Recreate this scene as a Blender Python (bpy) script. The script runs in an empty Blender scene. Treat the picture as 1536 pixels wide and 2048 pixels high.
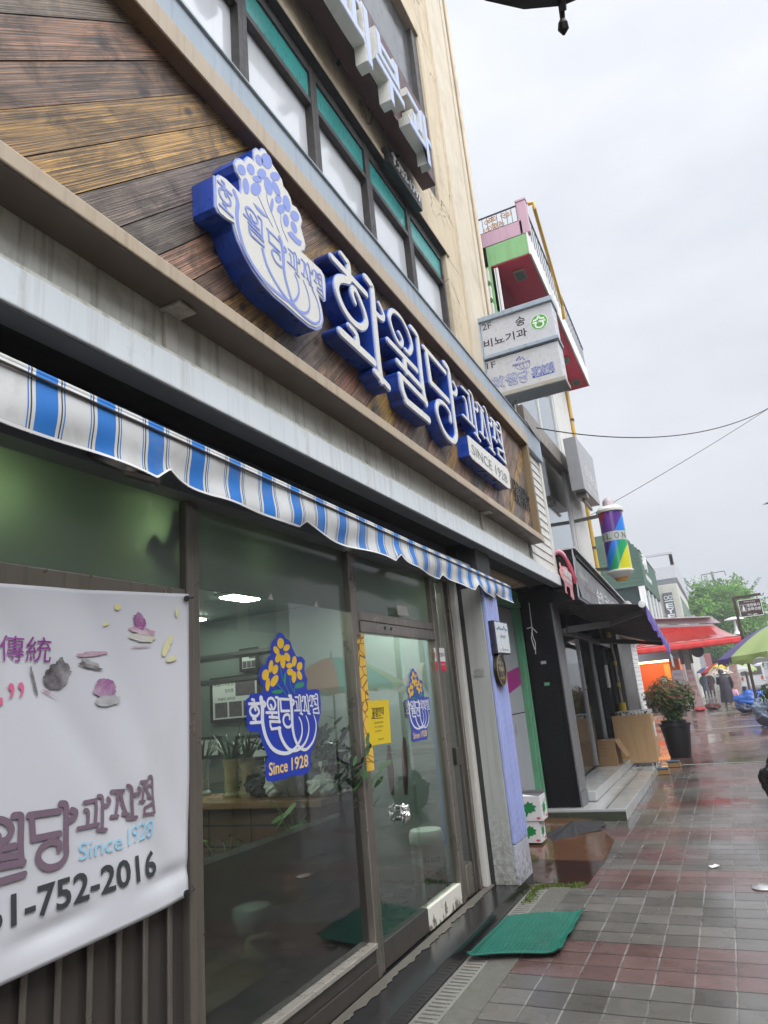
import bpy, bmesh, math, random
import numpy as np
from mathutils import Vector, Matrix, noise
S = bpy.context.scene
C = S.collection
R = math.radians
random.seed(7)
rnd = random.random
def ru(a, b): return a + (b - a) * random.random()

# ------------------------------------------------------------------ camera (solved from the photo's vanishing points)
F = 1365.0; PP = np.array([768, 1024.0])
_d = np.array([1455.0 - 768, 1342.0 - 1024, F]); _d /= np.linalg.norm(_d)
_u0 = np.array([0, -1, 0.0]); _u = _u0 - _d * (_u0 @ _d); _u /= np.linalg.norm(_u); _s = np.cross(_d, _u)
_u = math.cos(-0.2) * _u + math.sin(-0.2) * _s
AX = np.array([np.cross(_d, _u), _d, _u])
CAM = np.array([2.1, 0, 1.6])
cam = bpy.data.objects.new("camera", bpy.data.cameras.new("camera"))
C.objects.link(cam); S.camera = cam
cam.data.sensor_fit = 'VERTICAL'; cam.data.sensor_height = 24.0; cam.data.sensor_width = 18.0
cam.data.lens = F / 2048 * 24.0
cam.data.clip_start = 0.05; cam.data.clip_end = 2000
_m = Matrix.Identity(4)
for i in range(3):
    _m[i][0] = AX[i][0]; _m[i][1] = -AX[i][1]; _m[i][2] = -AX[i][2]; _m[i][3] = CAM[i]
cam.matrix_world = _m

# ------------------------------------------------------------------ overcast sky and soft sun
SUN_EL, SUN_AZ = R(58), R(125)          # high, from the street side behind the camera
W = bpy.data.worlds.new("World"); S.world = W; W.use_nodes = True
wn = W.node_tree.nodes; wl = W.node_tree.links; wn.clear()
def wnode(t, **k):
    n = wn.new(t)
    for a, b in k.items(): setattr(n, a, b)
    return n
w_out = wnode('ShaderNodeOutputWorld'); w_bg = wnode('ShaderNodeBackground'); w_bg.inputs['Strength'].default_value = 0.1
w_sky = wnode('ShaderNodeTexSky', sky_type='NISHITA', sun_disc=False, sun_elevation=SUN_EL, sun_rotation=SUN_AZ)
w_sky.air_density = 1.0; w_sky.dust_density = 4.0
w_tc = wnode('ShaderNodeTexCoord')
w_map = wnode('ShaderNodeMapping'); w_map.inputs['Scale'].default_value = (1.0, 1.0, 2.6)
w_n1 = wnode('ShaderNodeTexNoise'); w_n1.inputs['Scale'].default_value = 2.3; w_n1.inputs['Detail'].default_value = 5; w_n1.inputs['Roughness'].default_value = .5
w_cr = wnode('ShaderNodeValToRGB')
w_cr.color_ramp.elements[0].position = .30; w_cr.color_ramp.elements[0].color = (.68, .72, .79, 1)
w_cr.color_ramp.elements[1].position = .68; w_cr.color_ramp.elements[1].color = (.90, .925, .985, 1)
w_sep = wnode('ShaderNodeSeparateXYZ')
w_el = wnode('ShaderNodeMapRange'); w_el.inputs[1].default_value = 0.0; w_el.inputs[2].default_value = 0.75
w_el.inputs[3].default_value = 7.0; w_el.inputs[4].default_value = 9.6
w_sc = wnode('ShaderNodeVectorMath', operation='SCALE')
w_mix = wnode('ShaderNodeMix', data_type='RGBA'); w_mix.inputs[0].default_value = 0.93
wl.new(w_tc.outputs['Generated'], w_map.inputs[0]); wl.new(w_map.outputs[0], w_n1.inputs['Vector'])
wl.new(w_n1.outputs['Fac'], w_cr.inputs[0]); wl.new(w_tc.outputs['Generated'], w_sep.inputs[0])
wl.new(w_sep.outputs['Z'], w_el.inputs[0]); wl.new(w_cr.outputs[0], w_sc.inputs[0]); wl.new(w_el.outputs[0], w_sc.inputs['Scale'])
wl.new(w_sky.outputs[0], w_mix.inputs[6]); wl.new(w_sc.outputs[0], w_mix.inputs[7])
# the cloud deck is thinner, so brighter, on the street side where the veiled sun stands
w_dot = wnode('ShaderNodeVectorMath', operation='DOT_PRODUCT'); w_dot.inputs[1].default_value = Vector((.70, -.55, .46)).normalized()
w_br = wnode('ShaderNodeMapRange', interpolation_type='SMOOTHSTEP'); w_br.inputs[1].default_value = 0.02; w_br.inputs[2].default_value = 0.95; w_br.inputs[3].default_value = 1.0; w_br.inputs[4].default_value = 3.9
w_s2 = wnode('ShaderNodeVectorMath', operation='SCALE')
wl.new(w_tc.outputs['Generated'], w_dot.inputs[0]); wl.new(w_dot.outputs['Value'], w_br.inputs[0])
wl.new(w_mix.outputs[2], w_s2.inputs[0]); wl.new(w_br.outputs[0], w_s2.inputs['Scale'])
wl.new(w_s2.outputs[0], w_bg.inputs['Color']); wl.new(w_bg.outputs[0], w_out.inputs['Surface'])

sun = bpy.data.objects.new("sun", bpy.data.lights.new("sun", 'SUN')); C.objects.link(sun)
sun.data.energy = 1.5; sun.data.angle = R(40); sun.data.color = (1, .97, .93)
# comes from +X (street side), slightly behind the camera
_sd = Vector((math.cos(SUN_EL) * math.sin(SUN_AZ), math.cos(SUN_EL) * math.cos(SUN_AZ), math.sin(SUN_EL)))
sun.rotation_euler = _sd.to_track_quat('Z', 'Y').to_euler(); sun.location = (6, -4, 20)

S.view_settings.view_transform = 'Standard'; S.view_settings.look = 'None'
S.view_settings.exposure = 0.3; S.view_settings.gamma = 1.0
S.cycles.use_denoising = True
S.cycles.max_bounces = 8; S.cycles.transparent_max_bounces = 16; S.cycles.sample_clamp_indirect = 6
S.cycles.caustics_reflective = False; S.cycles.caustics_refractive = False

# ------------------------------------------------------------------ measuring helpers: where a sight line meets a real plane
def _ray(px, py): return AX @ np.array([px - PP[0], py - PP[1], F])
def onx(px, py, X=0.0):
    v = _ray(px, py); return Vector(CAM + (X - CAM[0]) / v[0] * v)
def ony(px, py, Y):
    v = _ray(px, py); return Vector(CAM + (Y - CAM[1]) / v[1] * v)
def onz(px, py, Z=0.0):
    v = _ray(px, py); return Vector(CAM + (Z - CAM[2]) / v[2] * v)

# ------------------------------------------------------------------ mesh builder
ORG = {}
class MB:
    def __init__(s): s.v = []; s.f = []; s.c = []; s.col = None
    def add(s, vs, fs):
        b = len(s.v); s.v += [Vector(p) for p in vs]
        s.f += [tuple(b + i for i in f) for f in fs]
        s.c += [s.col] * len(fs)
        return s
    def box(s, x0, x1, y0, y1, z0, z1):
        return s.add([(x, y, z) for z in (z0, z1) for y in (y0, y1) for x in (x0, x1)],
                     [(0, 2, 3, 1), (4, 5, 7, 6), (0, 1, 5, 4), (2, 6, 7, 3), (0, 4, 6, 2), (1, 3, 7, 5)])
    def obox(s, c, ax, ay, az):
        c, ax, ay, az = Vector(c), Vector(ax), Vector(ay), Vector(az)
        return s.add([c + i * ax + j * ay + k * az for k in (-1, 1) for j in (-1, 1) for i in (-1, 1)],
                     [(0, 2, 3, 1), (4, 5, 7, 6), (0, 1, 5, 4), (2, 6, 7, 3), (0, 4, 6, 2), (1, 3, 7, 5)])
    def bar(s, p, q, w, h=None, up=(0, 0, 1)):
        p, q = Vector(p), Vector(q); d = (q - p); h = h or w
        l = d.length; d = d / l; a = d.cross(Vector(up))
        if a.length < 1e-4: a = d.cross(Vector((1, 0, 0)))
        a.normalize(); b = a.cross(d)
        return s.obox((p + q) / 2, d * l / 2, a * w / 2, b * h / 2)
    def quad(s, a, b, c, d): return s.add([a, b, c, d], [(0, 1, 2, 3)])
    def poly(s, pts): return s.add(pts, [tuple(range(len(pts)))])
    def prism(s, pts, vec):
        pts = [Vector(p) for p in pts]; vec = Vector(vec); n = len(pts)
        nrm = Vector((0, 0, 0))
        for i in range(n): nrm += pts[i].cross(pts[(i + 1) % n])
        if nrm.dot(vec) < 0: pts.reverse()
        # pts CCW around vec
        vs = pts + [p + vec for p in pts]
        fs = [tuple(reversed(range(n))), tuple(range(n, 2 * n))]
        fs += [(i, (i + 1) % n, n + (i + 1) % n, n + i) for i in range(n)]
        return s.add(vs, fs)
    def tube(s, pts, r, n=8, cap=True):
        pts = [Vector(p) for p in pts]; m = len(pts)
        rs = r if isinstance(r, (list, tuple)) else [r] * m
        vs = []; prev = None
        for i in range(m):
            d = (pts[min(i + 1, m - 1)] - pts[max(i - 1, 0)])
            if d.length < 1e-9: d = Vector((0, 0, 1))
            d.normalize()
            if prev is None:
                a = d.cross(Vector((0, 0, 1)));
                if a.length < 1e-3: a = d.cross(Vector((1, 0, 0)))
            else:
                a = prev - d * prev.dot(d)
                if a.length < 1e-5: a = d.orthogonal()
            a.normalize(); prev = a; b = d.cross(a)
            vs += [pts[i] + rs[i] * (math.cos(2 * math.pi * k / n) * a + math.sin(2 * math.pi * k / n) * b) for k in range(n)]
        fs = [(i * n + k, i * n + (k + 1) % n, (i + 1) * n + (k + 1) % n, (i + 1) * n + k) for i in range(m - 1) for k in range(n)]
        if cap: fs += [tuple(reversed(range(n))), tuple(range((m - 1) * n, m * n))]
        return s.add(vs, fs)
    def lathe(s, prof, c, n=20, ax=(0, 0, 1), cap=True):
        c = Vector(c); ax = Vector(ax).normalized(); a = ax.orthogonal().normalized(); b = ax.cross(a)
        vs = [c + ax * h + r * (math.cos(2 * math.pi * k / n) * a + math.sin(2 * math.pi * k / n) * b) for r, h in prof for k in range(n)]
        m = len(prof)
        fs = [(i * n + k, i * n + (k + 1) % n, (i + 1) * n + (k + 1) % n, (i + 1) * n + k) for i in range(m - 1) for k in range(n)]
        if cap: fs += [tuple(reversed(range(n))), tuple(range((m - 1) * n, m * n))]
        return s.add(vs, fs)
    def grid(s, fn, nu, nv):
        vs = [fn(i / nu, j / nv) for j in range(nv + 1) for i in range(nu + 1)]
        fs = [(j * (nu + 1) + i, j * (nu + 1) + i + 1, (j + 1) * (nu + 1) + i + 1, (j + 1) * (nu + 1) + i) for j in range(nv) for i in range(nu)]
        return s.add(vs, fs)
    def build(s, name, m, parent=None, bevel=0, smooth=False, origin=None, recalc=True, solid=0):
        me = bpy.data.meshes.new(name)
        if parent is not None: o0 = ORG[parent.name]
        elif origin is not None: o0 = Vector(origin)
        else:
            xs = [p.x for p in s.v]; ys = [p.y for p in s.v]; zs = [p.z for p in s.v]
            o0 = Vector(((min(xs) + max(xs)) / 2, (min(ys) + max(ys)) / 2, min(zs)))
        me.from_pydata([p - o0 for p in s.v], [], s.f)
        if any(c is not None for c in s.c):
            at = me.color_attributes.new('tint', 'FLOAT_COLOR', 'CORNER')
            k = 0
            for p in me.polygons:
                c = s.c[p.index] or (1, 1, 1)
                for _ in p.loop_indices: at.data[k].color = (*c, 1); k += 1
        bm = bmesh.new(); bm.from_mesh(me)
        if recalc: bmesh.ops.recalc_face_normals(bm, faces=bm.faces)
        if bevel:
            es = [e for e in bm.edges if len(e.link_faces) == 2 and e.calc_face_angle(0) > .6]
            bmesh.ops.bevel(bm, geom=es, offset=bevel, segments=2, affect='EDGES', profile=.6, clamp_overlap=True)
        bm.to_mesh(me); bm.free()
        if smooth:
            for p in me.polygons: p.use_smooth = True
            if smooth != 2: me.set_sharp_from_angle(angle=R(40))
        me.materials.append(m)
        ob = bpy.data.objects.new(name, me); C.objects.link(ob)
        if solid:
            md = ob.modifiers.new('thick', 'SOLIDIFY'); md.thickness = solid; md.offset = 0
        if parent is not None: ob.parent = parent
        else: ob.location = o0
        ORG[ob.name] = o0
        return ob

def tag(o, label=None, cat=None, group=None, kind=None):
    if label: o['label'] = label
    if cat: o['category'] = cat
    if group: o['group'] = group
    if kind: o['kind'] = kind
    return o
def thing(name, loc, label, cat, group=None):
    o = bpy.data.objects.new(name, None); C.objects.link(o); o.location = loc; o.empty_display_size = .1
    ORG[o.name] = Vector(loc)
    return tag(o, label, cat, group)
def copy_tree(o, parent=None):
    c = o.copy(); C.objects.link(c)
    if parent is not None: c.parent = parent
    for ch in [x for x in C.objects if x.parent == o]: copy_tree(ch, c)
    return c

# ------------------------------------------------------------------ materials
class G:
    """small node-graph helper"""
    def __init__(s, name):
        s.m = bpy.data.materials.new(name); s.m.use_nodes = True
        s.t = s.m.node_tree; s.t.nodes.clear()
        s.out = s.t.nodes.new('ShaderNodeOutputMaterial')
        s.b = s.t.nodes.new('ShaderNodeBsdfPrincipled'); s.t.links.new(s.b.outputs[0], s.out.inputs[0])
    def n(s, t, ins=None, **k):
        x = s.t.nodes.new(t)
        for a, b in k.items(): setattr(x, a, b)
        for a, b in (ins or {}).items(): s.set(x.inputs[a], b)
        return x
    def set(s, sock, v):
        if hasattr(v, 'is_output'): s.t.links.new(v, sock)
        elif v is not None:
            try: sock.default_value = v
            except Exception: sock.default_value = (*v, 1)
    def pos(s): return s.n('ShaderNodeNewGeometry').outputs['Position']
    def math(s, op, a, b=None, c=None):
        x = s.n('ShaderNodeMath', operation=op); s.set(x.inputs[0], a)
        if b is not None: s.set(x.inputs[1], b)
        if c is not None: s.set(x.inputs[2], c)
        return x.outputs[0]
    def noise(s, scale=5, detail=4, rough=.55, vec=None, stretch=None, dist=0):
        vec = vec or s.pos()
        if stretch: vec = s.n('ShaderNodeMapping', {0: vec, 'Scale': stretch}).outputs[0]
        return s.n('ShaderNodeTexNoise', {'Vector': vec, 'Scale': scale, 'Detail': detail, 'Roughness': rough, 'Distortion': dist}).outputs['Fac']
    def ramp(s, f, stops):
        x = s.n('ShaderNodeValToRGB'); e = x.color_ramp.elements
        while len(e) < len(stops): e.new(.5)
        for i, (p, c) in enumerate(stops):
            e[i].position = p; e[i].color = (*c, 1) if len(c) == 3 else c
        s.set(x.inputs[0], f); return x.outputs[0]
    def rng(s, f, a, b, c, d):
        x = s.n('ShaderNodeMapRange', {0: f, 1: a, 2: b, 3: c, 4: d}); return x.outputs[0]
    def mix(s, f, a, b, blend='MIX'):
        x = s.n('ShaderNodeMix', data_type='RGBA', blend_type=blend)
        s.set(x.inputs[0], f); s.set(x.inputs[6], a if hasattr(a, 'is_output') else (*a, 1)); s.set(x.inputs[7], b if hasattr(b, 'is_output') else (*b, 1))
        return x.outputs[2]
    def attr(s, name='tint'): return s.n('ShaderNodeVertexColor', layer_name=name).outputs[0]
    def bump(s, h, strength=.3, dist=.01):
        s.set(s.b.inputs['Normal'], s.n('ShaderNodeBump', {'Height': h, 'Strength': strength, 'Distance': dist}).outputs[0])
    def fin(s, col=None, rough=None, metal=None, **k):
        if col is not None: s.set(s.b.inputs['Base Color'], col if hasattr(col, 'is_output') else (*col, 1))
        if rough is not None: s.set(s.b.inputs['Roughness'], rough)
        if metal is not None: s.set(s.b.inputs['Metallic'], metal)
        for a, b in k.items(): s.set(s.b.inputs[a.replace('_', ' ')], b)
        return s.m
def lin(r, g=None, b=None):
    """0-255 screen colour -> linear"""
    return tuple(((c / 255 + .055) / 1.055) ** 2.4 if c > 10 else c / 255 / 12.92 for c in (r, g, b))

def plain(name, col, rough=.5, metal=0, var=.12, scale=6, bump=0, spec=.5, streak=0, dirt=None, dirtamt=0, fine=True, splash=0):
    """painted / cast / moulded surface with real unevenness; streak = vertical rain marks, dirt = grime colour"""
    g = G(name)
    f = g.noise(scale, 5, .6)
    c = g.mix(f, tuple(x * (1 - var) for x in col), tuple(min(1, x * (1 + var)) for x in col))
    if streak:
        st = g.noise(1.0, 4, .65, stretch=(22, 22, .9))
        c = g.mix(g.rng(st, .5, .75, 0, streak), c, dirt or tuple(x * .35 for x in col))
    if dirtamt:
        d = g.noise(scale * .6, 6, .7, dist=.4)
        c = g.mix(g.rng(d, .52, .72, 0, dirtamt), c, dirt or (.08, .075, .06))
    if splash:      # mud thrown up from the pavement, thinning out above knee height
        z = g.n('ShaderNodeSeparateXYZ', {0: g.pos()}).outputs[2]
        sm = g.math('MULTIPLY', g.rng(z, .1, .75, 1, 0), g.rng(g.noise(26, 6, .75), .42, .62, 0, splash))
        c = g.mix(sm, c, (.10, .085, .06))
        sc_ = g.noise(1, 5, .7, stretch=(90, 30, 7)); c = g.mix(g.rng(sc_, .66, .72, 0, .35), c, tuple(x * .55 for x in col))
    r = g.rng(g.noise(scale * 2.3, 4), .3, .7, max(.02, rough - .1), min(1, rough + .1))
    if bump: g.bump(g.noise(scale * 8 if fine else scale, 5, .6), bump, .01)
    g.b.inputs['Specular IOR Level'].default_value = spec
    return g.fin(c, r, metal)
def flat(name, col, rough=.5):
    g = G(name); f = g.noise(9, 3)
    return g.fin(g.mix(f, tuple(x * .93 for x in col), tuple(min(1, x * 1.05) for x in col)), rough)
def emit(name, col, st):
    g = G(name); g.b.inputs['Emission Color'].default_value = (*col, 1); g.b.inputs['Emission Strength'].default_value = st
    return g.fin(col, .5)
def glassmat(name, tint=(.9, .95, .92), boost=1.0, rough=.0, dirt=.06):
    g = G(name); g.t.nodes.remove(g.b)
    tr = g.n('ShaderNodeBsdfTransparent', {'Color': (*tint, 1)})
    gl = g.n('ShaderNodeBsdfGlossy', {'Color': (1, 1, 1, 1), 'Roughness': rough})
    fr = g.n('ShaderNodeFresnel', {'IOR': 1.5})
    fac = g.math('MINIMUM', g.math('MULTIPLY', fr.outputs[0], boost), 1.0)
    m1 = g.n('ShaderNodeMixShader', {0: fac, 1: tr.outputs[0], 2: gl.outputs[0]})
    df = g.n('ShaderNodeBsdfDiffuse', {'Color': (.45, .47, .45, 1)})
    st = g.noise(1.2, 5, .6, stretch=(9, 9, 1.2))
    m2 = g.n('ShaderNodeMixShader', {0: g.rng(st, .45, .8, dirt * .3, dirt), 1: m1.outputs[0], 2: df.outputs[0]})
    g.t.links.new(m2.outputs[0], g.out.inputs[0])
    return g.m

# ------------------------------------------------------------------ lettering
_dg = None
def text_mesh(body, depth=0.0, bold=0.0, res=3):
    cu = bpy.data.curves.new('lettering', 'FONT'); cu.body = body; cu.size = 1; cu.extrude = 0; cu.offset = bold; cu.resolution_u = res
    ob = bpy.data.objects.new('lettering', cu); C.objects.link(ob)
    bpy.context.view_layer.update()
    me = bpy.data.meshes.new_from_object(ob.evaluated_get(bpy.context.evaluated_depsgraph_get()))
    bpy.data.objects.remove(ob); bpy.data.curves.remove(cu)
    vs = [tuple(v.co) for v in me.vertices]; fs = [tuple(p.vertices) for p in me.polygons]
    bpy.data.meshes.remove(me)
    return vs, fs
def text_on(mb, body, bl, br, tl, lift=0.0, depth=0.0, bold=0.0):
    """fit writing into the parallelogram bl-br-tl; lift off the surface along its normal, optional thickness"""
    bl, br, tl = Vector(bl), Vector(br), Vector(tl)
    vs, fs = text_mesh(body, 0, bold)
    x0 = min(v[0] for v in vs); x1 = max(v[0] for v in vs); y0 = min(v[1] for v in vs); y1 = max(v[1] for v in vs)
    U = br - bl; V = tl - bl; N = U.cross(V).normalized()
    front = [bl + U * ((v[0] - x0) / (x1 - x0)) + V * ((v[1] - y0) / (y1 - y0)) + N * (lift + depth) for v in vs]
    mb.add(front, fs)
    if depth:
        cnt = {}
        for f in fs:
            for i in range(len(f)):
                e = (f[i], f[(i + 1) % len(f)]); cnt[tuple(sorted(e))] = cnt.get(tuple(sorted(e)), []) + [e]
        for k, es in cnt.items():
            if len(es) == 1:
                a, b = es[0]; mb.add([front[a], front[b], front[b] - N * depth, front[a] - N * depth], [(0, 3, 2, 1)])
    return mb

def smooth_path(pts, k=5):
    out = []; n = len(pts)
    for i in range(n - 1):
        p0 = pts[max(i - 1, 0)]; p1 = pts[i]; p2 = pts[i + 1]; p3 = pts[min(i + 2, n - 1)]
        for j in range(k):
            t = j / k
            out.append(tuple(.5 * ((2 * b) + (-a + c) * t + (2 * a - 5 * b + 4 * c - d) * t * t + (-a + 3 * b - 3 * c + d) * t ** 3) for a, b, c, d in zip(p0, p1, p2, p3)))
    out.append(tuple(pts[-1])); return out
def ribbon_poly(pts, w):
    """2D stroke outline with round ends"""
    m = len(pts); ws = w if isinstance(w, (list, tuple)) else [w] * m
    if len(ws) != m: ws = [ws[0] + (ws[-1] - ws[0]) * i / (m - 1) for i in range(m)] if len(ws) == 2 else ws
    L = []; Rr = []
    for i in range(m):
        a = pts[max(i - 1, 0)]; b = pts[min(i + 1, m - 1)]
        if 0 < i < m - 1:
            d1 = Vector((pts[i][0] - a[0], pts[i][1] - a[1])); d2 = Vector((b[0] - pts[i][0], b[1] - pts[i][1]))
            if d1.length < 1e-9: d1 = d2
            if d2.length < 1e-9: d2 = d1
            d1.normalize(); d2.normalize(); d = (d1 + d2)
            if d.length < 1e-3: d = d1
            d.normalize(); sc = 1 / max(.55, d.dot(d1))
        else:
            d = Vector((b[0] - a[0], b[1] - a[1])); d.normalize(); sc = 1
        nx, ny = -d.y, d.x; h = ws[i] / 2 * sc
        L.append((pts[i][0] + nx * h, pts[i][1] + ny * h)); Rr.append((pts[i][0] - nx * h, pts[i][1] - ny * h))
    return L, Rr
def stroke(mb, pts, w, to3, w0, w1, k=5, smooth=True):
    """raised stroke: pts in a flat (u, v) frame, to3(u, v, h) -> world, from height w0 to w1"""
    P = smooth_path(pts, k) if smooth and len(pts) > 2 else [tuple(p) for p in pts]
    # rounded ends
    def cap(p, q, r):
        d = Vector((p[0] - q[0], p[1] - q[1]))
        d = d.normalized() if d.length > 1e-9 else Vector((1, 0))
        return [(p[0] + d.x * r * math.sin(a), p[1] + d.y * r * math.sin(a), r * math.cos(a)) for a in (R(35), R(65), R(85))]
    ws = w if isinstance(w, (list, tuple)) else (w, w)
    m = len(P); W_ = [ws[0] + (ws[1] - ws[0]) * i / (m - 1) for i in range(m)]
    c0 = cap(P[0], P[1], W_[0] / 2); c1 = cap(P[-1], P[-2], W_[-1] / 2)
    P2 = [(a, b) for a, b, _ in reversed(c0)] + P + [(a, b) for a, b, _ in c1]
    W2 = [2 * c for _, _, c in reversed(c0)] + W_ + [2 * c for _, _, c in c1]
    L, Q = ribbon_poly(P2, W2); n = len(P2)
    vs = [to3(*p, w1) for p in L] + [to3(*p, w1) for p in Q]
    fs = [(i, n + i, n + i + 1, i + 1) for i in range(n - 1)]
    if w1 - w0 > 1e-6:
        vs += [to3(*p, w0) for p in L] + [to3(*p, w0) for p in Q]
        fs += [(i, i + 1, 2 * n + i + 1, 2 * n + i) for i in range(n - 1)] + [(n + i + 1, n + i, 3 * n + i, 3 * n + i + 1) for i in range(n - 1)]
        fs += [(0, 2 * n, 3 * n, n), (n - 1, 2 * n - 1, 4 * n - 1, 3 * n - 1)]
    mb.add(vs, fs)
def ell(cx, cy, rx, ry, ang=0, n=14, pw=1.0):
    a = R(ang); out = []
    for i in range(n):
        t = 2 * math.pi * i / n; x = rx * math.cos(t); y = ry * math.sin(t)
        out.append((cx + x * math.cos(a) - y * math.sin(a), cy + x * math.sin(a) + y * math.cos(a)))
    return out

# ================================================================== materials shared by the street
M = {}
def cream():
    g = G('cracked_cream_render'); p = g.pos()
    c = g.mix(g.noise(1.6, 6, .65), (.45, .365, .24), (.60, .51, .37))
    st = g.noise(1, 5, .62, stretch=(7, 7, .55)); c = g.mix(g.rng(st, .52, .8, 0, .42), c, (.24, .18, .115))
    st2 = g.noise(1, 5, .65, stretch=(5, 5, .45)); c = g.mix(g.rng(st2, .60, .74, 0, .45), c, (.62, .57, .47))
    d = g.noise(1.3, 7, .72, dist=.5); c = g.mix(g.rng(d, .52, .70, 0, .5), c, (.15, .115, .07))
    v = g.n('ShaderNodeTexVoronoi', {'Vector': g.n('ShaderNodeVectorMath', {0: p, 1: g.n('ShaderNodeVectorMath', {0: g.n('ShaderNodeTexNoise', {'Vector': p, 'Scale': 3.0, 'Detail': 4}).outputs['Color'], 1: (.5, .5, .5)}, operation='MULTIPLY').outputs[0]}, operation='ADD').outputs[0], 'Scale': .9}, feature='DISTANCE_TO_EDGE').outputs['Distance']
    c = g.mix(g.math('MULTIPLY', g.rng(v, .004, .012, 1, 0), g.rng(g.noise(.9, 3), .45, .6, 0, .8)), c, (.07, .05, .03))
    g.bump(g.noise(45, 4, .6), .3, .01); return g.fin(c, .8)
M['cream'] = cream()
M['cream2'] = plain('cream_render_pale', (.55, .485, .375), .8, var=.14, scale=3, bump=.25, streak=.4, dirt=(.27, .20, .12), dirtamt=.35)
M['siding'] = plain('white_siding', (.62, .61, .57), .5, var=.08, scale=3, streak=.45, dirt=(.28, .25, .17), dirtamt=.2)
M['dirtywhite'] = plain('mossy_white_panel', (.62, .62, .56), .6, var=.12, scale=4, bump=.15, streak=.62, dirt=(.12, .11, .055), dirtamt=.6)
M['rustwhite'] = plain('rusty_white_bracket', (.45, .43, .38), .6, var=.15, scale=9, streak=.6, dirt=(.16, .08, .03), dirtamt=.6)
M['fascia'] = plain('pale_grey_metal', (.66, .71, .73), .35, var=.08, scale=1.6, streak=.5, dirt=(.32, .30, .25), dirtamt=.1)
M['greyband'] = plain('blue_grey_flashing', (.30, .36, .42), .4, var=.08, scale=2, streak=.4, dirt=(.13, .12, .11))
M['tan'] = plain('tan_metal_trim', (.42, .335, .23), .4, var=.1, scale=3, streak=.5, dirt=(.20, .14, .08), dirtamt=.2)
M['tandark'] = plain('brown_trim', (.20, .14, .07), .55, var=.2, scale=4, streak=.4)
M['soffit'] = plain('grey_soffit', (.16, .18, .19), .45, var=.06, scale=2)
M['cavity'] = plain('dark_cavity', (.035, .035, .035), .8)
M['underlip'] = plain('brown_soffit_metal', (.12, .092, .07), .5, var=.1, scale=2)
M['steel'] = plain('brushed_steel_frame', (.22, .195, .165), .34, metal=.7, var=.25, scale=3, streak=.45, dirt=(.07, .06, .05))
M['steeldark'] = plain('dark_steel_frame', (.10, .088, .076), .38, metal=.6, var=.2, scale=4, streak=.4)
M['bronze'] = plain('bronze_window_frame', (.035, .03, .027), .5, metal=.1, var=.25, scale=5, dirtamt=.3, dirt=(.13, .115, .10))
M['black'] = plain('black_grime', (.02, .02, .02), .7, var=.3, scale=9)
def blind():
    g = G('white_film_pane'); sp = g.n('ShaderNodeSeparateXYZ', {0: g.pos()})
    k = g.math('ADD', sp.outputs[2], g.math('MULTIPLY', g.math('SINE', g.math('MULTIPLY', sp.outputs[1], 2.1)), .05))
    ln = g.math('LESS_THAN', g.math('ABSOLUTE', g.math('SUBTRACT', k, 5.98)), .0035)
    c = g.mix(g.noise(.9, 5, .6), (.52, .54, .57), (.66, .67, .68)); st = g.noise(1, 4, .6, stretch=(12, 12, .6))  # broad tone drift in the colour stands in for faint reflections
    c = g.mix(g.rng(st, .55, .8, 0, .3), c, (.42, .42, .41)); c = g.mix(g.math('MULTIPLY', ln, .6), c, (.2, .2, .2))
    return g.fin(c, .12, Coat_Weight=.6, Coat_Roughness=.03)
M['blind'] = blind()
M['jamb'] = plain('white_jamb', (.52, .51, .47), .5, var=.1, scale=4, streak=.4, dirt=(.22, .12, .05), dirtamt=.18)
M['greyjamb'] = plain('grey_metal_jamb', (.34, .35, .33), .5, var=.1, scale=2, streak=.45, splash=.9, dirtamt=.25, dirt=(.2, .17, .12))
M['periwinkle'] = plain('periwinkle_panel', (.30, .35, .64), .5, var=.14, dirtamt=.18, splash=.8, scale=3, streak=.2)
M['periwhite'] = plain('pale_lavender_tile', (.42, .43, .50), .45, var=.1, scale=5, dirtamt=.25, splash=.9)
M['floor_dark'] = plain('dark_floor_tile', (.05, .055, .055), .25, var=.2, scale=3)
M['inwall'] = plain('interior_wall', (.40, .45, .42), .7)
M['glass'] = glassmat('shop_glass', (.74, .92, .83), 1.5, dirt=.025)
M['glassdark'] = glassmat('tinted_glass', (.35, .38, .40), 1.0, dirt=.10)

def frosted():
    g = G('frosted_green_glass'); g.t.nodes.remove(g.b)
    st = g.noise(2.2, 4, .6)
    df = g.n('ShaderNodeBsdfDiffuse', {'Color': g.mix(st, (.14, .175, .16), (.19, .23, .21))})
    tl = g.n('ShaderNodeBsdfTranslucent', {'Color': (.42, .52, .38, 1)})
    gl = g.n('ShaderNodeBsdfGlossy', {'Color': (1, 1, 1, 1), 'Roughness': .12})
    m1 = g.n('ShaderNodeMixShader', {0: .35, 1: df.outputs[0], 2: tl.outputs[0]})
    m2 = g.n('ShaderNodeMixShader', {0: g.math('MULTIPLY', g.n('ShaderNodeFresnel', {'IOR': 1.45}).outputs[0], .8), 1: m1.outputs[0], 2: gl.outputs[0]})
    g.t.links.new(m2.outputs[0], g.out.inputs[0]); return g.m
M['frosted'] = frosted()

def teal():
    g = G('teal_film_pane'); p = g.pos()
    f = g.noise(1, 3, .5, stretch=(6, 40, 3))
    w = g.math('GREATER_THAN', g.noise(1, 3, .6, stretch=(60, 60, 9)), .63)
    c = g.mix(g.noise(3, 4), (.035, .26, .24), (.06, .36, .33))
    return g.fin(g.mix(g.math('MULTIPLY', w, .8), c, (.015, .07, .065)), .25)
M['teal'] = teal()

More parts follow.
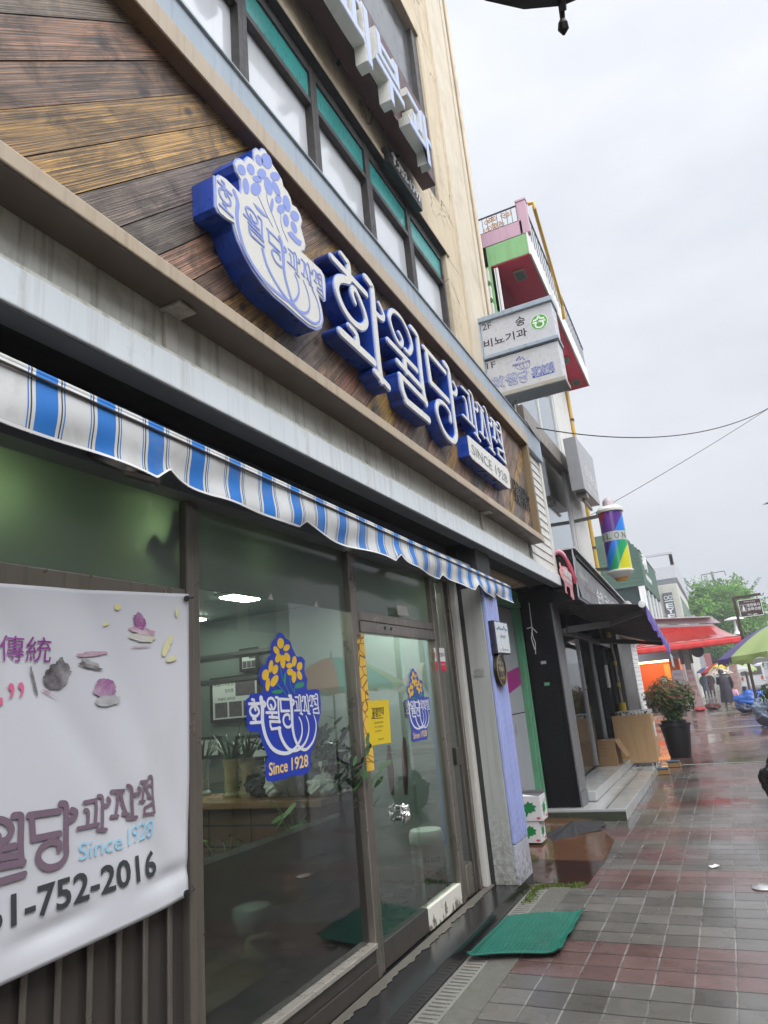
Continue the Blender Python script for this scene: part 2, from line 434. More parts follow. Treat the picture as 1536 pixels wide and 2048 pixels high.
def planks():
    g = G('weathered_cedar_planks'); p = g.pos()
    rot = g.n('ShaderNodeMapping', {0: p, 'Rotation': (R(-45), 0, 0)}).outputs[0]
    tint = g.attr()
    # each plank's own offset comes from its colour, so the grain never lines up
    off = g.n('ShaderNodeVectorMath', {0: tint, 1: (37, 53, 71)}, operation='MULTIPLY').outputs[0]
    q = g.n('ShaderNodeVectorMath', {0: rot, 1: off}, operation='ADD').outputs[0]
    grain = g.noise(1, 6, .65, vec=q, stretch=(30, 3.0, 60), dist=.6)
    fine = g.noise(1, 3, .6, vec=q, stretch=(40, 1.6, 210))
    sq = g.n('ShaderNodeSeparateXYZ', {0: q}); ridge = g.math('SINE', g.math('ADD', g.math('MULTIPLY', sq.outputs[2], 720), g.math('MULTIPLY', g.noise(1, 3, .5, vec=q, stretch=(3, 2.5, 14)), 16)))
    blot = g.noise(1, 6, .68, vec=q, stretch=(4, 3.2, 6), dist=.8)
    c = g.mix(g.rng(grain, .25, .6, .3, 1), (.045, .03, .024), tint)
    c = g.mix(g.rng(fine, .40, .58, .8, 0), c, (.028, .02, .016))
    c = g.mix(g.rng(blot, .45, .68, 0, .9), c, (.03, .022, .017))
    c = g.mix(g.math('MULTIPLY', g.rng(ridge, .05, .9, 0, .68), g.rng(g.noise(1, 3, .5, vec=q, stretch=(5, 3, 8)), .3, .6, .35, 1)), c, (.026, .019, .015))
    knot = g.n('ShaderNodeTexVoronoi', {'Vector': g.n('ShaderNodeMapping', {0: q, 'Scale': (1, 3.2, 6)}).outputs[0], 'Scale': 1.0}, feature='F1')
    c = g.mix(g.rng(knot.outputs['Distance'], .07, .17, .9, 0), c, (.02, .014, .01))
    pale = g.noise(1, 4, .6, vec=q, stretch=(5, 3, 10))
    c = g.mix(g.rng(pale, .62, .8, 0, .4), c, (.30, .26, .22))
    g.bump(fine, .5, .006)
    return g.fin(c, g.rng(blot, .3, .7, .35, .6))
M['planks'] = planks()

def chan_blue():
    return plain('blue_channel_metal', (.009, .055, .36), .32, var=.35, scale=4, streak=.8, dirt=(.007, .012, .05), dirtamt=.9)
M['blue'] = chan_blue()
M['acryl'] = plain('cream_acrylic_face', (.66, .65, .59), .3, var=.03, scale=2)
M['peri'] = flat('periwinkle_print', (.21, .28, .66), .35)
M['blackletter'] = plain('black_letter', (.012, .012, .012), .4)
M['ink'] = flat('black_ink', (.012, .012, .014), .5)
M['white'] = plain('white_paint', (.72, .72, .70), .45, var=.04, scale=3)
M['bluerim'] = flat('pale_blue_rim', (.28, .36, .72), .3)

# ================================================================== the ground
def pavers():
    g = G('wet_square_pavers'); p = g.pos()
    sp = g.n('ShaderNodeSeparateXYZ', {0: p})
    wob = g.math('MULTIPLY', g.math('SUBTRACT', g.noise(7, 2), .5), .012)
    wob = g.math('ADD', wob, g.math('MULTIPLY', g.math('SUBTRACT', g.noise(40, 2), .5), .006))
    u = g.math('DIVIDE', g.math('ADD', g.math('SUBTRACT', sp.outputs[0], .186), wob), .2045)
    v = g.math('DIVIDE', g.math('ADD', g.math('SUBTRACT', sp.outputs[1], 4.41), wob), .2017)
    fu = g.math('FRACT', u); fv = g.math('FRACT', v); iu = g.math('FLOOR', u); iv = g.math('FLOOR', v)
    eu = g.math('MINIMUM', fu, g.math('SUBTRACT', 1, fu)); ev = g.math('MINIMUM', fv, g.math('SUBTRACT', 1, fv))
    ju = g.rng(eu, .016, .03, 1, 0); jv = g.rng(ev, .022, .042, 1, 0)
    red = g.math('LESS_THAN', g.math('FLOORED_MODULO', iv, 9), 2.5)
    cell = g.n('ShaderNodeCombineXYZ', {0: iu, 1: iv}).outputs[0]
    wn = g.n('ShaderNodeTexWhiteNoise', {0: cell}).outputs['Value']
    grain = g.noise(120, 3, .7); blot = g.noise(1.1, 5, .6)
    grey = g.mix(wn, (.098, .090, .080), (.168, .156, .140))
    redc = g.mix(wn, (.130, .076, .070), (.188, .116, .106))
    c = g.mix(red, grey, redc)
    c = g.mix(g.rng(grain, .35, .7, 0, .6), c, g.mix(.5, c, (.02, .02, .02)))
    wet = g.rng(g.noise(.55, 4, .6, dist=.3), .40, .62, 0, 1)
    c = g.mix(g.math('MULTIPLY', wet, .45), c, g.mix(.5, c, (.012, .011, .010)))
    spill = g.math('MULTIPLY', g.rng(g.n('ShaderNodeVectorMath', {0: g.n('ShaderNodeMapping', {0: p, 'Scale': (1, .8, 1)}).outputs[0], 1: (1.28, 5.95, 0)}, operation='DISTANCE').outputs['Value'], .1, .42, 1, 0), g.rng(g.noise(9, 4), .4, .6, 0, .7))
    c = g.mix(g.math('MULTIPLY', g.rng(g.noise(4.5, 6, .7, dist=.6), .50, .68, 0, 1), .55), c, g.mix(.5, c, (.03, .027, .022)))
    c = g.mix(spill, c, (.16, .012, .03))
    joint_shine = g.mix(g.rng(g.noise(2.1, 5, .7), .35, .6, 0, 1), (.045, .04, .035), (.27, .26, .245))  # wet shine of the lengthwise joints is painted in as a pale colour
    c = g.mix(g.math('MULTIPLY', ju, .85), c, joint_shine)
    c = g.mix(g.math('MULTIPLY', jv, .8), c, (.022, .02, .018))
    r = g.rng(wet, 0, 1, .33, .06)
    w2 = g.n('ShaderNodeTexWhiteNoise', {0: g.n('ShaderNodeVectorMath', {0: cell, 1: (17.3, 5.1, 2)}, operation='ADD').outputs[0]}).outputs['Color']
    ws = g.n('ShaderNodeSeparateColor', {0: w2})
    tilt = g.math('ADD', g.math('MULTIPLY', g.math('SUBTRACT', fu, .5), g.math('SUBTRACT', ws.outputs[0], .5)), g.math('MULTIPLY', g.math('SUBTRACT', fv, .5), g.math('SUBTRACT', ws.outputs[1], .5)))
    chip = g.rng(g.noise(26, 4, .65), .60, .70, 0, 1)
    h = g.math('SUBTRACT', g.math('MULTIPLY', grain, g.rng(wet, 0, 1, .18, .03)), g.math('ADD', g.math('MULTIPLY', g.math('MAXIMUM', ju, jv), .5), g.math('MULTIPLY', g.noise(9, 3), -.25)))
    h = g.math('ADD', h, g.math('SUBTRACT', g.math('MULTIPLY', tilt, 1.1), g.math('MULTIPLY', chip, .12)))
    g.bump(h, .5, .007)
    g.b.inputs['Specular IOR Level'].default_value = .6
    return g.fin(c, r)
M['pavers'] = pavers()
def diag():
    g = G('wet_red_brick_paving'); p = g.pos()
    rot = g.n('ShaderNodeMapping', {0: p, 'Rotation': (0, 0, R(28))}).outputs[0]
    bt = g.n('ShaderNodeTexBrick', {'Vector': rot, 'Color1': (.15, .075, .06, 1), 'Color2': (.10, .06, .052, 1), 'Mortar': (.035, .03, .028, 1), 'Scale': 1, 'Mortar Size': .01, 'Brick Width': .42, 'Row Height': .21})
    wet = g.rng(g.noise(.4, 4, .6), .42, .58, 0, 1)
    c = g.mix(g.rng(g.noise(.8, 4), .4, .7, 0, .5), bt.outputs[0], (.12, .10, .09))
    g.bump(g.math('ADD', bt.outputs['Fac'], g.math('MULTIPLY', g.noise(11, 3), .5)), .25, .006)
    return g.fin(c, g.rng(wet, 0, 1, .3, .06))
M['diag'] = diag()
M['asphalt'] = plain('wet_asphalt', (.07, .066, .062), .2, var=.2, scale=.6, bump=.15)
M['granite'] = plain('wet_black_granite', (.018, .018, .019), .12, var=.4, scale=30, spec=.6, bump=.05)
M['concrete'] = plain('sandy_concrete', (.10, .092, .075), .8, var=.25, scale=12, bump=.5, dirtamt=.5, dirt=(.05, .045, .035))
M['kerb'] = plain('grey_kerb_stone', (.115, .11, .095), .45, var=.3, scale=18, bump=.35, dirtamt=.35, dirt=(.05, .045, .03))
M['ramp'] = plain('wet_rust_concrete', (.10, .048, .026), .13, var=.5, scale=2.5, bump=.08, dirtamt=.4, dirt=(.07, .05, .02))
M['moss'] = plain('moss', (.09, .13, .018), .9, var=.4, scale=20, bump=.6)
M['mortar'] = plain('pale_line_paint', (.42, .40, .36), .4)

def sheet(name, m, x0, x1, y0, y1, z, **k):
    return tag(MB().quad((x0, y0, z), (x1, y0, z), (x1, y1, z), (x0, y1, z)).build(name, m, recalc=False), kind='structure')
sheet('ground', M['asphalt'], -300, 300, -200, 500, -.012)
sheet('pavement', M['pavers'], -.4, 7.5, -12, 14.45, 0)
sheet('brick_paving', M['diag'], -6, 9, 14.46, 30, -.003)
sheet('far_pavement', M['pavers'], -1.5, 7, 30.01, 140, -.002)
sheet('side_road', M['asphalt'], -60, -6.01, 15.5, 29, -.008)
for i, (yy) in enumerate((14.42, 23.15, 28.3)):
    sheet('white_line', M['mortar'], .7, 7, yy, yy + (.09 if i else .07), .004)
# granite step in front of the shop with its sandy strip
g1 = MB().box(-.06, .275, -12, 6.31, -.05, .1)
tag(g1.build('granite_step', M['granite'], bevel=.006), kind='structure')
def strip(u, v):
    y = -3 + v * 8.95; x = .02 + u * (.06 + .022 * noise.noise((y * 3.1, 0, 0)) + .022 * noise.noise((y * 13, 3, 0)) + .015 * noise.noise((y * 41, 3, 0)))
    return Vector((x, y, .1035 + .004 * (1 - u)))
tag(MB().grid(strip, 3, 500).build('mortar_strip', M['concrete'], recalc=False), kind='structure')
tag(MB().box(.432, .60, -12, 6.22, -.05, .006).build('kerb_stone', M['kerb'], bevel=.004), kind='structure')
# drain channel with slots
dg = MB()
dg.box(.281, .428, -12, 6.15, -.12, -.03)
dgo = thing('drain_grate', (.355, 0, 0), 'long grey slotted drain grate set between black step and kerb stone', 'drain grate')
gr = MB()
yy = -1.0
gr.box(.281, .302, -1, 6.15, -.03, .003); gr.box(.407, .428, -1, 6.15, -.03, .003)
while yy < 6.1:
    gr.box(.302, .407, yy, yy + .028, -.03, .003); yy += .047
gr.build('grate', plain('worn_grate', (.19, .185, .165), .45, var=.25, scale=12, dirtamt=.35, dirt=(.07, .06, .04)), dgo); dg.build('channel', M['cavity'], dgo)
def mossy(name, pts, n, r, seed, label):
    random.seed(seed); b = MB()
    for _ in range(n):
        k = random.randrange(len(pts) - 1); t = rnd(); p = Vector(pts[k]).lerp(Vector(pts[k + 1]), t)
        p += Vector((random.gauss(0, r), random.gauss(0, r), 0)); h = ru(.008, .03); a = ru(0, 6.28); d = Vector((math.cos(a), math.sin(a), 0)) * ru(.004, .012)
        b.add([p - d, p + d, p + Vector((ru(-.01, .01), ru(-.01, .01), h))], [(0, 1, 2)])
    return tag(b.build(name, M['moss'], recalc=False), label, 'moss', kind='stuff')
mossy('moss', [(.36, 5.75, .0), (.33, 6.1, 0), (.36, 6.24, 0), (.62, 6.26, 0), (.68, 6.3, 0)], 900, .022, 3, 'yellow green moss creeping over the end of the drain')
mossy('moss', [(.2, 9.1, .0), (.35, 9.2, 0), (.6, 9.22, 0)], 700, .03, 4, 'dark green moss along the foot of the tiled shop steps')
# wet rusty ramp before the stair door
tag(MB().add([(-.5, 6.33, .004), (.72, 6.33, .004), (.74, 7.1, .006), (-.5, 7.1, .02)], [(0, 1, 2, 3)]).build('stair_ramp', plain('wet_dark_ramp', (.035, .017, .014), .08, var=.3, scale=3), recalc=False), kind='structure')
tag(MB().add([(-.5, 7.1, .021), (.74, 7.1, .007), (.70, 8.0, .007), (.2, 9.22, .03), (-.5, 9.22, .045)], [(0, 1, 2, 3, 4)]).build('ramp_top', M['ramp'], recalc=False), kind='structure')
def coal(u, v):
    a = u * 2 * math.pi; r = v; k = 1 + .55 * noise.noise((math.cos(a) * 1.6, math.sin(a) * 1.6, 5)) + .25 * noise.noise((math.cos(a) * 6, math.sin(a) * 6, 1)); x = .20 + .27 * r * math.cos(a) * k + .12 * r * math.sin(a); y = 8.45 + .50 * r * math.sin(a) * k
    return Vector((x, y, .025 + .09 * max(0, 1 - r) ** 1.0 + .004 * noise.noise((x * 40, y * 40, 0))))
tag(MB().grid(coal, 36, 12).build('gravel_patch', plain('black_gravel', (.02, .02, .022), .5, bump=.9, scale=20), recalc=False), kind='structure')

# ================================================================== the main building
BL = thing('shop_building', (-3, 3, 0), 'cream two storey shop building with white framed upper windows and timber sign band', 'building')
zx = lambda px, py, X: onx(px, py, X).z
yx = lambda px, py, X: onx(px, py, X).y
# --- upper wall
WZ0, WZT = 4.85, 6.97                          # opening of the first floor window band
WY1 = 7.22
Z3 = zx(720, 80, -.1)
WX = -.06
u = MB()
u.box(-.35, WX, -4, 8.9, WZT, 7.75)                    # spandrel over the windows
u.box(-.35, WX, WY1, 8.9, 2.9, WZT)
u.box(-.35, WX, -4, 8.9, 10.6, 16)
u.box(-.35, WX, WY1 + .05, 8.9, 7.75, 10.6)
u.box(-.35, WX - .002, -4, WY1, 2.9, WZ0)
u.box(-9, -.35, 8.55, 8.9, 2.9, 16)
u.build('wall', M['cream'], BL, bevel=.012)
pl = MB(); pl.box(-.16, -.015, 7.80, 8.23, 4.9, 16); pl.box(-.16, -.03, 8.27, 8.62, 4.9, 16); pl.box(-.16, -.012, 8.66, 8.92, 4.9, 16)
pl.build('pilaster', M['cream2'], BL, bevel=.015)
rp = MB(); rp.tube([(.02, 8.80, 4.95), (.02, 8.80, 16)], .028, 10); rp.build('drainpipe', M['cream2'], BL)
sd = MB(); sd.box(-.3, -.035, -4, WY1 + .1, WZT + .001, WZT + .06); sd.build('window_head', M['cream'], BL, bevel=.01)
# --- first floor windows: white film panes below, teal transoms above
zb = 6.50; cols = [-1.0, .05, 1.09, 2.12, 3.12, 4.12, 5.12, 6.13, 7.19]
for i in range(len(cols) - 1):
    y0, y1 = cols[i], cols[i + 1]
    fr = MB()
    fr.box(-.22, -.105, y0, y0 + .055, WZ0, WZT - .006); fr.box(-.22, -.105, y1 - .05, y1 - .001, WZ0, WZT - .006)
    fr.box(-.21, -.11, y0 + .055, y1 - .05, zb, zb + .06); fr.box(-.21, -.11, y0 + .055, y1 - .05, WZT - .12, WZT - .006)
    fr.box(-.19, -.11, y0 + .055, y1 - .05, WZ0, WZ0 + .06)
    if i in (3, 6, 7): fr.box(-.18, -.115, (y0 + .055), y0 + .095, WZ0 + .06, zb)
    f = fr.build('window', M['bronze'], BL, bevel=.004)
    MB().box(-.185, -.175, y0 + .056, y1 - .051, WZ0 + .061, zb - .001).build('lower_pane', M['blind'], f)
    MB().box(-.14, -.13, y0 + .056, y1 - .051, zb + .061, WZT - .121).build('transom_pane', M['teal'], f)
dh = MB(); dh.box(-.3, -.04, -4, WY1, WZT - .005, WZT - .001); dh.build('head_soffit', M['black'], BL)
# --- second floor: big dark window
w3 = MB(); w3.box(-.22, -.1, WY1 - .12, WY1 + .048, 7.76, 10.58); w3.box(-.22, -.1, -4, WY1 - .12, 7.76, 7.9); w3.box(-.22, -.1, 5.0, 5.07, 7.9, 10.58)
f3 = w3.build('upper_window', M['bronze'], BL, bevel=.006)
MB().box(-.18, -.17, -4, WY1 - .13, 7.91, 10.58).build('pane', plain('dark_grey_pane', (.045, .05, .055), .15, var=.3, scale=4, streak=.4, dirt=(.12, .12, .13)), f3)
# --- body behind the facade
bd = MB(); bd.box(-9, -4.3, -6, 8.3, 0, 15.9); bd.box(-4.3, -.36, -6, 8.3, 15.5, 15.9); bd.box(-4.3, -.36, -6, 8.3, 2.72, 2.9); bd.box(-4.3, -.36, -6.1, -5.9, 0, 15)
bd.box(-4.3, -.6, 5.95, 6.3, 0, 2.7); bd.box(-4.3, -.9, 9.0, 9.2, 0, 2.9)
bd.build('rear_body', M['inwall'], BL)
uw = MB(); uw.box(-1.2, -.5, -4, 8, 4.7, 4.8); uw.box(-1.4, -1.3, -4, 8, 4.8, 10.5); uw.build('inner_wall', M['inwall'], BL)
# --- canopy: grey fascia, soffit, mossy panel above
FZ0 = 2.878; FX = .35
FZ1 = zx(0, 512, FX)
PX_ = .30
LZ = 3.245
cb = MB(); cb.box(.24, FX, -4, 9.19, FZ0, FZ1)
cb.build('canopy_fascia', M['fascia'], BL, bevel=.006)
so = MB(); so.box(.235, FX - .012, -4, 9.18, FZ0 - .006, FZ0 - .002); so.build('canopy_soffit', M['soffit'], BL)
led = MB(); led.box(.2, FX - .015, -4, 9.19, FZ1 + .002, FZ1 + .025); led.build('canopy_ledge', M['dirtywhite'], BL, bevel=.004)
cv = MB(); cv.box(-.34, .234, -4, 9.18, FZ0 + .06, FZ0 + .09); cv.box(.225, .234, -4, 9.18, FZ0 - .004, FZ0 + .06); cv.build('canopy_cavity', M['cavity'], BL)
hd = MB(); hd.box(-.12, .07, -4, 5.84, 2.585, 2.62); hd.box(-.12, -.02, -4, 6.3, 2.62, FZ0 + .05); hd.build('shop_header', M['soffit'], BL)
pn = MB(); yy = -3.4
while yy < 7.8:
    y2 = min(yy + 1.78, 7.83); pn.box(.0, PX_, yy, y2 - .012, FZ1 + .026, LZ + .05); yy += 1.78
pn.build('mossy_panel', M['dirtywhite'], BL, bevel=.006)
for yb in (1.93, 6.05):
    brk = MB(); brk.box(PX_ + .001, PX_ + .022, yb - .035, yb + .035, FZ1 + .03, LZ - .02); brk.box(PX_ + .001, PX_ + .11, yb - .05, yb + .05, LZ - .02, LZ - .005); brk.build('sign_bracket', M['rustwhite'], BL, bevel=.004)
# --- white siding at the right end
sg = MB(); z = FZ1 + .03; top = 4.62
while z < top - .02:
    z2 = min(z + .112, top)
    sg.add([(0, 7.955, z), (PX_ + .012, 7.955, z), (PX_, 7.955, z2), (0, 7.955, z2), (0, 9.1, z), (PX_ + .012, 9.1, z), (PX_, 9.1, z2), (0, 9.1, z2)],
           [(0, 3, 2, 1), (4, 5, 6, 7), (1, 2, 6, 5), (0, 1, 5, 4), (3, 7, 6, 2)]); z += .112
sg.build('siding', M['siding'], BL)
tr = MB(); tr.box(0, PX_ + .03, 9.1, 9.19, FZ1 + .026, 4.62); tr.build('corner_trim', M['siding'], BL, bevel=.004)
gb = MB(); gb.box(0, .36, -4, 9.19, 4.621, 4.93); gb.box(0, .375, -4, 9.2, 4.93, 4.945); gb.build('grey_flashing', M['greyband'], BL, bevel=.005)
bk = MB(); bk.box(0, .02, -4, 7.95, LZ + .06, 4.62); bk.build('sign_backing', M['cavity'], BL)

# ================================================================== timber sign board
PXW = .375
SB = thing('timber_signboard', (PXW, 4, LZ), 'weathered diagonal timber plank signboard in a tan metal frame above the canopy', 'signboard')
def clip(poly, f):
    out = []
    for i in range(len(poly)):
        a, b = poly[i], poly[(i + 1) % len(poly)]; fa, fb = f(a), f(b)
        if fa >= 0: out.append(a)
        if fa * fb < 0:
            t = fa / (fa - fb); out.append((a[0] + (b[0] - a[0]) * t, a[1] + (b[1] - a[1]) * t))
    return out
Y0, Y1, ZA, ZB = -3.0, 7.87, LZ + .07, 4.47
random.seed(12)
pb = MB(); pw = .142
pal = [(0.449, 0.222, 0.114), (0.356, 0.174, 0.091), (0.554, 0.318, 0.067), (0.62, 0.36, 0.077), (0.264, 0.198, 0.144), (0.218, 0.162, 0.119), (0.581, 0.33, 0.196), (0.502, 0.282, 0.155), (0.317, 0.216, 0.144)]
order = [4, 8, 0, 1, 2, 3, 4, 5, 6, 7, 2, 3, 8, 5, 6, 0, 6, 2, 3, 7, 8, 4, 6, 2, 2, 6, 7, 5, 8, 6]
# plank seams run along y - z = const; anchor so that a seam passes the measured points
k0 = -((2.045 - 4.459)); n = 0
for k in range(-44, 40):
    c0 = (2.045 - 4.459) + k * pw * math.sqrt(2); c1 = c0 + pw * math.sqrt(2) - .006
    q = [(Y0, Y0 - c0), (Y1, Y1 - c0), (Y1, Y1 - c1), (Y0, Y0 - c1)]
    q = clip(q, lambda p: p[1] - ZA); q = clip(q, lambda p: ZB - p[1])
    q = clip(q, lambda p: p[0] - Y0); q = clip(q, lambda p: Y1 - p[0])
    if len(q) < 3: continue
    idx = order[(k + 4) % len(order)] if -5 < k < 26 else order[(k * 7) % len(order)]
    b = pal[idx]; v = ru(.8, 1.2); pb.col = tuple(min(1, x * v * ru(.94, 1.06)) for x in b)
    t = ru(-.004, .004)
    pb.prism([(PXW - .02, y, z) for y, z in q], (.02 + t, 0, 0))
pb.build('planks', M['planks'], SB)
fr = MB(); fr.box(PX_ + .002, .47, Y0 - .1, 7.95, LZ, LZ + .068); fr.build('sill_lip', M['tan'], SB, bevel=.006)
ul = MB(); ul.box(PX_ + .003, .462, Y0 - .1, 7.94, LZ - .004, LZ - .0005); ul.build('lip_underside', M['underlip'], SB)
tf = MB(); tf.box(PX_ + .002, .455, Y0 - .1, 7.95, 4.475, 4.60); tf.build('top_rail', M['tan'], SB, bevel=.005)
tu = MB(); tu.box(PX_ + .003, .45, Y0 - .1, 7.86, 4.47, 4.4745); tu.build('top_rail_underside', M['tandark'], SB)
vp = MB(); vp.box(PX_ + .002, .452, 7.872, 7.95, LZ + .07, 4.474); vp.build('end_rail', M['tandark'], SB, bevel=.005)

# ================================================================== channel letters (strokes measured on the photo, on the plane of their faces)
FXL = .485
def px_u(a, b, ox, oy, sc, X=FXL):
    p = onx(ox + a * sc, oy + b * sc, X); return (p.y, p.z)
LET = {}
def strokes(name, ox, oy, sc, data):
    LET[name] = [([px_u(a, b, ox, oy, sc) for a, b in pts], w, sm) for pts, w, sm in data]
w1 = .052
strokes('화', 640, 490, .1465, [
    ([(290, 120), (350, 205), (385, 265), (395, 430)], (.03, w1), 1),
    ([(160, 165), (630, 675)], w1 * .8, 0),
    ([(400, 450), (370, 480), (300, 465), (245, 480), (225, 580), (265, 740), (340, 900), (450, 1050), (560, 1125), (630, 1075), (615, 950), (550, 770), (480, 620), (440, 600), (440, 680), (475, 785)], (w1, w1 * .62), 1),
    ([(395, 1100), (460, 1175), (500, 1250), (512, 1395)], (.03, w1), 1),
    ([(280, 1185), (735, 1605)], w1, 0),
    ([(622, 450), (690, 545), (712, 640), (752, 1120), (800, 1600), (832, 1850)], (w1, w1 * 1.05), 1),
    ([(755, 1735), (935, 1945)], w1 * .85, 0),
    ([(755, 935), (840, 1010), (862, 960), (800, 800)], (w1 * .8, .025), 1)])
strokes('월', 760, 600, .1464, [
    ([(262, 450), (305, 555), (292, 620), (235, 560), (165, 390), (130, 230), (172, 150), (275, 235), (370, 410), (425, 570), (435, 660), (400, 725), (345, 680)], (w1 * .55, w1 * .6), 1),
    ([(112, 552), (500, 962)], w1 * .8, 0),
    ([(330, 790), (352, 975)], w1, 0),
    ([(242, 842), (585, 1215)], w1 * .8, 0),
    ([(425, 380), (495, 475), (518, 580), (560, 1000), (598, 1280), (628, 1415)], (w1 * .8, w1), 1),
    ([(272, 1030), (632, 1400)], w1 * .8, 0),
    ([(280, 1050), (305, 1230), (365, 1390)], w1, 1),
    ([(352, 1380), (665, 1640)], w1, 0)])
strokes('당', 760, 600, .1464, [
    ([(600, 650), (890, 990)], w1 * .8, 0),
    ([(628, 690), (662, 920), (695, 1135)], w1, 0),
    ([(690, 1125), (935, 1380)], w1 * .9, 0),
    ([(880, 870), (932, 960), (960, 1150), (992, 1420), (1020, 1650), (1042, 1800), (1040, 1890), (995, 1930), (900, 1840), (820, 1670), (778, 1500), (800, 1395), (875, 1425), (950, 1540), (968, 1660)], (w1, w1 * .6), 1),
    ([(975, 1255), (1032, 1290), (1040, 1220), (1000, 1130)], (w1 * .7, .025), 1)])
w2 = .025
strokes('과', 900, 760, .15625, [
    ([(152, 92), (240, 190)], w2, 0), ([(235, 180), (260, 330), (288, 560)], w2, 0),
    ([(175, 222), (205, 290), (235, 500)], (w2, w2), 1), ([(170, 455), (312, 605)], w2, 0),
    ([(245, 145), (282, 220), (312, 430), (350, 705)], (w2, w2), 1), ([(320, 685), (385, 780)], w2, 0),
    ([(312, 365), (345, 402), (350, 360), (328, 295)], (w2, .018), 1)])
strokes('자', 900, 760, .15625, [
    ([(348, 295), (425, 400)], w2, 0), ([(392, 370), (412, 520), (422, 690)], w2, 0), ([(390, 672), (440, 740)], w2, 0),
    ([(412, 410), (450, 600), (492, 775)], w2, 1), ([(470, 752), (512, 825)], w2, 0),
    ([(435, 350), (468, 440), (502, 650), (542, 885)], (w2, w2), 1), ([(512, 870), (570, 945)], w2, 0),
    ([(500, 555), (525, 590), (528, 545), (510, 490)], (w2, .018), 1)])
strokes('점', 900, 760, .15625, [
    ([(527, 492), (605, 590)], w2, 0), ([(560, 555), (572, 650), (578, 755)], w2, 0), ([(556, 738), (600, 795)], w2, 0),
    ([(572, 570), (605, 690), (640, 795)], w2, 1), ([(620, 775), (655, 830)], w2, 0),
    ([(605, 548), (640, 610), (672, 840), (715, 1072)], (w2, w2), 1), ([(602, 640), (650, 690)], w2, 0),
    ([(612, 885), (628, 970)], w2, 0), ([(612, 880), (690, 930)], w2, 0), ([(620, 960), (712, 1070)], w2, 0)])
BOX = {}
for k, ss in LET.items():
    us = [p[0] for s in ss for p in s[0]]; vs_ = [p[1] for s in ss for p in s[0]]
    BOX[k] = (min(us), max(us), min(vs_), max(vs_))
CL = thing('channel_lettering', (PXW, 4.5, 3.5), 'large blue sided shop name letters with cream faces on the timber planks', 'sign letters')
rim = M['bluerim']
for k, ss in LET.items():
    small = k in '과자점'
    body = MB(); rm = MB(); face = MB(); g = .014 if not small else .009
    for i, (pts, w, sm) in enumerate(ss):
        w = w if isinstance(w, tuple) else (w, w)
        d0 = .0004 * i
        f3 = lambda uu, vv, h: Vector((h, uu, vv))
        stroke(body, pts, (w[0] + g, w[1] + g), f3, PXW + .004, FXL - .012 + d0, smooth=bool(sm))
        stroke(rm, pts, (w[0] + g * 1.15, w[1] + g * 1.15), f3, FXL - .010 + d0, FXL - .002 + d0, smooth=bool(sm))
        stroke(face, pts, w, f3, FXL - .003 + d0, FXL + .004 + d0, smooth=bool(sm))
    b = body.build('letter', M['blue'], CL); rm.build('letter_rim', rim, b); face.build('letter_face', M['acryl'], b)

# --- the same lettering reused flat on other surfaces
def letter_to(mb, k, bl, br, tl, w, h0=0.0, h1=.002, n=None, only=None):
    """lay letter k into the parallelogram bl-br-tl (world), stroke width w"""
    bl, br, tl = Vector(bl), Vector(br), Vector(tl); U = br - bl; V = tl - bl; N = U.cross(V).normalized()
    u0, u1, v0, v1 = BOX[k]; sx = U.length / (u1 - u0)
    eu = U.normalized(); ev = (V - eu * V.dot(eu)).normalized(); shx = V.dot(eu); vy = V.dot(ev)
    for i, (pts, ww, sm) in enumerate(LET[k]):
        if only is not None and i not in only: continue
        q = []
        for a, b in pts:
            s_, t_ = (a - u0) / (u1 - u0), (b - v0) / (v1 - v0); q.append((s_ * U.length + t_ * shx, t_ * vy))
        stroke(mb, q, w, lambda a, b, h, i=i: bl + eu * a + ev * b + N * (h + i * .00012), h0, h1, smooth=bool(sm))

# ================================================================== emblem sign
ox, oy, sc = 400, 280, .19526
E_ = lambda a, b, X=FXL + .02: onx(ox + a * sc, oy + b * sc, X)
EM = thing('emblem_sign', (PXW, 2.3, 3.4), 'cream flower vase emblem with thick blue sides beside the shop name', 'emblem sign')
out = [(150, 360), (175, 375), (195, 352), (250, 388), (340, 475), (415, 555), (420, 490), (412, 400), (370, 320), (350, 240), (368, 195), (410, 185), (440, 205), (455, 238), (465, 190), (490, 168), (520, 180), (552, 218), (550, 150), (548, 100), (575, 80), (600, 95), (612, 112), (635, 82), (665, 95), (700, 150), (740, 240), (800, 330), (840, 400), (855, 470), (900, 530), (930, 590), (945, 660), (990, 690), (1030, 760), (1050, 830), (1035, 885), (1060, 980), (1085, 1070), (1075, 1130), (1035, 1145), (1160, 1260), (1250, 1345), (1280, 1400), (1290, 1500), (1290, 1640), (1270, 1652), (1218, 1600), (1250, 1720), (1268, 1840), (1245, 1920), (1200, 1945), (1120, 1910), (1000, 1810), (870, 1690), (760, 1600), (650, 1480), (550, 1340), (460, 1180), (390, 1030), (355, 920), (340, 850), (260, 800), (190, 740), (160, 680)]
def grow(pts, c, k): return [(c[0] + (a - c[0]) * k, c[1] + (b - c[1]) * k) for a, b in pts]
P3 = [E_(a, b) for a, b in out]
eb = MB(); eb.prism([Vector((PXW + .004, p.y, p.z)) for p in P3], (FXL + .006 - PXW, 0, 0)); ebo = eb.build('body', M['blue'], EM)
cen = Vector((0, 0, 0))
for p in P3: cen += p
cen /= len(P3)
er = MB(); er.prism([Vector((FXL + .011, cen.y + (p.y - cen.y) * 1.006, cen.z + (p.z - cen.z) * 1.006)) for p in P3], (.006, 0, 0)); er.build('rim', rim, EM)
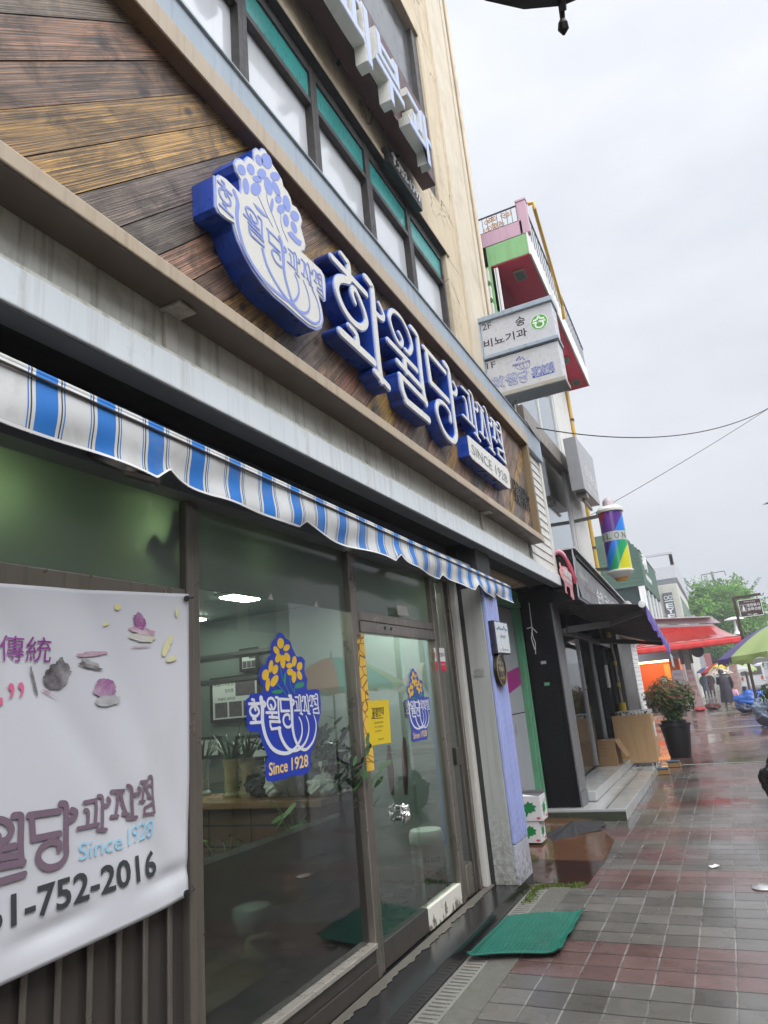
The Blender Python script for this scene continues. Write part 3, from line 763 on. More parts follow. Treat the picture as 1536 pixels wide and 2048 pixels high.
ef = MB(); ef.prism([Vector((FXL + .0175, cen.y + (p.y - cen.y) * .975, cen.z + (p.z - cen.z) * .98)) for p in P3], (.0035, 0, 0)); ef.build('face', M['acryl'], EM)
XE = FXL + .0215
def e2(a, b): p = onx(ox + a * sc, oy + b * sc, XE); return p
pr = MB()
for q in [(425, 305, 40, 60, -25), (520, 298, 36, 62, -20), (470, 470, 32, 85, -8), (572, 500, 55, 68, -10), (585, 400, 50, 32, 25), (605, 205, 33, 62, -25), (682, 215, 50, 85, -20), (632, 345, 46, 55, -20), (700, 470, 38, 98, -15), (768, 372, 55, 42, 35), (778, 495, 28, 88, -25), (802, 605, 33, 45, -20), (888, 650, 35, 88, -15), (832, 705, 45, 46, -20), (880, 822, 30, 65, -10), (970, 777, 40, 60, -30), (962, 892, 26, 68, -20), (735, 670, 17, 75, 5)]:
    pr.poly([e2(a, b) + Vector((.001, 0, 0)) for a, b in ell(*q)])
pr.prism([e2(a, b) + Vector((.0005, 0, 0)) for a, b in [(895, 945), (935, 935), (1000, 1010), (1040, 1040), (1030, 1085), (985, 1060), (920, 990)]], (.001, 0, 0))
pr.prism([e2(a, b) + Vector((.0005, 0, 0)) for a, b in [(545, 640), (610, 700), (705, 805), (640, 770), (580, 710)]], (.001, 0, 0))
def line(mb, pts, w, f, h0=.0005, h1=.0015):
    q = [f(a, b) for a, b in pts]; stroke(mb, [(p.y, p.z) for p in q], w, lambda a, b, h: Vector((q[0].x + h, a, b)), h0, h1)
for pts in ([(600, 580), (670, 740), (745, 890)], [(680, 500), (690, 620), (740, 760), (812, 950)], [(825, 750), (835, 880), (900, 1040)]): line(pr, pts, .004, e2)
line(pr, [(350, 530), (385, 640), (378, 760), (400, 930), (480, 1170), (640, 1420), (820, 1590), (910, 1648), (975, 1640), (1012, 1560), (1000, 1450), (970, 1380)], (.028, .010), e2, .0004, .0012)
line(pr, [(640, 1120), (685, 1280), (775, 1460), (900, 1640), (1000, 1740), (1085, 1770), (1122, 1710), (1108, 1580), (1058, 1440)], (.02, .009), e2, .0006, .0016)
line(pr, [(815, 1000), (850, 1150), (860, 1330), (890, 1480), (960, 1680), (1080, 1820), (1180, 1880), (1228, 1830), (1210, 1680), (1150, 1530)], (.024, .009), e2, .0008, .002)
def ebox(k, L, Rr, T, B, w, only=None):
    yl, yr, zt, zb_ = e2(*L).y, e2(*Rr).y, e2(*T).z, e2(*B).z
    letter_to(pr, k, (XE, yl, zb_), (XE, yr, zb_), (XE, yl, zt), w, .0006, .002, only=only)
ebox('화', (188, 700), (400, 690), (250, 435), (345, 840), .012, only=(0, 1, 2, 3, 4))
ebox('월', (450, 800), (655, 1080), (500, 690), (640, 1080), .012)
ebox('당', (685, 900), (880, 1110), (690, 890), (830, 1300), .012)
ebox('과', (895, 1230), (1030, 1390), (910, 1100), (1000, 1390), .009)
ebox('자', (1030, 1215), (1165, 1500), (1045, 1210), (1140, 1500), .009)
ebox('점', (1160, 1330), (1262, 1590), (1170, 1320), (1250, 1600), .009)
pr.build('printed_vase', M['peri'], EM)

# ================================================================== SINCE 1928 plate and phone numbers
SP = thing('since_plate', (PXW, 5.7, 3.4), 'blue sided cream plate reading SINCE 1928 under the small letters', 'sign plate')
q = [onx(900 + a * .15625, 760 + b * .15625, FXL) for a, b in [(225, 705), (262, 735), (735, 1140), (758, 1200), (775, 1390), (745, 1385), (290, 1010), (258, 960)]]
MB().prism([Vector((PXW + .004, p.y, p.z)) for p in q], (FXL - PXW - .012, 0, 0)).build('body', M['blue'], SP)
MB().prism([Vector((FXL - .007, p.y, p.z)) for p in q], (.008, 0, 0)).build('face', M['acryl'], SP)
t = MB(); PT = lambda a, b: onx(900 + a * .15625, 760 + b * .15625, FXL + .0012)
bl_, br_, tl_ = PT(285, 945), PT(735, 1310), PT(272, 815)
text_on(t, 'SINCE 1928', (FXL + .001, bl_.y, bl_.z), (FXL + .001, br_.y, bl_.z), (FXL + .001, bl_.y, tl_.z), .002)
t.build('writing', flat('grey_letters', (.16, .17, .17)), SP)
PN = thing('phone_lettering', (PXW, 6.9, 3.5), 'black raised phone number digits at the right end of the planks', 'sign letters')
XP = PXW + .012
PT = lambda a, b: onx(900 + a * .15625, 760 + b * .15625, XP)
for body, L, Rr, T in (('752-2016', (800, 1390), (1000, 1500), (800, 1260)), ('752-3521', (835, 1540), (1022, 1700), (835, 1425))):
    t = MB(); a, b, c = PT(*L), PT(*Rr), PT(*T)
    zt = (c.z - a.z) * .95
    text_on(t, body, (XP, a.y, a.z), (XP, b.y, a.z), (XP, a.y, a.z + zt), 0, .01, 0)
    t.build('digits', M['blackletter'], PN)

# ================================================================== upstairs clinic sign
XF_ = .19
fc = onx(872, 371, XF_); bc = onx(845, 381, 0)
XW_ = 2.1 - 2.1 * fc.y / bc.y
CS = thing('clinic_sign', (XW_, 5, fc.z), 'dark red sign board with pale blue channel letters on the upper wall', 'sign box')
c = MB(); c.box(XW_, XF_, -1, fc.y, fc.z, fc.z + .95)
c.build('board', plain('maroon_panel', (.05, .012, .010), .45, var=.2, scale=5), CS, bevel=.006)
c = MB()
for y in (0, 1.5, 3, 4.5, 5.8): c.box(WX, XW_ - .002, y, y + .05, fc.z + .1, fc.z + .15)
c.build('standoff', M['black'], CS)
XL2 = .31
lb = onx(870.5, 350.5, XL2); zl0 = lb.z
xs_ = lb.y
def hang(body, y0, y1):
    m1, m2 = MB(), MB(); H = .70
    text_on(m1, body, (XF_ + .004, y0, zl0), (XF_ + .004, y1, zl0), (XF_ + .004, y0, zl0 + H), 0, XL2 - XF_ - .006, .03)
    text_on(m2, body, (XL2 + .001, y0 + .008, zl0 + .01), (XL2 + .001, y1 - .008, zl0 + .01), (XL2 + .001, y0 + .008, zl0 + H - .01), 0, .002, .014)
    L_ = m1.build('letter', M['acryl'], CS); m2.build('letter_face', M['peri2'], L_)
M['peri2'] = flat('pale_blue_face', (.40, .47, .70), .35)
for i, ch in enumerate('과부피과기뇨비송'): hang(ch, xs_ - .66 - i * .74 - (.25 if i > 2 else 0), xs_ - i * .74 - (.25 if i > 2 else 0))
# phone strip
XS = .02
q1 = [onx(600 + a * .21, b * .21, XS) for a, b in [(855, 1405), (1165, 1890), (1155, 1965), (835, 1530)]]
zlo = (q1[2].z + q1[3].z) / 2; zhi = (q1[0].z + q1[1].z) / 2; ylo = (q1[0].y + q1[3].y) / 2; yhi = (q1[1].y + q1[2].y) / 2
CP = thing('phone_strip', (0, (ylo + yhi) / 2, zlo), 'black strip with white phone number under the clinic sign', 'sign strip')
MB().box(WX + .002, XS, ylo, yhi, zlo, zhi).build('strip', plain('black_box', (.012, .012, .013), .4), CP, bevel=.006)
hgt = zhi - zlo
t = MB(); text_on(t, 'T.752-1797', (XS + .001, ylo + .08, zlo + hgt * .22), (XS + .001, yhi - .05, zlo + hgt * .22), (XS + .001, ylo + .08, zlo + hgt * .82), 0, .012, .02); t.build('writing', M['white'], CP)

# ================================================================== shop front
SF = thing('storefront', (0, 3, .1), 'steel framed glass shop front of the cream building with frosted top lights', 'shop front')
def post(y0, y1, z0=.105, z1=2.58, x0=-.07, x1=.01, m='steel', b=.006):
    # a real post: body plus a groove strip
    p = MB(); p.box(x0, x1, y0, y0 + (y1 - y0) * .42, z0, z1); p.box(x0, x1 - .012, y0 + (y1 - y0) * .42 + .004, y1, z0, z1)
    return p.build('post', M[m], SF, bevel=b)
post(2.355, 2.45); post(3.885, 4.0); post(5.30, 5.43)
post(-.4, -.3)
fr = MB(); fr.box(-.07, .0, -3, 2.354, 2.085, 2.165); fr.box(-.07, .012, -3, 2.354, 2.0, 2.08); fr.build('transom', M['steel'], SF, bevel=.005)
fr = MB(); fr.box(-.07, .0, 4.001, 5.299, 2.135, 2.195); fr.box(-.065, .008, 4.001, 5.299, 2.055, 2.130)
hdr = fr.build('door_header', M['steel'], SF, bevel=.005)
kn = MB()
for y in (4.36, 4.46): kn.tube([(.008, y, 2.10), (.0105, y, 2.10)], .012, 10)
kn.build('screw_hole', M['black'], hdr)
fr = MB(); fr.box(-.07, .012, 2.451, 3.884, .105, .19); fr.box(-.07, .004, 2.451, 3.884, .192, .262); fr.build('window_sill', M['steeldark'], SF, bevel=.005)
fr = MB(); fr.box(-.065, .02, 2.451, 3.884, .263, .288); fr.build('sill_bead', plain('bright_steel', (.52, .48, .42), .3, metal=.6, var=.1), SF, bevel=.004)
fr = MB(); fr.box(-.07, .0, -3, 2.354, .105, .17); fr.box(-.07, .0, -3, 2.354, .95, 1.0); fr.build('base_rail', M['steel'], SF, bevel=.005)
# narrow side light beside the door
post(5.60, 5.68, m='steeldark'); post(5.69, 5.76, x1=.02)
fr = MB(); fr.box(-.065, .004, 5.456, 5.599, .105, .34); fr.build('side_kick_plate', M['steel'], SF, bevel=.02)
lk = MB(); lk.box(.004, .02, 5.475, 5.56, 1.06, 1.19); lk.build('lock_plate', M['steeldark'], SF, bevel=.006)
jb = MB(); jb.box(-.02, .05, 5.77, 5.845, .105, 2.6); jb.build('white_jamb', M['jamb'], SF, bevel=.005)
# glass panes
def pane(y0, y1, z0, z1, x=-.035, m='glass', name='window_pane'):
    return MB().quad((x, y0, z0), (x, y1, z0), (x, y1, z1), (x, y0, z1)).build(name, M[m], SF, recalc=False)
pane(2.44, 3.91, .28, 2.19); pane(5.425, 5.61, .33, 2.58, x=-.006, name='side_pane')
pane(-3, 2.36, 1.0, 2.0)
for y0, y1 in ((-3, 2.36), (2.44, 3.91), (4.035, 5.305)):
    p = MB(); p.box(-.042, -.034, y0, y1, 2.187 if y0 > 2 else 2.16, 2.585); p.build('frosted_pane', M['frosted'], SF)
# clouded film on the lower part of the main pane, with its pale upper edge
def film():
    g = G('clouded_film'); g.t.nodes.remove(g.b)
    rf = g.n('ShaderNodeBsdfRefraction', {'Color': (.50, .60, .55, 1), 'Roughness': .33, 'IOR': 1.02})
    df = g.n('ShaderNodeBsdfDiffuse', {'Color': g.mix(g.noise(3, 4), (.030, .042, .038), (.055, .072, .064))})
    m1 = g.n('ShaderNodeMixShader', {0: .45, 1: rf.outputs[0], 2: df.outputs[0]}); g.t.links.new(m1.outputs[0], g.out.inputs[0]); return g.m
MB().quad((-.04, 2.44, .28), (-.04, 3.90, .28), (-.04, 3.90, 1.015), (-.04, 2.44, 1.025)).build('clouded_film', film(), SF, recalc=False)
MB().add([(-.039, 2.45, 1.005), (-.039, 3.62, .998), (-.039, 3.66, 1.02), (-.039, 2.45, 1.03)], [(0, 1, 2, 3)]).build('film_edge', plain('worn_film_edge', (.55, .58, .50), .5, var=.4, scale=14), SF, recalc=False)
# the little tabs left along the lower edge of the frosted film
tb = MB()
for yt in (3.05, 3.52): tb.add([(-.0335, yt - .02, 2.187), (-.0335, yt + .03, 2.187), (-.0335, yt + .012, 2.225)], [(0, 1, 2)])
tb.build('film_tab', M['jamb'], SF, recalc=False)
# glass door leaf
DR = thing('glass_door', (-.03, 4.67, .1), 'frameless glass shop door with peeling white bottom rail and foil wrapped handle', 'door')
MB().quad((-.004, 4.0, .255), (-.004, 4.66, .255), (-.004, 4.66, 2.054), (-.004, 4.0, 2.054)).build('glass_leaf', M['glass'], DR, recalc=False)
MB().quad((-.02, 4.64, .255), (-.02, 5.295, .255), (-.02, 5.295, 2.054), (-.02, 4.64, 2.054)).build('glass_leaf', M['glass'], DR, recalc=False)
br_ = MB(); br_.box(-.06, .0, 4.002, 4.66, .115, .255); br_.build('bottom_rail', M['steeldark'], DR, bevel=.005)
def peel():
    g = G('peeling_white_paint'); f = g.noise(9, 6, .7, stretch=(1, 1, .6))
    z = g.n('ShaderNodeSeparateXYZ', {0: g.pos()}).outputs[2]
    m = g.rng(g.math('ADD', f, g.math('MULTIPLY', z, 1.1)), .62, .65, 0, 1)
    g.bump(m, .6, .004); return g.fin(g.mix(m, (.16, .14, .11), (.62, .60, .53)), g.rng(m, 0, 1, .4, .6))
br_ = MB(); br_.box(-.066, .004, 4.665, 5.295, .112, .25); br_.build('bottom_rail', peel(), DR, bevel=.005)
def foil(u, v):
    a = u * 2 * math.pi; ph = (v - .5) * math.pi
    p = Vector((.055 * math.cos(ph) * math.cos(a), .055 * math.cos(ph) * math.sin(a), .085 * math.sin(ph)))
    k = 1 + .3 * noise.noise(p * 22) + .22 * noise.noise(p * 47 + Vector((5, 1, 2)))
    return Vector((.04, 4.36, .895)) + p * k * .62
fo = MB().grid(foil, 30, 18).build('handle_foil', plain('aluminium_foil', (.72, .72, .72), .24, metal=1, var=.05), DR)
hp = MB(); hp.tube([(-.03, 4.37, .86), (.03, 4.37, .86)], .012); hp.tube([(-.03, 4.37, .93), (.03, 4.37, .93)], .012); hp.build('handle', M['steel'], DR)
# stall riser behind the banner: dark panel and vertical steel bars
SR = MB(); SR.box(-.05, -.03, -3, 2.354, .171, .949)
SR.build('stall_riser', plain('dark_reflecting_panel', (.045, .038, .034), .12, var=.3, scale=2), SF)
yb = 2.26
while yb > -.2: MB().tube([(-.012, yb, .171), (-.012, yb, .949)], .011, 8).build('security_bar', M['steel'], SF, smooth=True); yb -= .125

# --- pillar between shop and stair door
PL = thing('shop_pillar', (.15, 6.05, .1), 'grey and periwinkle clad pillar between the shop door and the stair entrance', 'pillar')
p = MB(); p.box(.085, .262, 5.85, 6.25, .1, 2.52); p.build('grey_cheek', M['greyjamb'], PL, bevel=.006)
p = MB(); p.box(.045, .083, 5.852, 6.25, .1, FZ0); p.build('dark_slot', M['black'], PL)
p = MB(); y = 5.857
while y < 6.24:
    p.box(.263, .295, y, y + .058, .40, 2.52); y += .0645
p.build('ribbed_cladding', M['periwinkle'], PL, bevel=.008)
p = MB(); p.box(.263, .29, 5.855, 6.25, .1, .395); p.build('base_tile', M['periwhite'], PL, bevel=.004)
p = MB(); p.box(-.3, .262, 6.252, 6.275, .1, 2.52); p.build('side_cheek', M['greyjamb'], PL)
p = MB(); p.box(-.3, .26, 5.86, 6.27, 2.525, FZ0 + .055); p.build('shade_block', M['cavity'], PL)  # near-black block stands in for the shade of the cavity above the pillar

# ================================================================== interior seen through the glass
def istruct(name, b, m): return tag(b.build(name, m), kind='structure')
istruct('floor', MB().box(-4.2, -.07, -5.8, 5.94, .02, .098), M['floor_dark'])
istruct('ceiling', MB().box(-4.2, -.13, -5.8, 5.94, 2.60, 2.64), M['inwall'])
istruct('wall_back', MB().box(-4.25, -4.2, -5.8, 5.94, .1, 2.6), M['inwall'])
istruct('wall_side', MB().box(-4.2, -.08, 5.90, 5.945, .1, 2.6), plain('pale_green_wall', (.17, .205, .185), .6, var=.1))
CT = thing('tiled_counter', (-1.5, 3.8, .1), 'brown tiled counter with a timber top inside the shop window', 'counter')
def tilemat():
    g = G('brown_wall_tile'); p = g.pos(); sp = g.n('ShaderNodeSeparateXYZ', {0: p}); v = g.n('ShaderNodeCombineXYZ', {0: sp.outputs[0], 1: sp.outputs[2]}).outputs[0]
    bt = g.n('ShaderNodeTexBrick', {'Vector': v, 'Color1': (.15, .09, .05, 1), 'Color2': (.11, .07, .04, 1), 'Mortar': (.03, .025, .02, 1), 'Scale': 1, 'Mortar Size': .006, 'Brick Width': .32, 'Row Height': .12}, offset=0)
    return g.fin(bt.outputs[0], .25)
MB().box(-4, -.12, 3.62, 3.95, .1, 1.055).build('tiled_front', tilemat(), CT)
MB().box(-4, -.11, 3.57, 4.0, 1.06, 1.10).build('wooden_top', plain('counter_wood', (.25, .14, .06), .35, var=.2, scale=4), CT, bevel=.006)
leafm = plain('strap_leaf_green', (.032, .095, .024), .45, var=.5, scale=9)
def orchid_pot(px, py, m, label, seed):
    random.seed(seed); c = onz(px, py, 1.10)
    t = thing('orchid_pot', c, label, 'potted plant', 'orchid pots on the counter')
    MB().lathe([(.055, 0), (.06, .02), (.045, .035), (.042, .16), (.055, .215), (.055, .235), (.047, .235), (.045, .2)], c, 20).build('vase', m, t, smooth=True)
    lv = MB()
    for _ in range(30):
        a = ru(0, 6.28); L = ru(.14, .32); k = ru(.4, 1.3); w = ru(.005, .009); pts = []
        for i in range(7):
            s_ = i / 6; r = .03 + L * s_ * k * .75; pts.append(c + Vector((r * math.cos(a), r * math.sin(a), .22 + L * (s_ * 1.2 - .75 * k * s_ * s_))))
        d = Vector((-math.sin(a), math.cos(a), 0)) * w
        for i in range(6):
            w0, w1_ = 1 - (i / 6) ** 2, 1 - ((i + 1) / 6) ** 2
            lv.quad(pts[i] - d * w0, pts[i] + d * w0, pts[i + 1] + d * w1_, pts[i + 1] - d * w1_)
    lv.build('leaves', leafm, t, recalc=False)
orchid_pot(405, 1592, plain('grey_glaze', (.30, .32, .32), .25), 'grey glazed orchid pot, leftmost on the counter inside the window', 1)
orchid_pot(464, 1595, plain('olive_glaze', (.32, .27, .15), .25), 'olive brown orchid pot with white foot, middle one on the counter', 2)
orchid_pot(495, 1592, plain('sand_glaze', (.42, .36, .24), .25), 'sand coloured orchid pot beside the blue window sticker', 3)
def poster(px0, py0, px1, py1, label, lines, Yp=5.88, dark=True):
    a, b = ony(px0, py1, Yp), ony(px1, py0, Yp)
    t = thing('wall_poster', (a.x, Yp, a.z), label, 'poster')
    MB().box(a.x, b.x, Yp - .012, Yp, a.z, b.z).build('sheet', M['white'], t)
    w = MB(); h = b.z - a.z; W_ = b.x - a.x
    for (s_, u0, u1, v0, v1) in lines:
        text_on(w, s_, (a.x + W_ * u0, Yp - .013, a.z + h * v0), (a.x + W_ * u1, Yp - .013, a.z + h * v0), (a.x + W_ * u0, Yp - .013, a.z + h * v1), .001)
    if lines: w.build('print', M['ink'], t)
    pc = MB()
    if dark:
        for k in range(3): pc.box(a.x + W_ * (.05 + .32 * k), a.x + W_ * (.33 + .32 * k), Yp - .014, Yp - .0125, a.z + h * .04, a.z + h * .42)
        pc.box(a.x + W_ * .52, a.x + W_ * .95, Yp - .014, Yp - .0125, a.z + h * .55, a.z + h * .95)
        pc.build('photos', plain('photo_print', (.12, .10, .11), .4, var=.8, scale=22), t)
    f = MB()
    for q in ((a.x - .03, a.x, a.z - .03, b.z + .03), (b.x, b.x + .03, a.z - .03, b.z + .03), (a.x, b.x, a.z - .03, a.z), (a.x, b.x, b.z, b.z + .03)): f.box(q[0], q[1], Yp - .02, Yp, q[2], q[3])
    f.build('poster_frame', M['black'], t)
poster(428, 1352, 515, 1440, 'framed television feature poster with photos on the inner wall', [('KBS-TV방영', .05, .48, .84, .93), ('정보통', .28, .48, .66, .76), ('화월당 과자점', .12, .5, .47, .54)])
poster(400, 1478, 438, 1512, 'small newspaper cutting behind the grey orchid pot', [('중앙일보', .45, .95, .65, .85)], dark=False)
poster(478, 1474, 535, 1515, 'framed newspaper cutting beside the blue sticker', [('중앙일보', .3, .7, .7, .88), ('1928 화월당', .1, .8, .35, .5)], dark=False)
poster(486, 1300, 512, 1338, 'small rose picture hanging above the television poster', [], Yp=5.87)
def ceil_lamp(name, x, y, w, l, label, st):
    t = thing(name, (x, y, 2.58), label, 'ceiling light', 'strip lights inside the shop')
    MB().box(x - w / 2 - .02, x + w / 2 + .02, y - l / 2 - .02, y + l / 2 + .02, 2.575, 2.599).build('housing', M['white'], t)
    MB().box(x - w / 2, x + w / 2, y - l / 2, y + l / 2, 2.56, 2.574).build('tube', emit('lamp_glow', (1, .98, .92), st), t)
ceil_lamp('strip_light', -1.53, 4.75, .16, .34, 'lit strip light seen through the top of the shop window', 30)
ceil_lamp('strip_light', -2.6, 5.2, .12, .6, 'lit strip light deeper inside over the counter', 26)
ceil_lamp('strip_light', -1.1, 1.2, .15, 1.2, 'lit strip light above the banner window', 22)
ceil_lamp('strip_light', -2.2, 2.9, .15, 1.2, 'added strip light brightening the middle of the shop', 26)  # extra lamp added to brighten the interior
ceil_lamp('strip_light', -.6, 5.3, .14, .8, 'added strip light brightening the waste bin behind the door', 60)  # extra lamp added to make the bin stand out
random.seed(77)
fm = MB(); fc_ = onz(640, 1588, 1.10)
for _ in range(760):
    q = fc_ + Vector((random.gauss(-.10, .17), random.gauss(.06, .07), abs(random.gauss(.15, .12)))); n_ = Vector((ru(-1, 1), ru(-1, 1), ru(0, 1))).normalized(); a1 = n_.orthogonal().normalized(); a2 = n_.cross(a1); w = ru(.012, .03)
    fm.poly([q + a1 * x * w * 2 + a2 * y * w for x, y in ell(0, 0, 1, .55, 0, 7)])
tag(fm.build('counter_foliage', plain('dark_glossy_leaf', (.022, .062, .018), .5, var=.7, spec=.25), recalc=False), 'dark leafy pot plants massed at the right end of the counter', 'plant')
def sack(nm, px, py, r, label, seed, m):
    c0_ = onz(px, py, 1.10)
    def f(u, v):
        a = u * 2 * math.pi; ph = (v - .5) * math.pi; d = Vector((math.cos(ph) * math.cos(a), math.cos(ph) * math.sin(a), math.sin(ph)))
        k = 1 + .3 * noise.noise(d * 2 + Vector((seed, 0, 0))) + .16 * noise.noise(d * 6 + Vector((seed, 1, 0))); q = Vector((d.x * r, d.y * r, d.z * r * .8)) * k; q.z = max(q.z, -r * .6); return c0_ + q + Vector((0, 0, r * .62))
    tag(MB().grid(f, 28, 16).build(nm, m), label, 'bag')
bagw = plain('white_plastic_bag', (.62, .64, .62), .35, var=.06)
sack('plastic_bag', 557, 1592, .10, 'crumpled white plastic bag on the counter just right of the blue sticker', 3, bagw)
sack('plastic_bag', 645, 1592, .085, 'small white plastic bag on the counter near the steel post', 8, bagw)
sack('dark_bag', 530, 1592, .12, 'dark plastic bag on the counter behind the sticker bottom', 5, plain('dark_plastic_bag', (.04, .045, .05), .3))
for i, (px, py, r, col, lab) in enumerate(((500, 1835, .10, (.62, .64, .62), 'blurred white bowl behind the clouded film'), (600, 1770, .11, (.42, .12, .05), 'blurred orange brown jar behind the clouded film'), (520, 1895, .09, (.62, .60, .40), 'blurred cream dish low behind the clouded film'))):
    c0_ = onx(px, py, -.30); t = MB().lathe([(.001, -r * .6), (r * .7, -r * .6), (r, 0), (r * .95, r * .5), (r * .6, r * .6), (.001, r * .55)], c0_, 20); tag(t.build(('bowl', 'jar', 'dish')[i], plain('ware_%d' % i, col, .4), smooth=True), lab, ('bowl', 'jar', 'dish')[i])
tag(MB().box(-.6, -.16, 2.5, 3.5, .36, .40).build('low_bench', plain('bench_wood', (.20, .12, .06), .5), bevel=.01), 'low wooden bench blurred behind the clouded film', 'bench')
for i, z in enumerate((2.12, 1.90)):
    tag(MB().box(-3.2, -1.4, 5.0, 5.3, z, z + .03).build('wall_shelf', plain('shelf_%d' % i, (.10, .10, .095), .4)), ('upper', 'lower')[i] + ' dark shelf hanging inside above the television poster', 'shelf')
# two small lamps behind the frosted glass, one with a bracket before it
for y, z, r, lab in ((1.46, 2.42, .05, 'round lamp glowing at the left end of the frosted glass'), (2.2, 2.42, .05, 'round lamp glowing beside the bracket shadow in the frosted glass'), (2.98, 2.40, .03, 'faint round lamp behind the middle frosted pane')):
    t = thing('glow_lamp', (-.28, y, z), lab, 'lamp')
    MB().lathe([(.001, -r), (r * .7, -r * .7), (r, 0), (r * .7, r * .7), (.001, r)], (-.19, y, z), 14).build('bulb', emit('bulb_glow', (.95, 1, .78), 85 if r > .04 else 50), t, smooth=True)
    MB().tube([(-.19, y, z + r), (-.19, y, 2.6)], .008).build('stem', M['black'], t)
t = thing('camera_bracket', (-.1, 2.25, 2.3), 'dark wall bracket silhouetted behind the frosted glass', 'bracket')
b = MB(); b.tube([(-.075, 2.32, 2.50), (-.075, 2.29, 2.40), (-.075, 2.25, 2.34)], .025, 10); b.tube([(-.075, 2.18, 2.375), (-.075, 2.27, 2.30)], .04, 12); b.build('bracket_arm', M['black'], t)
# waste bin, door plant, spray bottle, wrapped bundle
TB = thing('waste_bin', (-.36, 5.56, .1), 'pale mint cylindrical waste bin with swing lid standing behind the glass door', 'bin')
bm_ = plain('mint_plastic', (.66, .74, .70), .4, var=.04)
MB().lathe([(.12, 0), (.125, .01), (.135, .37), (.14, .375), (.14, .40)], (-.36, 5.56, .1), 28).build('body', bm_, TB, smooth=True)
MB().lathe([(.142, .385), (.142, .44), (.125, .475), (.06, .485)], (-.36, 5.56, .1), 28).build('lid', bm_, TB, smooth=True)
w = MB(); c = Vector((-.36, 5.56, .1))
for i, ch in enumerate('BANGS'):
    a = R(-78 + i * 13); d = Vector((math.cos(a), math.sin(a), 0)); s_ = Vector((-math.sin(a), math.cos(a), 0)); o = c + d * .1335 + Vector((0, 0, .25))
    text_on(w, ch, o - s_ * .011, o + s_ * .011, o - s_ * .011 + Vector((0, 0, .035)), .001)
w.build('print', M['ink'], TB)
w = MB(); random.seed(5)
for i in range(26):
    a = R(ru(-85, -5)); z = ru(.10, .19); d = Vector((math.cos(a), math.sin(a), 0)); s_ = Vector((-math.sin(a), math.cos(a), 0)); o = c + d * .1335 + Vector((0, 0, z)); k = ru(.006, .014)
    w.poly([o + s_ * x * k + Vector((0, 0, y * k)) + d * .001 for x, y in ell(0, 0, 1, .6, ru(0, 180), 8)])
w.build('leaf_print', plain('leaf_print_green', (.10, .24, .10), .5), TB)
random.seed(21)
t = thing('corner_plant', (-.75, 5.0, .1), 'dark leafy plant standing behind the glass door', 'potted plant')
MB().lathe([(.12, 0), (.16, .3), (.17, .32), (.14, .32)], (-.75, 5.0, .1), 18).build('pot', plain('dark_pot', (.06, .04, .035), .4), t, smooth=True)
lv = MB()
for _ in range(130):
    a = ru(0, 6.28); L = ru(.25, .85); k = ru(.3, 1); w = ru(.012, .026); pts = []; z0 = ru(.3, .75)
    for i in range(6):
        s_ = i / 5; r = .03 + L * s_ * k * .6; pts.append(Vector((-.75 + r * math.cos(a), 5.0 + r * math.sin(a), .1 + z0 + L * (s_ - .55 * k * s_ * s_))))
    d = Vector((-math.sin(a), math.cos(a), 0)) * w
    for i in range(5):
        w0, w1_ = math.sin(math.pi * (.15 + .85 * i / 5.0)), math.sin(math.pi * (.15 + .85 * (i + 1) / 5.0))
        lv.quad(pts[i] - d * w0, pts[i] + d * w0, pts[i + 1] + d * w1_, pts[i + 1] - d * w1_)
lv.build('leaves', leafm, t, recalc=False)
for i, (px, py, lab) in enumerate(((785, 1590, 'tall brown seed pod leaning behind the yellow notice'), (812, 1590, 'reddish brown seed pod beside the foil wrapped handle'))):
    base = onx(px, py, -.25); top_ = onx(px - 8 + i * 4, 1475 if i else 1490, -.25)
    pts = [base.lerp(top_, s_ / 8) for s_ in range(9)]
    tag(MB().tube(pts, [.012 + .014 * math.sin(math.pi * s_ / 8) for s_ in range(9)], 8).build('seed_pod', plain('pod_brown_%d' % i, ((.16, .08, .03), (.11, .04, .03))[i], .5, var=.3), smooth=True), lab, 'seed pod')
sc_ = onz(652, 1590, 1.10)
t = thing('spray_bottle', sc_, 'white spray bottle on the counter behind the window', 'bottle')
MB().lathe([(.035, 0), (.038, .02), (.036, .10), (.014, .14), (.012, .16)], sc_, 14).build('body', M['white'], t, smooth=True)
b = MB(); b.obox(sc_ + Vector((.0, -.01, .18)), (.012, 0, 0), (0, .035, 0), (0, 0, .014)); b.tube([sc_ + Vector((0, -.03, .175)), sc_ + Vector((0, -.045, .14))], .005); b.build('trigger_head', M['white'], t)
wb = onz(600, 1592, 1.10)
def wrap(u, v):
    a = u * 2 * math.pi; ph = (v - .5) * math.pi
    p = Vector((.16 * math.cos(ph) * math.cos(a), .13 * math.cos(ph) * math.sin(a), .14 * math.sin(ph) + .13)); return wb + p * (1 + .25 * noise.noise(p * 9)) 
tag(MB().grid(wrap, 30, 16).build('wrapped_bundle', plain('clear_wrap_grey', (.22, .23, .22), .15, var=.4, scale=12)), 'crumpled clear plastic wrapped bundle on the counter', 'bundle')
random.seed(31)
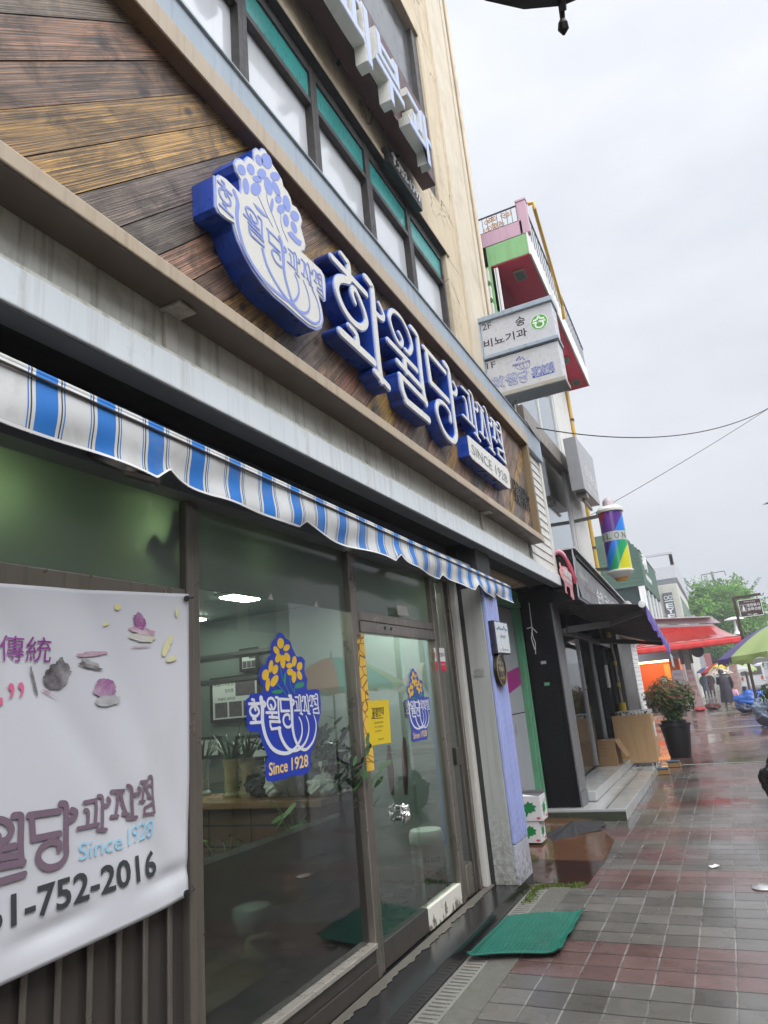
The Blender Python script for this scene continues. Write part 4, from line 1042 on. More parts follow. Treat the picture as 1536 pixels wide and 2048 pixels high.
for px, py, lab in ((590, 1640, 'low leafy green plant on the floor behind the window'), (455, 1700, 'thin sprig plant low behind the window glass')):
    c = onx(px, py, -.3); c.z = max(c.z - .12, .12)
    lv = MB(); big = px > 500
    for _ in range(22 if big else 12):
        a = ru(0, 6.28); L = ru(.05, .16); q = c + Vector((L * math.cos(a) * .8, L * math.sin(a) * .8, ru(.06, .22))); w = ru(.02, .04) if big else ru(.008, .018)
        lv.tube([c, q], .0025, 4)
        n_ = Vector((ru(-1, 1), ru(-1, 1), 1)).normalized(); a1 = n_.orthogonal().normalized(); a2 = n_.cross(a1)
        lv.poly([q + a1 * x * w * 1.5 + a2 * y * w for x, y in ell(0, 0, 1, .6, 0, 8)])
    tag(lv.build('floor_plant', plain('fresh_leaf_%d' % px, (.09, .22, .03), .4, var=.3), recalc=False), lab, 'plant')

# ================================================================== awning
AW = thing('striped_awning', (.16, 3, 2.75), 'rolled awning with blue and white striped valance hanging under the canopy', 'awning')
XA = .315; AY1 = 6.66
def stripes():
    g = G('striped_awning_cloth'); p = g.pos(); y = g.n('ShaderNodeSeparateXYZ', {0: p}).outputs[1]
    f = g.math('FRACT', g.math('DIVIDE', g.math('SUBTRACT', y, 1.276), .239))
    def band(a, b): return g.math('MULTIPLY', g.math('GREATER_THAN', f, a), g.math('LESS_THAN', f, b))
    blue = band(.16, .50); thin = g.math('ADD', band(.04, .062), band(.596, .618)); blk = g.math('ADD', band(.085, .108), band(.55, .573))
    base = g.mix(g.noise(3, 5), (.52, .53, .52), (.62, .63, .62))
    dirt = g.noise(2.2, 6, .7, dist=.5)
    c = g.mix(blue, base, (.012, .16, .52)); c = g.mix(thin, c, (.03, .16, .45)); c = g.mix(blk, c, (.02, .025, .03))
    c = g.mix(g.rng(dirt, .50, .72, 0, .55), c, (.27, .23, .17))
    return g.fin(c, .55)
M['stripes'] = stripes()
notch = [1.90, 2.88, 3.97, 4.79, 5.56, 6.16]
def vb(y):
    z = 2.506 - .0113 * (y - 1.2) - .012 + .008 * math.sin(y * 9) + .006 * noise.noise((y * 2, 1, 0))
    for k, c in enumerate(notch):
        d = y - c
        if -.06 < d < .30: z += (.052 if k % 2 == 0 else .038) * (max(0, 1 + d / .06) if d < 0 else max(0, 1 - d / .30) ** 2)
    return z
def val(u, v):
    y = -1.5 + (AY1 + 1.5) * u; zb_ = vb(y); zt_ = 2.70 - .0198 * (y - 1.2); z = zt_ + (zb_ - zt_) * v
    x = XA + .012 + .012 * math.sin(v * 5 + y * 4) * v + .02 * v * v * noise.noise((y * 3.2, 7, v)) + .03 * v * v * noise.noise((y * 1.1, 2, 0)) + .05 * max(0, (zb_ - (2.506 - .0113 * (y - 1.2))) / .05) * v * v * .4
    return Vector((x, y, z))
MB().grid(val, 700, 14).build('valance', M['stripes'], AW, smooth=2, solid=.004)
MB().grid(lambda u, v: val(u, .95 + .05 * v) + Vector((.004, 0, 0)), 700, 2).build('hem', M['white'], AW, smooth=2)
TZ = lambda y: 2.705 - .0198 * (y - 1.2)
MB().tube([(XA, -1.5, TZ(-1.5)), (XA, AY1, TZ(AY1))], .015, 16).build('roller_tube', M['stripes'], AW, smooth=True)
b = MB(); b.tube([(XA + .02, -1.5, TZ(-1.5) - .026), (XA + .02, AY1, TZ(AY1) - .018)], .005, 8); b.build('front_rail', M['steeldark'], AW, smooth=True)
b = MB(); b.box(.10, .22, -1.5, 5.8, 2.66, 2.72); b.build('awning_box', M['soffit'], AW, bevel=.01)
for y in (1.75, 4.8): b = MB(); b.bar((.08, y, 2.63), (.29, y + .14, 2.50), .04, .06); b.tube([(.2, y + .06, 2.53), (.30, y + .14, 2.49)], .022, 8); b.build('arm', M['steeldark'], AW)

# ================================================================== banner
BN = thing('vinyl_banner', (.03, 1.3, .9), 'grey white vinyl banner with purple shop name and phone number tied across the left window', 'banner')
XBN = .047
def wrinkle(y, z):
    d = (y - 2.3) * .8 + (2.1 - z)          # diagonal pulls from the top right eyelet
    w = -.016 * math.exp(-((y - 2.05 + (z - 1.6) * .55) / .10) ** 2) - .012 * math.exp(-((y - 1.75 + (z - 1.6) * .8) / .08) ** 2)
    w += -.007 * (1 + noise.noise((y * 2.3, z * 2.3, 4))) - .006 * math.exp(-((z - .98 - (y - 1.2) * .05) / .03) ** 2) * (1 + math.sin(y * 12))
    return w
def ban(u, v):
    y = -1.2 + 3.525 * u; zt = 2.135 - .06 * math.sin(math.pi * min(1, (2.33 - y) / 2.6)) ; zb_ = .935 - .02 * math.sin(math.pi * min(1, (2.33 - y) / 2.2)) - .02 * (2.33 - y) * .5
    z = zb_ + (zt - zb_) * v; return Vector((XBN + wrinkle(y, z), y, z))
def vinyl():
    g = G('printed_vinyl'); f = g.noise(2, 4)
    c = g.mix(f, (.53, .54, .575), (.60, .61, .64)); s_ = g.noise(1, 4, .6, stretch=(1, 3, .8))
    c = g.mix(g.rng(s_, .55, .75, 0, .18), c, (.36, .36, .35)); return g.fin(c, .42)
MB().grid(ban, 200, 80).build('cloth', vinyl(), BN, smooth=2, solid=.003)
purple = flat('plum_print', (.18, .125, .165), .45); dk = flat('charcoal_print', (.045, .05, .055), .45); sky_ = flat('light_blue_print', (.30, .58, .75), .45); pink = flat('pink_print', (.62, .13, .26), .45); mag = flat('violet_print', (.25, .05, .26), .45)
XPR = XBN + .008
def onto_cloth(mb):
    for v in mb.v: v.x = XBN + .0065 + wrinkle(v.y, v.z) + (v.x - XPR)
    return mb
bp = lambda a, b: onx(a, b, XPR)
def banner_text(s_, bl, br, tl, m, bold=0.0):
    t = MB(); a, b, c = bp(*bl), bp(*br), bp(*tl)
    text_on(t, s_, (XPR, a.y, a.z), (XPR, b.y, b.z), (XPR, c.y, c.z), 0, 0, bold); return onto_cloth(t).build('print', m, BN, recalc=False)
pb_ = MB(); oy_, s2 = 1530, .22135
def bl_letter(k, bl, br, tl, w):
    f = lambda p: (lambda q: (XPR, q.y, q.z))(bp(p[0] * s2, oy_ + p[1] * s2)); letter_to(pb_, k, f(bl), f(br), f(tl), w, 0, .0006)
bl_letter('화', (-900, 1360), (-290, 1180), (-900, 620), .021)
bl_letter('월', (-180, 1110), (235, 990), (-180, 520), .021)
bl_letter('당', (272, 985), (705, 860), (272, 405), .021)
bl_letter('과', (715, 655), (1010, 575), (735, 315), .0135)
bl_letter('자', (1025, 535), (1290, 465), (1025, 215), .0135)
bl_letter('점', (1285, 480), (1422, 430), (1285, 130), .0105)
onto_cloth(pb_).build('print', purple, BN, recalc=False)
banner_text('Since', (162, 1722), (250, 1697), (162, 1687), sky_); banner_text('1928', (261, 1692), (312, 1672), (263, 1655), sky_)
banner_text('061-752-2016', (-78, 1893), (321, 1751), (-78, 1820), dk, .02)
banner_text('傳統', (3, 1321), (106, 1325), (5, 1267), mag, 0); banner_text('百年', (-330, 1330), (-60, 1322), (-330, 1245), mag, .01)
banner_text('”', (20, 1398), (53, 1394), (20, 1366), pink); banner_text('맛', (-170, 1485), (10, 1478), (-170, 1360), pink, .03)
def rough(pts, cx, cy):
    return [(cx + (a - cx) * (1 + .28 * noise.noise((a * .13, b * .13, 1)) + .22 * noise.noise((a * .45, b * .45, 4))), cy + (b - cy) * (1 + .28 * noise.noise((a * .13, b * .13, 2)) + .22 * noise.noise((a * .45, b * .45, 7)))) for a, b in pts]
def printed(name, a, b, sc=60, st=None):
    g = G(name); f = g.noise(sc, 5, .7, stretch=st); c = g.mix(g.rng(f, .35, .65, 0, 1), a, b); f2 = g.noise(13, 3); return g.fin(g.mix(g.rng(f2, .4, .7, 0, .5), c, (.52, .52, .54)), .45)
def blob(m, lst, name='print'):
    for i, (cx, cy, rx, ry, an) in enumerate(lst):
        t = MB(); t.poly([(lambda q: Vector((XPR + .0004 * (i + 1), q.y, q.z)))(bp(a + .9 * noise.noise((a * .2, b * .2, 3)) * rx * .2, b)) for a, b in rough(ell(cx, cy, rx, ry, an, 40), cx, cy)])
        onto_cloth(t).build(name, m, BN, recalc=False)
blob(printed('grey_fruit', (.05, .045, .05), (.16, .14, .15)), [(119, 1350, 22, 30, 15), (75, 1363, 3, 30, -12), (185, 1332, 26, 4, 12)])
blob(printed('grey_shadow', (.22, .22, .22), (.44, .44, .45), 9), [(190, 1328, 24, 6, 25), (222, 1400, 28, 11, -8)])
blob(printed('plum_fruit', (.20, .045, .17), (.34, .11, .29), 90), [(216, 1376, 24, 20, -10), (283, 1242, 11, 17, -15)])
blob(printed('pink_petal', (.40, .20, .28), (.56, .42, .48), 14), [(188, 1307, 32, 5, -6), (290, 1262, 26, 7, 12), (286, 1292, 20, 1.6, -3), (105, 1385, 18, 2, 28)])
blob(printed('yellow_splash', (.74, .68, .16), (.66, .62, .30), 18), [(240, 1213, 6, 6, 0), (220, 1247, 5, 3, -30), (338, 1290, 6, 22, 25), (345, 1318, 12, 5, -20), (357, 1225, 3, 9, 0)])
blob(printed('pale_yellow_wash', (.55, .53, .36), (.53, .53, .50), 8), [(288, 1275, 28, 8, 8)])
ey = MB()
for py in (1197, 1787): q = bp(374, py); ey.tube([(XPR - .006, q.y, q.z), (XPR + .003, q.y, q.z)], .013, 14)
ey.build('eyelet', M['blackletter'], BN)
st = MB()
for py in (1197, 1787): q = bp(374, py); st.tube([(XPR + .004, q.y, q.z), (XPR + .01, q.y + .03, q.z + .008), (.02, q.y + .07, q.z + .012)], .003, 6)
st.build('tie_cord', M['black'], BN)

# ================================================================== window stickers
ox, oy, sc = 480, 1250, .15625
XST = -.029
s3 = lambda a, b, h=0: (lambda q: Vector((XST + h, q.y, q.z)))(onx(ox + a * sc, oy + b * sc, XST))
SK = thing('window_sticker', s3(560, 1050), 'large blue flower vase sticker reading Since 1928 on the main window pane', 'sticker', 'blue shop stickers on the glass')
out = [(505, 90), (545, 110), (580, 170), (640, 210), (665, 290), (720, 400), (790, 408), (828, 455), (822, 560), (830, 640), (860, 700), (850, 780), (862, 832), (960, 820), (1005, 832), (1022, 900), (1030, 1000), (1030, 1130), (1000, 1250), (985, 1400), (940, 1560), (900, 1650), (902, 1760), (892, 1855), (868, 1900), (740, 1928), (640, 1935), (600, 1960), (400, 2010), (350, 1995), (325, 1940), (325, 1780), (358, 1680), (300, 1560), (262, 1440), (245, 1370), (130, 1370), (92, 1330), (80, 1200), (85, 1100), (70, 1000), (80, 950), (115, 925), (130, 885), (200, 875), (290, 862), (300, 800), (250, 730), (235, 640), (265, 540), (330, 492), (345, 430), (390, 370), (388, 270), (410, 210), (450, 170), (480, 110)]
MB().prism([s3(a, b) for a, b in out], (.0015, 0, 0)).build('backing', flat('royal_blue_vinyl', (.008, .035, .36), .3), SK)
def petals(lst, m, name, h=.0025):
    t = MB()
    for q in lst: t.poly([s3(a, b, h) for a, b in ell(*q, 16)])
    return t.build(name, m, SK, recalc=False)
petals([(515, 235, 44, 68, 0), (460, 325, 33, 58, -28), (592, 292, 36, 50, 38), (482, 425, 36, 60, 18), (543, 470, 33, 88, -3), (600, 412, 36, 60, -22), (690, 465, 30, 68, 5), (628, 520, 42, 36, 0), (758, 530, 36, 56, 10), (638, 602, 42, 45, -30), (686, 668, 30, 75, 4), (757, 645, 32, 60, -18), (390, 530, 28, 82, 8), (320, 638, 45, 72, 12), (447, 570, 36, 64, 15), (350, 760, 28, 90, 4), (435, 715, 42, 82, 28)], flat('sticker_yellow', (.72, .45, .012), .35), 'petal')
petals([(470, 855, 72, 24, -6), (568, 690, 15, 82, 3), (758, 770, 66, 36, -22)], flat('sticker_green', (.012, .25, .10), .35), 'leaf')
sp_ = MB()
def sline(mb, pts, w, h0=.0028, h1=.0034):
    q = [s3(a, b) for a, b in pts]; stroke(mb, [(p.y, p.z) for p in q], w, lambda a, b, h: Vector((XST + h, a, b)), h0, h1)
for pts in ([(512, 540), (525, 640), (560, 750), (632, 890)], [(628, 670), (645, 790), (700, 880)], [(460, 750), (535, 830), (582, 895)], [(690, 870), (700, 800), (790, 755)]): sline(sp_, pts, .006)
sp_.build('stem', flat('stem_teal', (.05, .22, .22), .4), SK)
wl_ = MB()
def sbox(k, L, Rr, T, B, w, only=None):
    yl, yr, zt, zb_ = s3(*L).y, s3(*Rr).y, s3(*T).z, s3(*B).z
    letter_to(wl_, k, (XST, yl, zb_), (XST, yr, zb_), (XST, yl, zt), w, .0026, .0032, only=only)
sbox('화', (112, 1100), (320, 1100), (250, 940), (200, 1300), .015, only=(0, 1, 2, 3, 4, 7))
sbox('월', (330, 1100), (500, 1100), (470, 925), (420, 1330), .014)
sbox('당', (505, 1100), (690, 1100), (620, 905), (580, 1310), .014)
sbox('과', (688, 1000), (800, 1000), (765, 897), (790, 1145), .0095)
sbox('자', (798, 1000), (892, 1000), (870, 890), (880, 1140), .0095)
sbox('점', (892, 1000), (998, 1000), (980, 885), (960, 1135), .0095)
sline(wl_, [(262, 940), (280, 1060), (283, 1250), (330, 1450), (420, 1590), (540, 1642), (650, 1620), (740, 1520), (787, 1390), (780, 1260), (748, 1180)], (.030, .008), .0031, .0037)
sline(wl_, [(495, 1325), (520, 1440), (580, 1550), (650, 1605), (750, 1590), (830, 1500), (872, 1370), (868, 1250), (838, 1165)], (.024, .007), .0033, .0039)
sline(wl_, [(640, 920), (655, 1100), (667, 1320), (700, 1470), (760, 1570), (840, 1592), (922, 1500), (962, 1370), (965, 1250), (937, 1155)], (.026, .007), .0035, .0041)
wl_.build('white_lettering', flat('sticker_white', (.66, .68, .72), .35), SK, recalc=False)
scr = flat('sticker_cream', (.78, .55, .16), .35)
t = MB(); text_on(t, 'Since', s3(365, 1935), s3(608, 1876), s3(362, 1765), .0026, 0, .018); t.build('yellow_writing', scr, SK, recalc=False)
t = MB(); text_on(t, '1928', s3(655, 1866), s3(870, 1812), s3(652, 1698), .0026, 0, .018); t.build('yellow_writing', scr, SK, recalc=False)
s2_ = copy_tree(SK)
zt1, zb1 = onx(560, 1264, XST).z, onx(545, 1564, XST).z; zt2, zb2 = onx(823, 1337, XST).z, onx(832, 1483, XST).z
k = (zt2 - zb2) / (zt1 - zb1); s2_.scale = (1, k, k)
s2_.location = (XST + .0145, onx(829, 1414, XST).y, (zt2 + zb2) / 2 + (SK.location.z - (zt1 + zb1) / 2) * k)
tag(s2_, 'small blue flower vase sticker on the glass door above the foil wrapped handle', 'sticker')
# yellow notice, taped strip, no smoking label
XN = -.002
nn = lambda a, b, h=0: (lambda q: Vector((XN + h, q.y, q.z)))(onx(a, b, XN))
YN = thing('yellow_notice', nn(757, 1445), 'yellow sold out notice stuck on the glass door', 'notice')
MB().prism([nn(735, 1402), nn(777, 1399), nn(782, 1485), nn(738, 1492)], (.001, 0, 0)).build('sheet', flat('notice_yellow', (.66, .48, .01), .5), YN)
w = MB(); text_on(w, '품절안내', nn(744, 1436), nn(767, 1430), nn(743.5, 1419), .0025, 0, .01)
for i, s_ in enumerate(('오늘 준비한 상품이', '모두 소진되었습니다', '감사합니다')): text_on(w, s_, nn(748 + i, 1448 + i * 8.5), nn(766 - (i == 2) * 3, 1445.5 + i * 8.5), nn(748 + i, 1444 + i * 8.5), .0025)
text_on(w, '화월당과자점', nn(756, 1481), nn(767, 1479), nn(756, 1477), .0025)
for yy in (1417, 1437): q = [nn(742, yy), nn(766, yy - 1.5)]; w.bar(q[0] + Vector((.002, 0, 0)), q[1] + Vector((.002, 0, 0)), .0008, .004)
w.build('writing', M['ink'], YN)
YT = thing('yellow_tape_strip', nn(730, 1400), 'long yellow strip with brown cracks down the edge of the glass door', 'tape')
def tapem():
    g = G('cracked_yellow_tape'); p = g.pos(); v = g.n('ShaderNodeTexVoronoi', {'Vector': g.n('ShaderNodeMapping', {0: p, 'Scale': (1, 9, 14)}).outputs[0], 'Scale': 1, 'Randomness': .7}, feature='DISTANCE_TO_EDGE').outputs['Distance']
    return g.fin(g.mix(g.rng(v, .02, .05, 1, 0), (.72, .45, .05), (.16, .06, .02)), .45)
MB().prism([nn(712.5, 1268), nn(727, 1268), nn(749, 1540), nn(734, 1543)], (.0008, 0, 0)).build('tape', tapem(), YT)
NS = thing('no_smoking_label', nn(880, 1320), 'small white and red no smoking label on the narrow side glass', 'label')
MB().prism([nn(867, 1296), nn(888, 1296), nn(891, 1323), nn(870.5, 1323)], (.001, 0, 0)).build('top_half', M['white'], NS)
MB().prism([nn(870.6, 1323.2), nn(891, 1323.2), nn(893, 1341), nn(873, 1341)], (.001, 0, 0)).build('lower_half', flat('label_red', (.62, .02, .06), .5), NS)
w = MB(); text_on(w, '금연업소', nn(873, 1313), nn(890, 1313), nn(872, 1305), .002, 0, .015); w.build('writing', M['ink'], NS)
w = MB()
w.poly([nn(869.5, 1310, .0015) + Vector((0, .012 * math.cos(a), .028 * math.sin(a))) for a in [i * math.pi / 8 for i in range(16)]]); w.build('ring', flat('ring_red', (.55, .03, .05), .5), NS, recalc=False)
w = MB(); text_on(w, '이 건물은 금연구역입니다', nn(874.5, 1331), nn(890, 1331), nn(874, 1327), .0022); w.build('small_writing', M['white'], NS)
# plate stuck on the grey cheek, paper patch on the frosted glass
q = [ony(a, b, 5.846) for a, b in ((949, 1353), (968, 1352), (967, 1337), (948, 1338))]
t = thing('metal_tag', q[0], 'tiny scratched metal tag on the grey pillar cheek', 'tag')
MB().prism(q, (0, -.002, 0)).build('plate', plain('scratched_plate', (.30, .30, .29), .35, metal=.5, var=.4, scale=60), t)
q = [nn(792, 1211), nn(812, 1214), nn(816, 1232), nn(794, 1230)]
tag(MB().prism([p + Vector((.006, 0, 0)) for p in q], (.001, 0, 0)).build('paper_scrap', M['jamb']), 'torn paper scrap left on the frosted glass above the door', 'scrap')

# ================================================================== things on the periwinkle pillar
PB = thing('pillar_light_box', (.33, 6.03, 1.95), 'white rectangular light box with a blue roof line on the periwinkle pillar', 'sign box')
X0, XF = .297, .35
y0, y1 = yx(987, 1240, XF), yx(1013, 1244, XF); z1 = zx(987, 1240, XF); z0 = zx(995, 1307, XF)
MB().box(X0, XF, y0, y1, z0, z1).build('case', plain('navy_case', (.012, .014, .035), .35), PB, bevel=.008)
MB().box(XF + .0005, XF + .004, y0 + .012, y1 - .012, z0 + .012, z1 - .012).build('face', plain('backlit_white', (.52, .56, .58), .25, var=.05), PB)
w = MB()
rp_ = [(.12, .74), (.22, .77), (.3, .82), (.36, .76), (.5, .76), (.6, .76), (.66, .84), (.74, .78), (.88, .75)]
stroke(w, [(y0 + (y1 - y0) * a, z0 + (z1 - z0) * b) for a, b in rp_], .012, lambda a, b, h: Vector((XF + h, a, b)), .0045, .0055)
w.build('roof_line', flat('print_blue', (.05, .09, .28), .4), PB)
w = MB(); text_on(w, '화월당', (XF, y0 + (y1 - y0) * .3, z0 + (z1 - z0) * .48), (XF, y0 + (y1 - y0) * .72, z0 + (z1 - z0) * .48), (XF, y0 + (y1 - y0) * .3, z0 + (z1 - z0) * .57), .005)
text_on(w, '순천시 문화거리', (XF, y0 + (y1 - y0) * .2, z0 + (z1 - z0) * .1), (XF, y0 + (y1 - y0) * .85, z0 + (z1 - z0) * .1), (XF, y0 + (y1 - y0) * .2, z0 + (z1 - z0) * .15), .005); w.build('writing', M['ink'], PB)
c = onx(1003, 1340, .33)
RP = thing('round_plaque', (.30, c.y, c.z), 'round black plaque with gold writing under the light box', 'plaque')
MB().lathe([(.135, 0), (.14, .006), (.14, .028), (.13, .034)], (.297, c.y, c.z), 32, (1, 0, 0)).build('disc', plain('black_disc', (.02, .018, .015), .35), RP, smooth=True)
MB().lathe([(.128, 0), (.136, .002), (.136, .005), (.128, .006)], (.331, c.y, c.z), 32, (1, 0, 0), cap=False).build('gold_ring', plain('gold', (.45, .30, .12), .35, metal=.6), RP)
w = MB()
for s_, dz, hw, hh in (('백년가게', .045, .07, .03), ('화월당', -.01, .08, .04), ('since 1928', -.075, .06, .02)):
    text_on(w, s_, (.3315, c.y - hw, c.z + dz), (.3315, c.y + hw, c.z + dz), (.3315, c.y - hw, c.z + dz + hh), .001)
w.build('writing', plain('gold_paint', (.55, .42, .22), .4), RP)

# ================================================================== green mat
MT = thing('door_mat', (.5, 5.2, .04), 'bright green rubber door mat draped from the black step over the drain', 'mat')
def matz(x): return .1055 if x < .262 else (.1055 - (x - .262) / .06 * .085 if x < .322 else .0205 + .006 * math.sin((x - .322) * 9))
cs_ = [onz(933, 1890, .1), onz(1012, 1810, .1), onz(1169, 1822, .02), onz(1118, 1910, .02)]
mb_ = MB(); NU, NV = 19, 16
def mp(u, v):
    a = cs_[0].lerp(cs_[3], u); b_ = cs_[1].lerp(cs_[2], u); p = a.lerp(b_, v); curl = .022 * max(0, (u - .86) / .14) ** 2 * (1 + noise.noise((v * 5, 2, 0))) + .016 * max(0, (.1 - v) / .1) ** 2
    return Vector((p.x, p.y, curl + matz(p.x) + .002 * noise.noise((p.x * 9, p.y * 9, 0))))
def matm():
    g = G('green_rubber'); c = g.mix(g.noise(9, 4), (.001, .085, .058), (.003, .135, .095)); c = g.mix(g.rng(g.noise(5, 6, .7), .56, .74, 0, .55), c, (.05, .045, .03)); return g.fin(c, .5, Specular_IOR_Level=.25)
mm = matm()
base = MB().grid(mp, 30, 24).build('base', plain('shaded_green_rubber', (.001, .025, .017), .6), MT, solid=.005)  # shade in the holes between the ribs is put into this darker base colour
rb = MB()
for i in range(NU + 1):
    u = i / NU; rb.tube([mp(u, v / 24) + Vector((0, 0, .005)) for v in range(25)], .0045, 5)
for j in range(NV * 2 + 1):
    v = j / (NV * 2); rb.tube([mp(u / 24, v) + Vector((0, 0, .005)) for u in range(25)], .0045, 5)
rb.build('ribs', mm, MT)

# ================================================================== stair entrance between the two shops
M['greenpaint'] = plain('green_painted_frame', (.10, .30, .17), .5, var=.15, scale=5, streak=.4, dirt=(.10, .06, .03), dirtamt=.2)
M['greypanel'] = plain('grey_roller_panel', (.33, .34, .37), .35, var=.06, scale=1.5, dirtamt=.08)
ST = thing('stair_door', (-.36, 8.0, .04), 'grey panel door with a magenta stripe in a green painted frame', 'door')
MB().box(-.39, -.36, 6.28, 9.11, .04, 1.31).build('lower_panel', M['greypanel'], ST, bevel=.004)
MB().box(-.39, -.36, 6.28, 9.11, 1.322, 2.66).build('upper_panel', M['greypanel'], ST, bevel=.004)
f = MB(); f.box(-.37, -.29, 9.112, 9.16, .04, 2.87); f.box(-.36, -.22, 6.28, 9.11, 2.665, 2.73); f.box(-.33, -.26, 9.162, 9.20, .04, 2.87)
f.build('frame', M['greenpaint'], ST, bevel=.005)
MB().box(-.36, -.24, 6.28, 9.11, 2.735, 2.87).build('lintel', M['greenpaint'], ST)
q = [onx(a, b, -.2495) for a, b in ((1010, 1372), (1047, 1326), (1050, 1364), (1012, 1412))]
mg_ = MB()
y_a, y_b = 7.2, 8.94
zl = lambda py, px: onx(px, py, -.249).z
za1, zb1_ = onx(1010, 1347, -.36), onx(1044, 1329, -.36); zc1, zd1 = onx(1049, 1363, -.36), onx(1014, 1391, -.36)
mg_.poly([Vector((-.3585, p.y, p.z)) for p in (za1, zd1, zc1, zb1_)])
mg_.build('stripe', flat('magenta_stripe', (.30, .02, .18), .4), ST)
h = MB(); p = onx(1054, 1440, -.36); h.box(-.358, -.335, p.y - .03, p.y + .03, p.z - .12, p.z + .14); h.build('handle', plain('rust_brown_handle', (.09, .05, .035), .5), ST, bevel=.005)

def apple_box(c, sx, sy, sz, label, openlid, rz=0):
    c = Vector(c); t = thing('fruit_box', c, label, 'box', 'white fruit cartons by the stair door')
    wm = M['carton']
    b = MB(); th = .006
    for x0, x1, y0, y1 in ((-sx, -sx + th, -sy, sy), (sx - th, sx, -sy, sy), (-sx + th, sx - th, -sy, -sy + th), (-sx + th, sx - th, sy - th, sy)): b.box(c.x + x0, c.x + x1, c.y + y0, c.y + y1, c.z + .001, c.z + sz)
    b.box(c.x - sx + th, c.x + sx - th, c.y - sy + th, c.y + sy - th, c.z + .001, c.z + .01)
    b.build('carton', wm, t)
    l = MB()
    if openlid:
        l.quad(c + Vector((-sx, -sy, sz)), c + Vector((sx, -sy, sz)), c + Vector((sx * .9, -sy * .2, sz - .02)), c + Vector((-sx * .9, -sy * .2, sz + .015)))
        l.quad(c + Vector((-sx, sy, sz)), c + Vector((sx, sy, sz)), c + Vector((sx, sy * .4, sz + .05)), c + Vector((-sx, sy * .4, sz + .035)))
    else: l.quad(c + Vector((-sx, -sy, sz)), c + Vector((sx, -sy, sz)), c + Vector((sx, sy, sz)), c + Vector((-sx, sy, sz)))
    l.build('flaps', wm, t)
    g = MB(); random.seed(int(c.z * 100) + 3)
    o = c + Vector((sx * .0, -sy - .0015, sz * .5))
    lf = [(0, .85), (.2, .6), (.55, .72), (.5, .45), (.95, .25), (.7, .05), (.8, -.3), (.4, -.3), (.2, -.5), (-.1, -.42), (-.35, -.9), (-.5, -.85), (-.45, -.4), (-.85, -.15), (-.65, .1), (-.75, .5), (-.35, .5)]
    k = sz * .36
    g.prism([o + Vector((a * k, 0, b * k)) for a, b in lf], (0, -.0005, 0)); 
    o2 = c + Vector((sx + .0015, 0, sz * .45)); g.prism([o2 + Vector((0, a * k * .9, b * k * .9)) for a, b in lf], (.0005, 0, 0))
    g.build('leaf_print', plain('carton_green', (.01, .20, .05), .5), t)
    r = MB(); r.poly([o + Vector((sx * .7 + a, -.001, -sz * .38 + b)) for a, b in ell(0, 0, .022, .011, 0, 12)]); r.poly([o2 + Vector((.001, sy * .6 + a, -sz * .33 + b)) for a, b in ell(0, 0, .03, .014, 0, 12)])
    r.build('red_label', flat('carton_red', (.60, .03, .12), .5), t)
    w = MB(); text_on(w, '순천배', o2 + Vector((.001, sy * .1, sz * .22)), o2 + Vector((.001, sy * .75, sz * .22)), o2 + Vector((.001, sy * .1, sz * .36)), .001); w.build('writing', flat('carton_writing', (.45, .05, .08), .5), t)
M['carton'] = plain('white_carton', (.62, .62, .62), .6, var=.04)
apple_box((-.09, 7.78, .045), .105, .11, .21, 'lower white fruit carton with a green leaf print standing on the ramp', False)
apple_box((-.07, 7.78, .258), .13, .12, .245, 'open white fruit carton with red writing stacked on the other carton', True)

# ================================================================== neighbour: dark shop, glazed middle, pink and red balcony above
M['blacktile'] = plain('black_granite_tile', (.006, .006, .0065), .3, var=.4, scale=40, spec=.25)
M['greytile'] = plain('grey_stone_edge', (.12, .12, .125), .4, var=.2, scale=14)
M['fgrey'] = plain('grey_sign_panel', (.135, .135, .145), .4, var=.08, scale=2, streak=.2)
NB = thing('neighbour_building', (-1, 12, 0), 'three storey building with black ground floor, pale glazing and a pink and crimson balcony', 'building')
b = MB(); b.box(-.9, .145, 9.25, 9.68, .0, 2.89); b.build('black_pillar', M['blacktile'], NB, bevel=.004)
b = MB(); b.box(.146, .165, 9.252, 9.66, .30, 2.89); b.box(.146, .172, 9.251, 9.665, .0, .295); b.build('pillar_edge', M['greytile'], NB, bevel=.004)
b = MB(); b.box(-6, -.5, 9.25, 17, 0, 9); b.box(-.5, .14, 9.26, 17, 2.9, 3.4); b.build('rear_body', M['blacktile'], NB)
b = MB(); b.box(-.5, .30, 14.02, 17.0, 0, 2.9); b.build('grey_wall', plain('grey_rendered_wall', (.10, .098, .095), .6, var=.15, scale=2), NB, bevel=.006)
b = MB(); b.box(-.5, .10, 13.45, 14.0, 0, 2.9); b.build('black_pier', M['blacktile'], NB, bevel=.004)
b = MB(); z = .01
while z < 2.88: b.box(.301, .318, 16.0, 17.02, z, min(z + .085, 2.89)); z += .092
b.build('white_tiles', M['white'], NB, bevel=.004)
gl = MB(); gl.box(-.10, -.09, 9.69, 13.44, .32, 2.35); gp_ = gl.build('shop_window', M['glassdark'], NB)
f = MB()
for y in (10.75, 12.0, 13.35): f.box(-.12, -.06, y, y + .06, .32, 2.4)
f.box(-.12, -.06, 9.69, 13.44, 2.36, 2.45); f.build('shop_window_frame', plain('pale_alu_frame', (.30, .31, .31), .35, metal=.6), NB, bevel=.004)
iw = MB(); iw.box(-.48, -.47, 9.69, 13.44, .3, 2.6); iw.build('inside', plain('dim_interior', (.03, .032, .03), .5, var=.7, scale=3), NB)
pk = MB()
for y, z in ((11.1, 1.1), (11.35, 1.08)): pk.lathe([(.001, 0), (.1, .01), (.001, .02)], (-.2, y, z), 14, (1, 0, 0))
